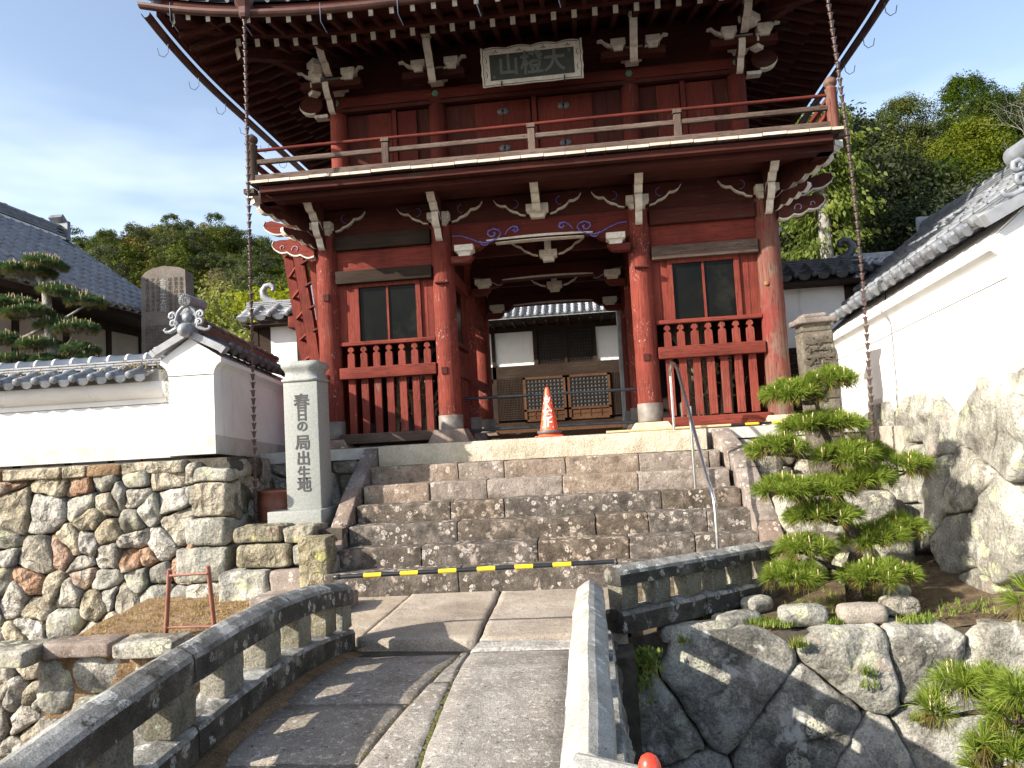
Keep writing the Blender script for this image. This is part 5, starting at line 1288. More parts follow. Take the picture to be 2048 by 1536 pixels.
# withered creeper on the left coping
rr = random.Random(8); b = B(); b2 = B()
for (cx, n_) in ((-5.6, 90), (-5.9, 40), (-6.7, 40), (-7.2, 40), (-7.8, 30)):
    for i in range(n_):
        p = Vector((cx+rr.gauss(0, .14 if cx > -5.7 else .25), 8.98+rr.gauss(0, .05), 1.13+rr.uniform(-.02, .09 if cx > -5.7 else .04)))
        d = Vector((rr.gauss(0, 1), rr.gauss(0, .5), rr.gauss(0, .5))).normalized()*rr.uniform(.03, .10); b.tube([p, p+d*.5+Vector((0, 0, .01)), p+d], .0025, 3)
        if rr.random() < .6:
            q = p+d; s_ = rr.uniform(.008, .018); b2.add([q, q+Vector((s_, 0, s_)), q+Vector((0, -s_*.5, s_*1.8)), q+Vector((-s_, 0, s_))], [(0, 1, 2, 3)])
for k in range(40):
    p = Vector((-5.15+rr.gauss(0, .02), 8.735, 1.12-k*.011)); d = Vector((rr.gauss(0, .02), 0, -.03)); b.tube([p, p+d], .002, 3)
for k in range(16):
    p = Vector((-4.82+rr.gauss(0, .08), 8.738, .86+rr.gauss(0, .06))); d = Vector((rr.gauss(0, .05), 0, rr.gauss(0, .03))); b.tube([p, p+d], .0016, 3)
cr_ = thing('dead_creeper', 'dry brown creeper tangled over the coping beside the white pier', 'creeper', (-5.6, 9, 1.1)); cr_['kind'] = 'stuff'
b.build('stems', M['bark'], cr_)['kind'] = 'stuff'; b2.build('leaves', M['straw'], cr_)['kind'] = 'stuff'

# --- tall right wall
wr = thing('white_plaster_wall', 'tall white plaster wall with a sloping tiled coping and scrolled end ornament on the right', 'plaster wall', (3.8, 9, 0))
def sr(y): return .062*(11.0-y)
zero = lambda y: 0
XW = 3.66
prof = [(4.35, .19), (XW, .19), (XW, .98)]+[(XW-a*1.3, .98+z*1.1) for a, z in cv[1:]]+[(4.0, 1.62), (4.45, 1.36), (4.35, .98)]
rwall(0, 0, 6.80, 12.0, prof, 'plaster_face', M['plaster'], wr, sr, zero)
rwall(0, 0, 6.79, 12.0, [(4.36, -.40), (XW-.012, -.40), (XW-.012, .188), (4.36, .188)], 'plinth_band', M['plinth'], wr, sr, zero)
rwall(0, 0, 6.80, 12.0, [(XW-.006, .90), (XW, .90), (XW, .907), (XW-.006, .907)], 'score_line', M['gap'], wr, sr, zero)
tile_field(wr, (3.96, 6.85, 1.63+sr(6.85)), (0, 1, -.062), (-.92, 0, -.39), 20, 2, .25, .21, M['tilemid'], M['tilemid'])
tile_field(wr, (4.04, 6.85, 1.63+sr(6.85)), (0, 1, -.062), (.92, 0, -.39), 20, 2, .25, .21, M['tile'], M['tile'], as_parts=False)
noshi(wr, (4.0, 7.0, sr(7.0)), (4.0, 11.8, sr(11.8)), 1.62, 5, M['tilemid'], M['tilemid'], .11)
onigawara(wr, (4.02, 6.78, 1.66+sr(6.8)), (0, 1, 0), 1.15, M['tile'])
b = B()
for sg in (-1, 1): b.obox((4.0, 6.76, 1.66+sr(6.8)), (4.0+sg*.50, 6.76, 1.40+sr(6.8)), .11, .10)
b.build('gable_trim', M['tilelight'], wr)
# its wing running off to the right
wr2 = thing('white_plaster_wall', 'white plaster wing wall leaving the frame at the right edge', 'plaster wall', (5, 7, 0))
b = B(); b.box(4.36, 9, 7.05, 7.4, .45, 1.25); b.build('plaster_face', M['plaster'], wr2)
b = B(); b.box(4.36, 9, 7.04, 7.41, .25, .448); b.build('plinth_band', M['plinth'], wr2)
tile_field(wr2, (4.4, 7.2, 1.55), (1, 0, 0), (0, -.93, -.37), 16, 2, .25, .22, M['tilelight'], M['tilelight'], as_parts=False)
# ================================================================ POSTS, MARKERS AND SMALL THINGS
# inscribed granite post
gp = thing('inscribed_granite_post', 'grey granite post with dark brushed characters, standing on a square base left of the stairs', 'stone post', (-3.55, 9.1, -.92))
px0, px1, py0 = -3.77, -3.33, 9.0
b = B(); b.rbox(-3.95, -3.27, 8.82, 9.55, -.95, -.715, .012, .3, .0); b.build('base_block', M['granite'], gp)
b = B(); b.rbox(px0, px1, py0, py0+.40, -.72, .86, .010, .5, .0); b.build('shaft', M['granite'], gp)
b = B(); cx, cy = (px0+px1)/2, py0+.20; vs = []; fs = []
prof = [(1.0, .862), (1.08, .875), (1.10, .895), (1.02, .905), (.93, .935), (.90, .97), (.94, 1.005), (1.04, 1.035), (1.09, 1.06), (1.08, 1.09), (.98, 1.12), (.80, 1.13), (0, 1.132)]
for (k, z) in prof:
    for (a, c) in ((-1, -1), (-.4, -1), (.4, -1), (1, -1), (1, -.4), (1, .4), (1, 1), (.4, 1), (-.4, 1), (-1, 1), (-1, .4), (-1, -.4)):
        rr_ = .985 if abs(a) == abs(c) == 1 else 1; vs.append((cx+a*.22*k*rr_, cy+c*.20*k*rr_, z))
for j in range(len(prof)-1):
    for i in range(12): fs.append((j*12+i, j*12+(i+1) % 12, (j+1)*12+(i+1) % 12, (j+1)*12+i))
b.add(vs, fs, 0, True); b.build('moulded_cap', M['granite'], gp)
for ch, z, s_ in (('春', .60, .205), ('日', .436, .155), ('の', .30, .15), ('局', .096, .20), ('出', -.10, .185), ('生', -.28, .175), ('地', -.43, .185)):
    place_txt(txt_mesh(ch, s_, M['darkface'], 'carved_character', .003, .004), (cx+.01, py0-.002, z), (1, 0, 0), (0, 0, 1), gp, 'carved_character')
# old stone marker
om = thing('old_stone_marker', 'weathered stone marker with deep carved characters behind the clipped pine', 'stone marker', (2.82, 9.5, -.4))
RM = Matrix.Translation((2.84, 9.5, -.5)) @ Matrix.Rotation(R(-1.2), 4, 'Y')
b = B(); b.rbox(-.19, .19, -.15, .15, -.3, 1.60, .025, .12, .010, 6, 0, RM); b.build('shaft', M['oldmark'], om)
b = B(); b.rbox(-.175, .175, -.14, .14, 1.60, 1.72, .02, .1, .010, 6, 0, RM); b.build('neck', M['oldmark'], om)
b = B(); b.rbox(-.235, .235, -.2, .2, 1.70, 1.77, .02, .08, .008, 6, 0, RM); b.rbox(-.15, .15, -.13, .13, 1.765, 1.83, .03, .08, .008, 6, 0, RM); b.build('cap', M['stringer'], om)
for ch, z, s_ in (('禁', 1.33, .36), ('葷', .90, .36), ('酒', .47, .36)):
    p = RM @ Vector((0, -.163, z)); place_txt(txt_mesh(ch, s_, M['gap'], 'carved_character', .004, .010), p, RM.to_3x3() @ Vector((1, 0, 0)), RM.to_3x3() @ Vector((0, 0, 1)), om, 'carved_character')
# memorial stone
mo = thing('memorial_stone', 'tall brown memorial stone with columns of fine inscription behind the white wall', 'memorial stone', (-8.2, 14, 0))
MM = Matrix.Translation((-8.25, 14.0, 0)) @ Matrix.Rotation(R(7), 4, 'Z')
pts = [(-.50, -.1), (.47, -.1), (.46, 3.62)]+[(.46-.92*k/8, 3.62+.16*math.sin(math.pi*k/8)) for k in range(1, 8)]+[(-.46, 3.60), ]
pts = [(-.50, -.1), (.47, -.1), (.42, 3.72), (.30, 3.78), (.0, 3.82), (-.22, 3.78), (-.38, 3.70), (-.45, 3.60)]
b = B(); b.prism([MM @ Vector((x, 0, z)) for x, z in reversed(pts)], MM.to_3x3() @ Vector((0, .42, 0))); b.build('slab', M['memorial'], mo)
mx_, mz_ = MM.to_3x3() @ Vector((1, 0, 0)), Vector((0, 0, 1))
def col(chs, x, z, s_, stp, mat):
    me = txt_mesh('\n'.join(chs), s_, mat, 'inscription', .003, .0)
    p = MM @ Vector((x, -.003, z)); place_txt(me, p, mx_, mz_, mo, 'inscription')
PT_ = '金石文日山川人水本大小上中下天地年月文字記東西南北'
col('金育士太記', .0-.02, 3.22, .135, 1, M['mortar'])
rr = random.Random(3)
for x in (-.33, -.22, -.12, .12, .23, .34): col([rr.choice(PT_) for _ in range(8)], x, 3.24, .085, 1, M['memtext'])
for i in range(14): col([rr.choice(PT_) for _ in range(22)], -.36+i*.056, 1.95, .062, 1, M['memtext'])
# traffic cones
def cone(name, label, x, y, z, h, mat, weight, group='red traffic cones'):
    t = thing(name, label, 'traffic cone', (x, y, z), group); b = B()
    b.rbox(x-.19, x+.19, y-.19, y+.19, z, z+.022, .01, .2); b.build('base', mat, t)
    b = B(); b.lathe([(.16, z+.02), (.145, z+.045), (.133, z+.06), (.030, z+h-.025), (.022, z+h-.008), (.010, z+h), (0, z+h+.001)], (x, y, 0), 28); b.build('body', mat, t)
    if weight:
        b = B(); b.lathe([(.131, z+.095), (.165, z+.09), (.17, z+.07), (.165, z+.05), (.145, z+.048)], (x, y, 0), 24); b.build('rubber_weight', M['tiledark'], t)
        for ch, zz, s_ in (('立', .50, .12), ('入', .40, .13), ('禁', .29, .14), ('止', .18, .15)):
            me = txt_mesh(ch, s_, M['lettering'], 'lettering', .001, .004)
            zc_ = z+zz; r0 = .133-(zz-.06)*(.103/(h-.085))
            for v in me.vertices:
                px, pz = v.co.x, v.co.y; r_ = .133-(zz+pz-.06)*(.103/(h-.085))+.0025+v.co.z*.3; a = px/r0-.12; v.co = Vector((r_*math.sin(a), -r_*math.cos(a), pz))
            link('lettering', me, t, M=Matrix.Translation((x, y, zc_)))
    return t
cone('traffic_cone', 'orange-red traffic cone with white lettering on the gate platform', -.55, 10.28, .0, .685, M['cone'], True)
cone('traffic_cone', 'glossy red cone tip poking up in front of the near railing', .105, 2.15, -1.60, .745, M['coneshiny'], False)
# striped pole across the bridge end
sp = thing('striped_barrier_pole', 'black and yellow striped pole laid across the end of the bridge', 'barrier pole', (-1, 6.35, -1.1), 'striped warning poles')
a = Vector((-2.22, 6.30, -1.075)); c = Vector((.13, 6.30, -1.035)); d = c-a; cuts_ = [0, .10, .165, .235, .30, .375, .44, .515, .58, .65, .715, .785, .85, 1.0]
for i in range(len(cuts_)-1):
    b = B(); b.tube([a+d*cuts_[i], a+d*cuts_[i+1]], .019, 12); b.build('yellow_band' if i % 2 else 'black_band', M['yellow'] if i % 2 else M['black'], sp)
b = B(); b.lathe([(.021, -.03), (.024, -.028), (.024, .03), (.012, .034), (0, .035)], a, 10, mat=Matrix.Rotation(R(-90), 3, 'Y')); b.build('end_cap', M['black'], sp)
sp2 = thing('striped_barrier_pole', 'yellow and black pole lying on the platform in front of the right pillar', 'barrier pole', (1.3, 10.36, 0), 'striped warning poles')
a = Vector((.22, 10.22, .022)); c = Vector((2.62, 10.52, .028)); d = c-a
cuts_ = [0, .70, .78, .86, .93, 1.0]
for i in range(5):
    b = B(); b.tube([a+d*cuts_[i], a+d*cuts_[i+1]], .018, 10); b.build('faded_band' if i == 0 else ('yellow_band' if i % 2 == 0 else 'black_band'), M['bamboo'] if i == 0 else (M['yellow'] if i % 2 == 0 else M['black']), sp2)
for z, lb in ((.63, 'upper of the two black bars closing the gate passage'), (.15, 'lower of the two black bars closing the gate passage')):
    b = B(); b.tube([(-1.86, 11.15, z+.01), (.74, 11.15, z)], .022, 12); o = b.build('barrier_bar', M['black']); tag(o, lb, 'barrier bar', 'black bars across the passage')
# steel handrail
hr_ = thing('steel_handrail', 'shiny stainless steel handrail bent down the right side of the stairs', 'handrail', (1.2, 9, -1))
b = B(); b.tube([(1.105, 10.10, .72), (1.10, 10.08, .80), (1.12, 9.98, .885), (1.15, 9.90, .86), (1.17, 9.80, .78), (1.235, 8.35, -.56), (1.245, 8.2, -.66), (1.25, 8.12, -.76), (1.25, 8.10, -.86), (1.25, 8.10, -1.37)], .021, 12); b.build('rail', M['steel'], hr_)
for (x, y, z0, z1) in ((1.105, 10.10, .0, .73), (1.22, 9.28, -.72, .28)):
    b = B(); b.tube([(x, y, z0), (x, y, z1)], .019, 12); b.build('post', M['steel'], hr_)
# galvanised downpipe behind the passage
b = B(); b.tube([(.73, 15.1, .05), (.73, 15.1, 2.75)], .065, 12); tag(b.build('drain_pipe', M['zinc']), 'pale galvanised pipe standing at the back right of the passage', 'pipe')
# rain chains
def rain_chain(label, x, y, ztop, zbot, dxs, curve, hopper=True, stepz=.103):
    t = thing('rain_chain', label, 'rain chain', (x, y, zbot), 'rain chains hanging from the gutter')
    b = B(); rr_ = [(.012, .0), (.022, .0), (.026, .012), (.03, .05), (.040, .085), (.050, .10)]
    prof = rr_+[(.046, .10), (.036, .083), (.024, .045), (.018, .012)]
    b.lathe(prof[1:], (0, 0, 0), 12)
    for k in range(6):
        a_ = 2*math.pi*k/6+.26; b.add([(.049*math.cos(a_-.3), .049*math.sin(a_-.3), .098), (.049*math.cos(a_+.3), .049*math.sin(a_+.3), .098), (.058*math.cos(a_), .058*math.sin(a_), .118)], [(0, 1, 2)])
    b.v = [(v[0]*.66, v[1]*.66, v[2]*.76) for v in b.v]; me = b.mesh('cup', M['copper']); z = ztop; i = 0; path = []
    while z > zbot:
        f = (ztop-z)/(ztop-zbot); cx_ = x+curve(f); path.append((cx_, y, z)); 
        link('cup', me, t, M=Matrix.Translation((cx_, y, z-.1)) @ Matrix.Rotation(i*.7, 4, 'Z') @ Matrix.Rotation(.05*math.sin(i*1.7), 4, 'X')); z -= stepz; i += 1
    b = B(); b.tube(path, .004, 5); b.build('link_rod', M['copper'], t)
    if hopper:
        b = B(); z = ztop
        b.lathe([(.03, z), (.055, z+.01), (.075, z+.05), (.085, z+.13), (.125, z+.20), (.13, z+.24), (.10, z+.30), (.085, z+.36)], (x, y, 0), 6, smooth=False); b.build('hopper', M['gutter'], t)
    return t
rain_chain('long copper rain chain of small cups on the left, ending in the dark gully', -4.14, 9.05, 5.66, -1.05, 0, lambda f: -.06*f+.0, True)
rain_chain('long copper rain chain on the right, hanging in front of the tall white wall', 3.16, 9.1, 5.55, -.42, 0, lambda f: .14*math.sin(math.pi*min(1, f))*.6+.09*f, True)
# red iron frame on the terrace
fr2 = thing('iron_frame', 'rusty red iron frame leaning on the dirt terrace left of the bridge', 'iron frame', (-3.9, 6.9, -1.7))
b = B(); b.tube([(-4.22, 7.05, -1.70), (-4.05, 6.85, -1.04)], .022, 8); b.build('leg', M['iron'], fr2)
b = B(); b.tube([(-3.69, 7.0, -1.72), (-3.665, 6.85, -1.02)], .022, 8); b.build('leg', M['iron'], fr2)
b = B(); b.tube([(-4.05, 6.85, -1.10), (-3.67, 6.85, -1.09)], .013, 8); b.build('crossbar', M['iron'], fr2)
b = B(); b.tube([(-4.2, 7.02, -1.62), (-2.3, 7.1, -1.66)], .013, 8); b.build('ground_bar', M['iron'], fr2)
b = B(); b.tube([(-3.20, 7.1, -1.72), (-3.23, 7.08, -1.50), (-3.235, 7.07, -1.46)], [.055, .052, .047], 10); tag(b.build('wooden_stump', M['barez']), 'short bleached wooden stump behind the left railing', 'stump')
# clay jar in the gully
b = B(); b.lathe([(.0, -1.06), (.20, -1.05), (.26, -.85), (.27, -.62), (.25, -.52), (.27, -.50), (.27, -.475), (.24, -.47), (.235, -.52), (.22, -.9)], (-4.02, 9.35, 0), 20); tag(b.build('clay_jar', M['terracotta']), 'dark red glazed jar standing in the gully behind the granite post', 'jar')
# ladder-like stair at the left side of the gate
ld = thing('wooden_ladder_stair', 'steep red wooden ladder stair leaning against the left side of the gate', 'ladder', (-4.3, 12, 0))
for (y, w_, x0, x1) in ((12.35, .06, -5.03, -4.56), (11.55, .14, -4.55, -4.10), (11.1, .05, -4.15, -3.92)):
    b = B(); b.obox((x0, y, 3.62), (x1, y, 1.3 if y < 11.4 else .05), w_, .16, 0, (1, 0, 0)); b.build('stringer', M['redz'], ld)
for k in range(9):
    f = k/8.5; z = 3.35-3.1*f; b = B(); b.obox((-5.03+.47*f*.97, 12.33, z), (-4.54+.45*f*.97, 11.5, z), .05, .035); b.build('tread', M['redy'], ld)
    if k < 5:
        b = B(); b.obox((-4.54+.45*f*.97, 11.56, z), (-4.14+.4*f, 11.1, z), .05, .03); b.build('tread', M['darky'], ld)
# guardian figures inside the screened rooms, and straw offerings behind the bars
def guardian(x, lb, sg):
    t = thing('guardian_statue', lb, 'statue', (x, 12.1, .06), 'guardian statues in the gate'); b = B()
    b.lathe([(.34, .06), (.36, .4), (.30, .45)], (x, 12.1, 0), 12); b.build('rock_base', M['statue'], t)
    b = B()
    b.tube([(x-.12, 12.1, .45), (x-.15, 12.05, .8), (x-.10, 12.1, 1.2)], [.08, .10, .13], 10); b.tube([(x+.12, 12.1, .45), (x+.17, 12.05, .8), (x+.10, 12.1, 1.2)], [.08, .10, .13], 10)
    b.lathe([(.18, 1.1), (.22, 1.3), (.19, 1.45), (.25, 1.7), (.24, 1.85), (.10, 1.95), (.07, 2.0)], (x, 12.1, 0), 14)
    b.lathe([(0, 1.96), (.08, 1.98), (.12, 2.06), (.13, 2.14), (.10, 2.22), (.05, 2.26), (.045, 2.32), (0, 2.35)], (x, 12.08, 0), 14)
    b.tube([(x+sg*.24, 12.1, 1.82), (x+sg*.42, 12.0, 1.98), (x+sg*.36, 11.9, 2.24), (x+sg*.34, 11.88, 2.32)], [.085, .075, .055, .06], 10)
    b.tube([(x-sg*.24, 12.1, 1.80), (x-sg*.38, 12.0, 1.52), (x-sg*.30, 11.85, 1.32), (x-sg*.28, 11.82, 1.24)], [.085, .075, .055, .06], 10)
    b.tube([(x, 11.86, 2.09), (x, 11.94, 2.11)], [.015, .03], 6); b.tube([(x-.05, 11.96, 2.02), (x+.05, 11.96, 2.02)], .012, 6)
    b.build('figure', M['statue'], t)
guardian(-2.88, 'dim carved guardian behind the left window', -1); guardian(1.78, 'dim carved guardian behind the right window', 1)
rr = random.Random(6)
for (x0, lb) in ((1.5, 'tangled straw and rope offerings behind the right-hand bars'), (-2.95, 'dark heap of rope and wood behind the left-hand bars')):
    b = B()
    for k in range(42):
        p = Vector((x0+rr.uniform(-.05, .75), 11.25+rr.uniform(-.1, .3), .35+rr.random()*.75)); q = p+Vector((rr.gauss(0, .12), rr.gauss(0, .05), rr.gauss(0, .14)))
        m_ = (p+q)/2+Vector((rr.gauss(0, .05), 0, rr.gauss(0, .05))); b.tube([p, m_, q], rr.uniform(.010, .030), 5)
    for k in range(5): b.obox((x0+k*.15, 11.4, .06), (x0+k*.15+rr.uniform(-.1, .1), 11.4, 1.0), .06, .05)
    o = b.build('straw_offerings', M['rope']); tag(o, lb, 'straw bundle', 'offerings behind the bars')
# ================================================================ BUILDINGS AROUND
# rear hall seen through the passage
rh = thing('rear_hall', 'dark timber hall with white panels and lattice doors seen through the gate passage', 'temple hall', (-.5, 21, 0))
Y0 = 21.0
b = B(); b.box(-9, -2.60-.0, Y0, Y0+.12, 2.01, 2.97); b.build('white_panel', M['plaster'], rh)
b = B(); b.box(-2.56, -1.44, Y0, Y0+.1, 2.01, 2.97); b.build('white_panel', M['plaster'], rh)
b = B(); b.box(.33, 2.4, Y0, Y0+.1, 2.01, 2.97); b.build('white_panel', M['plaster'], rh)
for (x0, x1, z0, z1) in ((-9, 5, 1.66, 2.01), (-9, 5, 2.97, 3.12), (-9, 5, .30, .42), (-1.44, -1.32, 2.01, 2.97), (.22, .33, 2.01, 2.97), (-2.62, -2.52, .4, 3.0), (2.4, 2.5, .4, 3.0)):
    b = B(); b.box(x0, x1, Y0-.06, Y0+.02, z0, z1); b.build('timber', M['brownx'], rh)
def lattice(x0, x1, z0, z1, nx, nz_, y, mat, back, bw=.02, name='lattice_bar'):
    b = B(); b.box(x0, x1, y+.02, y+.04, z0, z1); lp_ = b.build('lattice_panel', back, rh)
    for k in range(nx+1):
        x = x0+(x1-x0)*k/nx; b = B(); b.box(x-bw/2, x+bw/2, y-.01, y+.02, z0, z1); b.build(name, mat, lp_)
    for k in range(nz_+1):
        z = z0+(z1-z0)*k/nz_; b = B(); b.box(x0, x1, y-.014, y-.002, z-bw/2, z+bw/2); b.build(name, mat, lp_)
lattice(-1.30, -.56, 2.03, 2.95, 9, 10, Y0-.02, M['brownz'], M['mesh'], .016); lattice(-.50, .20, 2.03, 2.95, 9, 10, Y0-.02, M['brownz'], M['mesh'], .016)
b = B(); b.box(-.56, -.50, Y0-.06, Y0, 2.01, 2.97); b.build('timber', M['brownz'], rh)
for (x0, x1) in ((-1.78, -.60), (-.54, .64)):
    for (a, c, d, e) in ((x0, x0+.07, .42, 1.66), (x1-.07, x1, .42, 1.66), (x0, x1, 1.60, 1.66), (x0, x1, .70, .76), (x0, x1, .42, .48)):
        b = B(); b.box(a, c, Y0-.10, Y0-.04, d, e); b.build('door_frame', M['doorwood'], rh)
    lattice(x0+.07, x1-.07, .76, 1.60, 10, 8, Y0-.08, M['brownz'], M['shoji'], .026)
    b = B(); b.box(x0+.06, x1-.06, Y0-.07, Y0-.05, .47, .71); b.build('lower_panel', M['doorwood'], rh)
    for k in range(1, 4):
        b = B(); xx = x0+(x1-x0)*k/4; b.box(xx-.015, xx+.015, Y0-.085, Y0-.06, .48, .70); b.build('panel_stile', M['doorwood'], rh)
    b = B(); b.box(x0+.07, x1-.07, Y0-.085, Y0-.06, .575, .595); b.build('panel_rail', M['doorwood'], rh)
lattice(-2.50, -1.80, .5, 1.64, 16, 18, Y0-.04, M['brownz'], M['interior'], .02); lattice(.66, 1.5, .5, 1.64, 16, 18, Y0-.04, M['brownz'], M['interior'], .02)
b = B(); b.box(-9, 5, Y0+.05, Y0+.3, -.1, 3.2); b.build('wall', M['interior'], rh)
b = B(); b.box(-9, 5, Y0-.9, Y0, .0, .26); b.build('veranda', M['doorwood'], rh)
b = B(); b.box(-9, 5, Y0-1.05, Y0+.1, 3.14, 3.19); b.build('eave_boards', M['brownx'], rh)
for k in range(24):
    x = -4+k*.3; b = B(); b.box(x-.03, x+.03, Y0-1.0, Y0+.0, 3.08, 3.14); b.build('rafter', M['browny'], rh)
u_, s_ = Vector((1, 0, 0)), Vector((0, -.88, -.47)).normalized()
tile_field(rh, (-6, Y0+1.3, 4.50), u_, s_, 52, 12, .2, .22, M['tilelight'], M['tilelight'], as_parts=False, hump=.8)
b = B(); b.add([(-9, Y0-1.1, 3.19), (5, Y0-1.1, 3.19), (5, Y0+5, 6.5), (-9, Y0+5, 6.5)], [(0, 1, 2, 3)]); b.build('roof_deck', M['tile'], rh)

# left temple: hipped roof of blue-grey tiles
tl = thing('temple_building', 'temple building with a broad blue-grey tiled roof behind the pine on the left', 'temple building', (-11, 12, 0))
b = B(); b.box(-12.5, -10.0, 10.3, 16.0, -.1, 3.0); b.build('plaster_wall', M['cream'], tl)
for y in (10.4, 11.2, 12.2, 13.5, 14.8, 15.95):
    b = B(); b.box(-10.04, -9.96, y-.07, y+.07, -.1, 3.0); b.build('wall_post', M['brownz'], tl)
b = B(); b.box(-10.05, -9.95, 10.3, 16, 2.75, 2.95); b.box(-10.05, -9.95, 10.3, 16, 1.2, 1.3); b.build('wall_beam', M['browny'], tl)
b = B(); b.box(-10.1, -9.12, 9.9, 16.4, 2.93, 2.98); b.box(-9.16, -9.10, 9.9, 16.4, 2.86, 2.98); b.build('eave_boards', M['brownx'], tl)
sd = Vector((2.15, 0, -1.85)).normalized(); Ls = math.hypot(2.15, 1.85)
tile_field(tl, (-11.15, 16.4, 4.88), (0, -1, 0), sd, 25, 12, .26, Ls/12, M['tilelight'], M['tilelight'], hump=.6, as_parts=False, skip=lambda i, j: (i*.26) < (1.5-1.5*j/11))
b = B(); b.add([(-11.2, 9.9, 4.84), (-9.05, 9.9, 2.99), (-9.05, 16.45, 2.99), (-11.2, 14.95, 4.84)], [(0, 1, 2, 3)]); b.add([(-11.2, 14.95, 4.84), (-9.05, 16.45, 2.99), (-13.3, 16.45, 2.99)], [(0, 1, 2)]); b.add([(-11.2, 9.9, 4.84), (-11.2, 14.95, 4.84), (-13.3, 16.45, 2.99), (-13.3, 9.9, 2.99)], [(0, 1, 2, 3)]); b.build('roof_deck', M['tile'], tl)
noshi(tl, (-11.15, 9.9, 0), (-11.15, 14.9, 0), 4.88, 6, M['tile'], M['tile'], .17, .5)
noshi(tl, (-11.1, 15.0, -.05), (-9.15, 16.4, -1.78), 4.80, 2, M['tile'], M['tile'], .12, .35)
b = B(); b.box(-11.36, -10.94, 14.88, 14.98, 4.80, 5.22); b.obox((-11.15, 15.0, 5.15), (-11.15, 14.8, 5.32), .3, .1); b.build('gable_ornament', M['tile'], tl)
b = B(); b.box(-11.0, -10.97, 9.9, 14.9, 4.80, 4.85); b.build('mortar_line', M['plaster'], tl)

# low wings either side of the gate
def wing(name, label, x0, x1, hipend, wall0, wall1, orn_x, orn_sg, tm, cat='wing building'):
    t = thing(name, label, cat, ((x0+x1)/2, 13, 0))
    n = int((x1-x0)/.27)
    tile_field(t, (x0, 12.95, 2.62), (1, 0, 0), (0, -.86, -.50), n, 2, (x1-x0)/n, .24, tm, tm, hump=.55)
    tile_field(t, (x1, 13.05, 2.62), (-1, 0, 0), (0, .86, -.50), n, 3, (x1-x0)/n, .24, tm, tm, hump=.55, as_parts=False)
    noshi(t, (x0, 13.0, 0), (x1, 13.0, 0), 2.56, 5, tm, tm, .12, .33, cap=False)
    b = B(); b.box(x0+.05, x1-.05, 12.6, 13.4, 2.24, 2.30); b.build('eave_boards', M['brownx'], t)
    b = B(); b.box(wall0, wall1, 12.9, 13.1, -.1, 2.25); b.build('plaster_wall', M['plaster'], t)
    b = B(); c = Vector((orn_x, 13.0, 2.74)); sg = orn_sg
    pts = []; 
    for k in range(11):
        a = R(-75)+R(30)*k*.95; r_ = .15*(1-.045*k); pts.append(c+Vector((-sg*(-.02+r_*math.cos(a)*-1.0)*1.0, 0, .17+r_*math.sin(a)*1.0)))
    pts = [c+Vector((sg*.16, 0, -.03)), c+Vector((sg*.02, 0, .0)), c+Vector((-sg*.07, 0, .09)), c+Vector((-sg*.085, 0, .19)), c+Vector((-sg*.03, 0, .275)), c+Vector((sg*.05, 0, .295)), c+Vector((sg*.115, 0, .26)), c+Vector((sg*.125, 0, .205)), c+Vector((sg*.085, 0, .185))]
    b.tube(pts, [.05, .075, .07, .062, .054, .048, .044, .042, .03], 10); b.build('curled_ornament', tm, t)
    return t
wl = wing('gate_wing', 'low tiled wing with a curled ridge ornament left of the gate', -6.05, -5.05, -1, -5.60, -5.10, -5.68, 1, M['tilelight'])
b = B(); b.box(-5.10, -4.95, 12.85, 13.1, -.1, 2.25); b.box(-6.0, -5.86, 12.95, 13.1, -.1, 2.25); b.box(-5.84, -5.60, 12.96, 13.05, 1.3, 2.25); b.build('timber', M['browny'], wl)
b = B(); b.rbox(-5.12, -4.80, 12.5, 13.2, 2.12, 2.36, .04, .1, .02); b.build('log_end', M['redx'], wl)
wg = wing('gate_wing', 'low dark-tiled wing with a curled ridge ornament and white wall right of the gate', 3.25, 4.72, 1, 3.28, 4.36, 4.50, -1, M['tiledark'])
tile_field(wg, (4.74, 13.35, 2.52), (0, -1, 0), (.86, 0, -.50), 3, 3, .25, .14, M['tile'], M['tile'])
b = B(); b.box(4.36, 4.50, 12.85, 13.1, -.1, 2.25); b.box(3.2, 4.9, 12.62, 12.72, 2.22, 2.30); b.box(4.5, 5.3, 13.0, 13.1, 1.0, 2.25); b.build('timber', M['brownz'], wg)
for k in range(14):
    b = B(); b.box(3.20, 4.6, 12.86-.002*k, 12.89, .02+k*.088, .10+k*.088); b.build('weatherboard', M['brownx'], wg)
# roofs further right
rr1 = thing('temple_outbuilding', 'long tiled roof running back behind the tall right wall', 'outbuilding', (6, 12, 0))
tile_field(rr1, (5.92, 13.4, 3.15), (0, -1, 0), (-.80, 0, -.60), 16, 8, .25, .22, M['tilemid'], M['tilemid'], hump=.6)
b = B(); b.add([(5.9, 6, 3.10), (4.5, 6, 2.05), (4.5, 13.4, 2.05), (5.9, 13.4, 3.10)], [(0, 1, 2, 3)]); b.add([(5.9, 6, 3.10), (7.4, 6, 2.05), (7.4, 13.4, 2.05), (5.9, 13.4, 3.10)], [(0, 1, 2, 3)]); b.build('roof_deck', M['tile'], rr1)
tile_field(rr1, (5.92, 9.4, 3.15), (0, -1, 0), (-.80, 0, -.60), 13, 8, .25, .22, M['tilemid'], M['tilemid'], hump=.6, as_parts=False)
noshi(rr1, (5.96, 13.4, 0), (5.96, 7.5, 0), 3.12, 5, M['tilemid'], M['tilemid'], .13, .3)
b = B(); b.box(5.0, 6.9, 7, 13.2, -.1, 2.1); b.build('plaster_wall', M['plaster'], rr1)
b = B(); b.box(5.84, 6.08, 13.38, 13.46, 3.0, 3.42); b.build('gable_ornament', M['tilelight'], rr1)
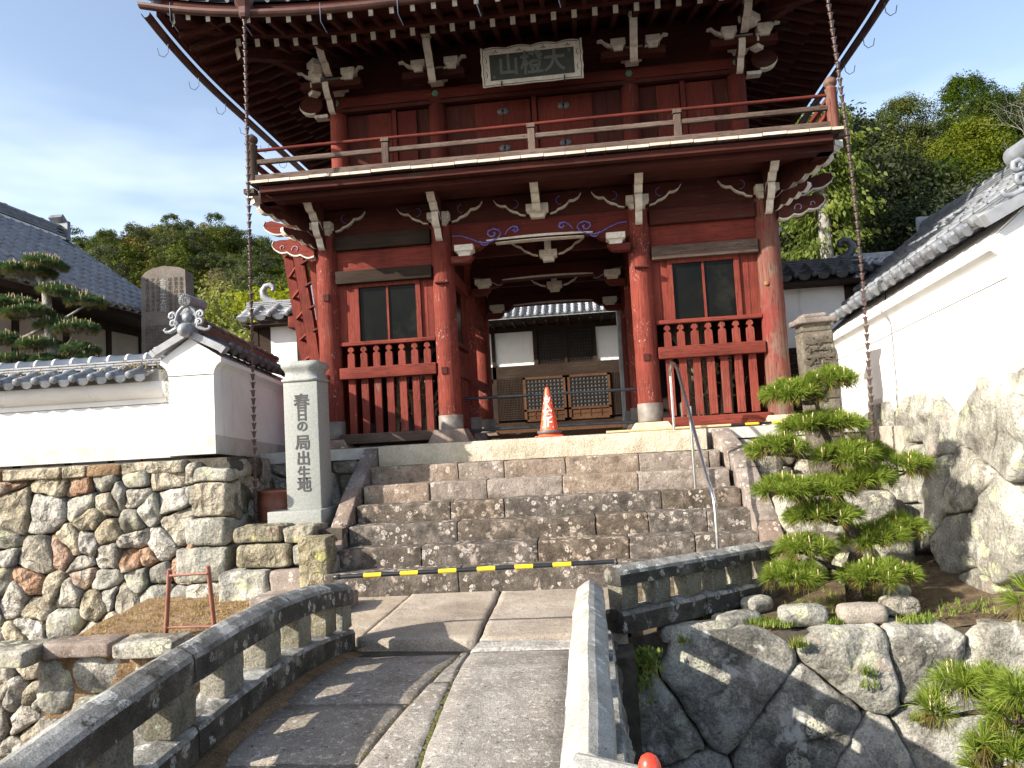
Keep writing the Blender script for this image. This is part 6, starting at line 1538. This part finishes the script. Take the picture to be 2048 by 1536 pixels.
rr2 = thing('temple_outbuilding', 'small tiled roof between the gate wing and the long roof on the right', 'outbuilding', (7.2, 18, 0))
tile_field(rr2, (5.9, 18.0, 3.72), (1, 0, 0), (0, -.86, -.5), 12, 6, .27, .25, M['tilelight'], M['tilelight'], hump=.6)
b = B(); b.box(5.9, 9.1, 17.85, 18.15, 3.66, 3.80); b.build('roof_ridge', M['tile'], rr2)
b = B(); b.box(6.0, 9.0, 17.2, 18.8, -.1, 3.0); b.build('plaster_wall', M['plaster'], rr2)
# wire from the wing to the right wall
b = B(); b.tube([(4.55, 12.6, 2.45), (4.62, 11.6, 2.1), (4.2, 10.4, 1.80), (4.0, 9.6, 1.72), (3.72, 9.55, 1.60), (3.70, 9.55, 1.42)], .009, 5); tag(b.build('power_cable', M['black']), 'thin black cable drooping from the wing roof to the right wall', 'cable')

# ================================================================ HILLS AND TREES
def sm(a, b_, x): t = max(0, min(1, (x-a)/(b_-a))); return t*t*(3-2*t)
def hz(x, y):
    L_ = 25.5*sm(40, 92, y)*(1-.20*sm(-50, -30, x))*(1+.02*math.sin(x*.23)); R_ = 19*sm(27, 66, y)
    f = sm(-22, 6, x); z = L_*(1-f)+R_*f
    return z-.15+noise.noise(Vector((x*.07, y*.07, 0)))*.9*sm(30, 50, y)
vs = []; fs = []; nx, ny = 90, 50
for j in range(ny+1):
    for i in range(nx+1): x = -220+440*i/nx; y = 20+220*(j/ny)**1.2; vs.append((x, y, hz(x, y)))
for j in range(ny):
    for i in range(nx): a = j*(nx+1)+i; fs.append((a, a+1, a+nx+2, a+nx+1))
b = B(); b.add(vs, fs, 0, True); struct('wooded_hill', b, M['earthfar'])

def leaf_cloud(b, r, c, rad, n, leaf, flat=.75, mi=0):
    """leaf-sized faces in one clump"""
    for _ in range(n):
        d = Vector((r.gauss(0, 1), r.gauss(0, 1), r.gauss(0, 1))).normalized(); rr_ = rad*(.55+.5*r.random()); p = c+Vector((d.x*rr_, d.y*rr_, d.z*rr_*flat))
        nn = (d+Vector((r.gauss(0, .5), r.gauss(0, .5), r.gauss(0, .5)+.35))).normalized(); a = nn.orthogonal().normalized(); a = (Matrix.Rotation(r.uniform(0, 6.28), 3, nn) @ a); e = nn.cross(a); s_ = leaf*r.uniform(.6, 1.3)
        b.add([p-a*s_, p-e*s_*.55, p+a*s_, p+e*s_*.55], [(0, 1, 2, 3)], mi)
def crown_mesh(name, mat, seed, h, w, nclump, nleaf, leaf, cl, conic=0, z0=.25, trunk=True):
    r = random.Random(seed); b = B()
    if trunk:
        b.tube([(0, 0, -.5), (r.uniform(-.1, .1)*w, 0, h*.35), (r.uniform(-.1, .1)*w, r.uniform(-.1, .1)*w, h*.8)], [w*.035, w*.026, w*.008], 7, 1)
        for k in range(7):
            a = r.uniform(0, 6.28); zz = h*r.uniform(.3, .7); b.tube([(0, 0, zz), (math.cos(a)*w*.35, math.sin(a)*w*.35, zz+h*.14)], [w*.014, w*.004], 5, 1)
    for k in range(nclump):
        t = r.random(); z = h*(z0+(1-z0)*t); 
        prof = (1-t)**.8 if conic else math.sin(math.pi*min(1, .12+t*.86))**.6
        a = r.uniform(0, 6.28); rr_ = w*.5*prof*math.sqrt(r.uniform(.25, 1))*(1+.22*math.sin(a*3+seed)); c = Vector((math.cos(a)*rr_, math.sin(a)*rr_, z))
        leaf_cloud(b, r, c, cl*r.uniform(.6, 1.25), nleaf, leaf)
    return b.mesh(name, [mat, M['greybark']])
far = [crown_mesh('tree', M[m], s, h, w_, 75, 75, .115, .70, con, z0=.06, trunk=False) for (m, s, h, w_, con) in (('leafdark', 1, 6.5, 5.2, 0), ('leafmid', 2, 6, 5, 0), ('leafolive', 3, 5.6, 5, 0), ('leafdark', 4, 7.0, 4.0, 1), ('leafmid', 5, 6.2, 5.8, 0), ('leafdark', 7, 7.5, 5.4, 0))]
names = ['round dark evergreen', 'mid-green broadleaf tree', 'olive-brown broadleaf tree', 'pointed dark conifer', 'spreading mid-green tree', 'tall dark evergreen']
rf = random.Random(17); n = 0; placed = []
tries = 0
while n < 290 and tries < 9000:
    tries += 1
    y = rf.uniform(44, 97); q = rf.uniform(-.80, -.385); x = q*y
    if any((x-a)**2+(y-c)**2 < (1.75)**2 for a, c in placed): continue
    placed.append((x, y)); k = rf.choices(range(6), (4, 4, 2, 2, 3, 4))[0]
    s_ = rf.uniform(.48, .82); o = bpy.data.objects.new('hillside_tree', far[k]); COL.objects.link(o)
    o.location = (x, y, hz(x, y)-.6); o.scale = (s_*rf.uniform(.9, 1.15), s_, s_*rf.uniform(.85, 1.1)); o.rotation_euler = (rf.gauss(0, .04), rf.gauss(0, .04), rf.uniform(0, 6.28))
    pxc = 1180+1500*q*.99; zone = 'above the left temple roof' if pxc < 250 else ('above the memorial stone' if pxc < 400 else ('just left of the long rain chain' if pxc < 480 else ('right of the long rain chain' if pxc < 570 else 'beside the gate ladder')))
    hgt = 'on the crest' if y > 86 else ('high up' if y > 74 else ('halfway up' if y > 60 else 'low down')); tag(o, f'{names[k]} {hgt} the left hill, {zone}', 'tree', 'trees on the left hill'); n += 1
under = B(); sml = [crown_mesh('tree', M['leafdark'], s, 4.2, 4.4, 26, 30, .17, .75, 0, z0=.1, trunk=False) for s in (51, 52, 53)]
for k in range(380):
    y = rf.uniform(42, 100); x = rf.uniform(-.84, -.33)*y; me = sml[k % 3]; Mx = Matrix.Translation((x, y, hz(x, y)-.7)) @ Matrix.Rotation(rf.uniform(0, 6.28), 4, 'Z') @ Matrix.Scale(rf.uniform(.6, .95), 4)
    under.add([Mx @ v.co for v in me.vertices], [tuple(q.vertices) for q in me.polygons], k % 3, False)
o = under.build('forest_canopy', [M['leafdark'], M['leafmid'], M['leafolive']]); tag(o, 'mass of smaller trees filling the gaps of the wooded hill on the left', 'forest'); o['kind'] = 'stuff'
placed2 = []; n = 0; tries = 0
while n < 75 and tries < 4000:
    tries += 1; y = rf.uniform(44, 84); q = rf.uniform(.36, .66); x = q*y
    if any((x-a)**2+(y-c)**2 < 2.4**2 for a, c in placed2): continue
    placed2.append((x, y)); k = rf.choices(range(6), (2, 4, 5, 1, 5, 2))[0]; s_ = rf.uniform(.7, 1.1); o = bpy.data.objects.new('hillside_tree', far[k]); COL.objects.link(o)
    o.location = (x, y, hz(x, y)-.6); o.scale = (s_, s_, s_*rf.uniform(.85, 1.1)); o.rotation_euler = (0, 0, rf.uniform(0, 6.28)); zone = 'above the far roof end' if q < .46 else ('above the long roof' if q < .55 else 'near the frame edge'); hgt = 'on the skyline' if y > 70 else ('high up' if y > 58 else 'part way up'); tag(o, f'{names[k]} {hgt} the right slope, {zone}', 'tree', 'trees on the right slope'); n += 1
near = [crown_mesh('tree', M[m], s, h, w_, 250, 165, .078, .78, con, z0=.03) for (m, s, h, w_, con) in (('wooddark', 11, 9.5, 6.5, 0), ('leafdark', 12, 8.5, 6, 0), ('leafmid', 13, 8, 6, 0), ('leafolive', 14, 7, 6, 0))]
nm2 = ['large dark evergreen', 'dense dark-leaved tree', 'mid-green leafy tree', 'olive and yellow leafed tree']
spots = [(8.6, 27, 0, 1.18), (11.0, 27.5, 1, 1.12), (6.0, 29, 0, 1.05), (13.6, 29, 0, 1.0), (10.2, 23.5, 0, .72), (12.6, 24, 0, .80), (15.0, 26, 1, .85), (8.3, 24.5, 2, .70), (16.5, 31, 3, 1.05), (19, 33, 3, 1.1), (14.5, 35, 1, 1.0), (21.5, 36, 3, 1.0), (18, 28, 3, .85), (17.2, 25, 1, .7), (23, 40, 2, 1.0), (26, 43, 3, 1.0), (20, 42, 3, .9), (24.5, 48, 2, 1.0), (28, 52, 0, .9), (30, 47, 3, 1.0), (33, 55, 2, 1.0), (15, 44, 1, 1.0), (27, 36, 3, .9), (5, 24, 1, .75), (14.3, 22.5, 3, .55), (3, 27, 2, .9), (30.5, 60, 0, .9), (35, 62, 1, .8), (25, 58, 1, .9), (7.2, 26, 1, 1.0)]
where = ['behind the right corner of the gate roof', 'at the top centre of the right wood', 'close behind the gate roof', 'crowning the right wood', 'low in the right wood', 'in the middle of the right wood', 'above the ridge of the long right roof', 'behind the cypress', 'on the sunny right slope', 'high on the right slope', 'in the shade of the right wood', 'near the right edge of the slope', 'just above the long right roof', 'directly behind the long right roof', 'far up the right slope', 'at the far right of the slope', 'mid-way up the right slope', 'near the skyline on the right', 'on the right skyline', 'at the right edge, half-way up', 'at the right edge of the skyline', 'hidden deep in the right wood', 'at the extreme right', 'half hidden by the gate', 'small one right above the tiled roof', 'mostly hidden behind the gate', 'furthest one on the right skyline', 'beyond the right edge of the skyline', 'on the skyline behind the dark trees', 'between the cypress and the gate roof corner']
for (x, y, k, s_), wh in zip(spots, where):
    o = bpy.data.objects.new('woodland_tree', near[k]); COL.objects.link(o); o.location = (x, y, hz(x, y)-.5); o.scale = (s_, s_, s_); o.rotation_euler = (0, 0, rf.uniform(0, 6.28)); tag(o, f'{nm2[k]} {wh}', 'tree', 'trees in the right wood')
yel = [crown_mesh('tree', M['leafyellow'], s, 5.2, 4.6, 90, 60, .075, .5, 0, z0=.15) for s in (21, 22)]
for (x, y, s_, wh) in ((-13.6, 26, 1.02, 'behind the memorial stone'), (-11.2, 25, .95, 'behind the left wing roof'), (-15.6, 27, 1.0, 'left of the memorial stone'), (-12.4, 29, 1.08, 'between the memorial stone and the rain chain'), (-9.6, 26.5, .9, 'beside the ladder stair'), (-17.8, 28.5, .95, 'peeping over the left temple roof'), (-10.4, 21.5, .62, 'small, under the left wing eave')):
    o = bpy.data.objects.new('spring_tree', yel[int(x*7) % 2]); COL.objects.link(o); o.location = (x, y, -.2); o.scale = (s_*1.15, s_*1.15, s_*1.16); o.rotation_euler = (0, 0, x); tag(o, f'yellow-green spring tree {wh}', 'tree', 'yellow-green trees behind the wall')
# cypress with its pale trunk
cy = thing('cypress_tree', 'bright green cypress with a pale bare trunk right of the gate', 'cypress tree', (7.0, 21.8, 0))
b = B(); b.tube([(6.9, 21.6, -.3), (6.95, 21.8, 3), (7.0, 21.8, 6.2), (7.0, 21.9, 9)], [.26, .22, .17, .05], 12); b.build('trunk', M['greybark'], cy)
rc = random.Random(31); b = B()
for k in range(150):
    z = rc.uniform(2.8, 8.8); a = rc.uniform(0, 6.28); L_ = rc.uniform(.7, 1.9)*(1.1-.04*z)
    if 3.4 < z < 5.9 and abs(math.cos(a)) < .45 and math.sin(a) < 0: continue
    d = Vector((math.cos(a), math.sin(a)*.8, 0)); base = Vector((7, 21.8, z)); tip = base+d*L_+Vector((0, 0, -.25*L_))
    b.tube([base, (base+tip)/2+Vector((0, 0, .08)), tip], [.02, .012, .004], 4, 1)
    for j in range(5):
        f = .3+.75*j/5; c = base+(tip-base)*f
        for q in range(22):
            p = c+Vector((rc.gauss(0, .16), rc.gauss(0, .16), rc.gauss(0, .10))); dn = Vector((d.x*.5+rc.gauss(0, .3), d.y*.5+rc.gauss(0, .3), -.7+rc.gauss(0, .25))).normalized(); si = dn.cross(Vector((rc.gauss(0, 1), rc.gauss(0, 1), rc.gauss(0, 1)))).normalized(); s_ = rc.uniform(.05, .11)
            b.add([p, p+dn*s_*.7+si*s_*.45, p+dn*s_*2, p+dn*s_*.7-si*s_*.45], [(0, 1, 2, 3)])
b.build('crown', [M['cypress'], M['bark']], cy)
# thin bare tree at the top right
bt = B(); rb3 = random.Random(12)
def branch(p, d, L_, r_, lv):
    q = p+d*L_; m_ = (p+q)/2+Vector((rb3.gauss(0, .05), rb3.gauss(0, .05), rb3.gauss(0, .05)))*L_; bt.tube([p, m_, q], [r_, r_*.8, r_*.55], 5, 0, False)
    if lv > 0:
        for k in range(rb3.choice((2, 3, 3))):
            nd = (d+Vector((rb3.gauss(0, .5), rb3.gauss(0, .5), rb3.gauss(0, .35)+.1))).normalized(); branch(q if k else m_, nd, L_*rb3.uniform(.6, .85), r_*.55, lv-1)
branch(Vector((17.6, 29, hz(17.6, 29)-.3)), Vector((-.03, 0, 1)), 6.6, .12, 0); branch(Vector((17.3, 29, hz(17.6, 29)+6)), Vector((-.1, 0, 1)).normalized(), 2.2, .07, 6)
tag(bt.build('bare_tree', M['greybark']), 'thin leafless tree with fine twigs against the sky at the top right', 'tree')

# ---------------------------------------------------------------- pines
def tuft(b, r, p, d, L_, n, wdt=.0040, spread=.95):
    for _ in range(n):
        e = (d+Vector((r.gauss(0, 1), r.gauss(0, 1), r.gauss(0, 1)))*spread*.55).normalized(); l = L_*r.uniform(.7, 1.1); s_ = e.cross(Vector((r.gauss(0, 1), r.gauss(0, 1), r.gauss(0, 1)))).normalized()*wdt*.5
        q = p+e*l*.03; m_ = q+e*l*.6+Vector((0, 0, .004)); t = q+e*l-Vector((0, 0, .012*l/.1)); b.add([q-s_, q+s_, m_+s_, m_-s_, t], [(0, 1, 2, 3), (3, 2, 4)])
def pad(fol, dead, cand, wood_, r, c, rx, ry, rz, n, L_, nn, tilt=0):
    c = Vector(c)
    for k in range(n):
        a = r.uniform(0, 6.28); q = math.sqrt(r.random()); x = math.cos(a)*q*rx; y = math.sin(a)*q*ry; z = rz*(1-q*q)*r.uniform(.4, 1)+tilt*x+r.gauss(0, .012)
        p = c+Vector((x, y, z)); d = Vector((x/rx*.8, y/ry*.8, 1.0 if q < .8 else .35)).normalized(); tuft(fol, r, p, d, L_, nn)
        if r.random() < .5: tuft(dead, r, p-Vector((0, 0, .02)), Vector((x, y, -.25)).normalized(), L_*.8, nn//3)
        if r.random() < .22: h = r.uniform(.05, .10); cand.tube([p+d*.02, p+d*.02+Vector((r.gauss(0, .006), 0, h))], [.006, .004], 5)
        if r.random() < .5: wood_.tube([c+Vector((x*.15, y*.15, -.02)), c+Vector((x*.6, y*.6, -.015)), p-d*.0], [.010, .007, .003], 5)
def pine_tree(name, label, base, trunk, tr, pads, L_, nn, dens, needle, seed, bare_mat='bark'):
    t = thing(name, label, 'pine tree', base); r = random.Random(seed); wd = B(); wd.tube(trunk, tr, 12)
    fol, dead, cand = B(), B(), B()
    tv = [Vector(p) for p in trunk]
    for (x, y, z, rx, ry, tilt) in pads:
        c = Vector((x, y, z)); at = min(tv, key=lambda v: (v-c-Vector((0, 0, -.12))).length); mid = (at+c)/2+Vector((0, 0, -.04)); wd.tube([at, mid, c-Vector((0, 0, .03))], [.028, .020, .010], 7)
        pad(fol, dead, cand, wd, r, c, rx*.84, ry*.84, .10, int(dens*rx*ry*3.3), L_, nn, tilt)
    wd.build('trunk', M[bare_mat], t)
    for bb, nm, mt in ((fol, 'crown', needle), (dead, 'old_needles', M['needledark']), (cand, 'candles', M['candle'])):
        if bb.v:
            o = bb.build(nm, mt, t)
            if nm != 'crown': o['kind'] = 'stuff'
    return t
pp_ = [(1.90, 7.2, .26, .27, .30, -.05), (2.22, 7.2, .36, .26, .28, .05), (2.12, 7.2, -.04, .42, .34, 0), (1.72, 7.15, -.24, .27, .28, 0), (2.28, 7.1, -.32, .30, .30, .05), (2.55, 7.5, -.34, .28, .25, 0), (1.72, 7.05, -.60, .30, .28, 0), (2.08, 7.1, -.62, .30, .28, .06), (2.40, 7.1, -.54, .28, .28, .05), (2.83, 7.15, -.46, .20, .22, 0),
       (2.04, 7.05, -.84, .34, .28, 0), (1.84, 7.0, -1.12, .24, .24, 0), (2.50, 7.2, -1.08, .30, .26, .1), (2.76, 7.3, -1.02, .22, .22, .1), (1.70, 6.9, -1.34, .27, .24, 0), (2.40, 6.9, -1.36, .36, .27, .03)]
pine_tree('clipped_pine', 'small clipped garden pine with flat needle pads in the bed right of the stairs', (2.27, 7.1, -1.6),
          [(2.27, 7.1, -1.66), (2.25, 7.1, -1.35), (2.34, 7.12, -1.1), (2.24, 7.1, -.9), (2.18, 7.12, -.6), (2.22, 7.15, -.3), (2.12, 7.15, -.05), (2.10, 7.2, .2)], [.085, .066, .056, .050, .042, .036, .030, .018], pp_, .125, 54, 260, M['needle'], 3)
rr = random.Random(41)
pe = []
for k in range(26):
    pe.append((2.28+rr.gauss(0, .16), 4.45+rr.gauss(0, .2), -1.72+rr.gauss(0, .17), .09, .09, 0))
pe += [(2.36, 4.5, -1.05, .07, .07, 0), (2.40, 4.4, -1.10, .07, .07, 0)]
pine_tree('edge_pine', 'coarse long-needled pine reaching into the right edge over the moat wall', (2.75, 4.5, -3.4), [(2.75, 4.5, -3.45), (2.70, 4.5, -2.6), (2.62, 4.5, -2.0), (2.55, 4.5, -1.5), (2.60, 4.5, -1.1)], [.09, .07, .05, .035, .02], pe, .145, 60, 260, M['needle'], 5)
# low seedling pine beside it is part of the same tree; the old pine on the left
lp = [(-7.95, 9.9, 2.78, .48, .4, -.1), (-7.6, 9.9, 2.86, .30, .35, -.25), (-7.35, 9.9, 2.42, .34, .35, -.25), (-7.05, 9.95, 2.28, .30, .3, -.1), (-8.15, 9.9, 2.30, .40, .4, 0), (-7.85, 9.85, 2.16, .38, .35, 0), (-7.5, 10, 1.98, .36, .3, 0), (-7.2, 9.95, 1.90, .34, .3, 0), (-8.3, 9.9, 1.80, .30, .3, 0), (-7.75, 9.9, 1.70, .34, .3, 0), (-8.2, 9.9, 1.50, .4, .3, 0), (-7.15, 9.95, 1.58, .26, .3, 0), (-7.6, 9.95, 1.45, .3, .3, 0), (-7.0, 9.9, 1.42, .18, .2, 0)]
pine_tree('old_pine', 'old garden pine with flat layers of grey-green needles in front of the left temple roof', (-7.6, 9.95, 0), [(-7.6, 9.95, -.1), (-7.62, 9.95, .8), (-7.55, 9.95, 1.5), (-7.62, 9.95, 2.0), (-7.66, 9.95, 2.5), (-7.8, 9.95, 2.8)], [.11, .10, .085, .07, .055, .03], lp, .085, 40, 520, M['needlegrey'], 8, 'greybark')

# stones, grass and weeds
def rock(x, y, z, a, c, h, lb, mt='lichenstone', grp='rounded stones edging the pine bed', rot=0):
    bb = B(); Mx = Matrix.Translation((x, y, z)) @ Matrix.Rotation(rot, 4, 'Z'); bb.rbox(-a, a, -c, c, -h, h, min(a, c, h)*.85, .07, .02, 4, 0, Mx); tag(bb.build('garden_stone', M[mt]), lb, 'stone', grp)
rock(1.68, 6.66, -1.60, .20, .12, .085, 'white rounded stone at the left of the bed edge, below the pine trunk', rot=.1)
rock(2.16, 6.66, -1.60, .20, .11, .08, 'smooth grey oval stone in the middle of the bed edge', 'landing', rot=-.05)
rock(2.52, 6.80, -1.58, .15, .12, .075, 'brown rounded stone at the right of the bed edge', 'wallstone')
rock(2.66, 7.25, -1.55, .12, .09, .05, 'small pale stone behind the brown rounded one')
rock(2.45, 7.6, -1.52, .16, .09, .05, 'flat pale stone behind the pine trunk')
rock(1.40, 7.10, -1.60, .14, .10, .07, 'grey-green stone between the slanting railing and the pine', 'moatstone', rot=.6)
rock(.75, 6.6, -1.69, .30, .10, .07, 'long stone below the slanting railing', 'moatstone', rot=.25)
rock(1.15, 6.75, -1.66, .22, .12, .08, 'flat leaning stone under the slanting railing', 'moatstone', rot=.5)
rr = random.Random(77)
def grass(name, lb, fn, n, h, mat, nb=7):
    b = B()
    for _ in range(n):
        p = fn()
        for k in range(nb):
            d = Vector((rr.gauss(0, .45), rr.gauss(0, .45), 1)).normalized(); l = h*rr.uniform(.4, 1.1); s_ = Vector((d.y, -d.x, 0)).normalized()*.004; q = p+Vector((rr.gauss(0, .012), rr.gauss(0, .012), 0)); b.add([q-s_, q+s_, q+d*l*.6+s_*.6, q+d*l*.6-s_*.6, q+d*l+Vector((d.x, d.y, -.3))*l*.3], [(0, 1, 2, 3), (3, 2, 4)])
    o = b.build(name, mat); tag(o, lb, 'grass'); o['kind'] = 'stuff'
gsz = lambda x, y: -1.67+.055*max(0, y-7)+.12*max(0, x-2.6)+.01
def f1():
    c = rr.choice(((1.5, 6.58, .08), (1.9, 6.62, .05), (2.6, 6.6, .08), (2.0, 6.95, .2), (2.5, 7.1, .18), (1.3, 6.7, .1), (.95, 7.0, .1), (2.3, 7.3, .25), (3.0, 6.7, .2))); x, y = rr.gauss(c[0], c[2]), rr.gauss(c[1], c[2]*.6); y = max(6.5, y); return Vector((x, y, gsz(x, y)))
grass('bed_grass', 'short grass and weeds growing among the stones of the pine bed', f1, 420, .07, M['grass'])
def f2():
    x, y = rr.uniform(-5.2, -2.4), rr.uniform(6.85, 8.6); return Vector((x, y, -1.72+.06*(y-7)))
grass('dry_grass', 'sparse dry grass on the dirt terrace left of the bridge', f2, 900, .045, M['straw'], 6)
def f3():
    c = rr.choice(((.45, -1.72), (1.35, -1.78), (1.85, -2.0), (2.75, -1.98), (2.2, -2.35), (1.85, -2.1), (2.9, -2.3))); return Vector((rr.gauss(c[0]+.2, .03), 6.36-.10*(-1.66-c[1])*0-(.1*(-c[1]-1.66))*1.0, c[1]))
grass('joint_weeds', 'yellowish grass tufts growing from the joints of the polygonal moat wall', f3, 60, .11, M['grass'], 9)
b = B(); rr2 = random.Random(5)
for k in range(500):
    p = Vector((.30+rr2.gauss(0, .07), 6.30+rr2.gauss(0, .04), -1.72-abs(rr2.gauss(0, .16)))); d = Vector((rr2.gauss(.1, .4), -.5, -.8+rr2.gauss(0, .3))).normalized(); s_ = d.cross(Vector((rr2.gauss(0, 1), rr2.gauss(0, 1), 1))).normalized()*.012; l = .05*rr2.uniform(.5, 1.3); b.add([p, p+d*l*.5+s_, p+d*l, p+d*l*.5-s_], [(0, 1, 2, 3)])
o = b.build('fern_clump', M['grass']); tag(o, 'green fern clump hanging where the slanting railing meets the bridge', 'fern'); o['kind'] = 'stuff'
def f5():
    k = rr.randrange(1, 7); x = rr.uniform(-2.8, 1.6); return Vector((x, fronts[k]+.33 if k < 7 else 0, tops[k]))
grass('stair_weeds', 'tiny weeds in the joints of the stone stairs', f5, 60, .022, M['grass'], 5)
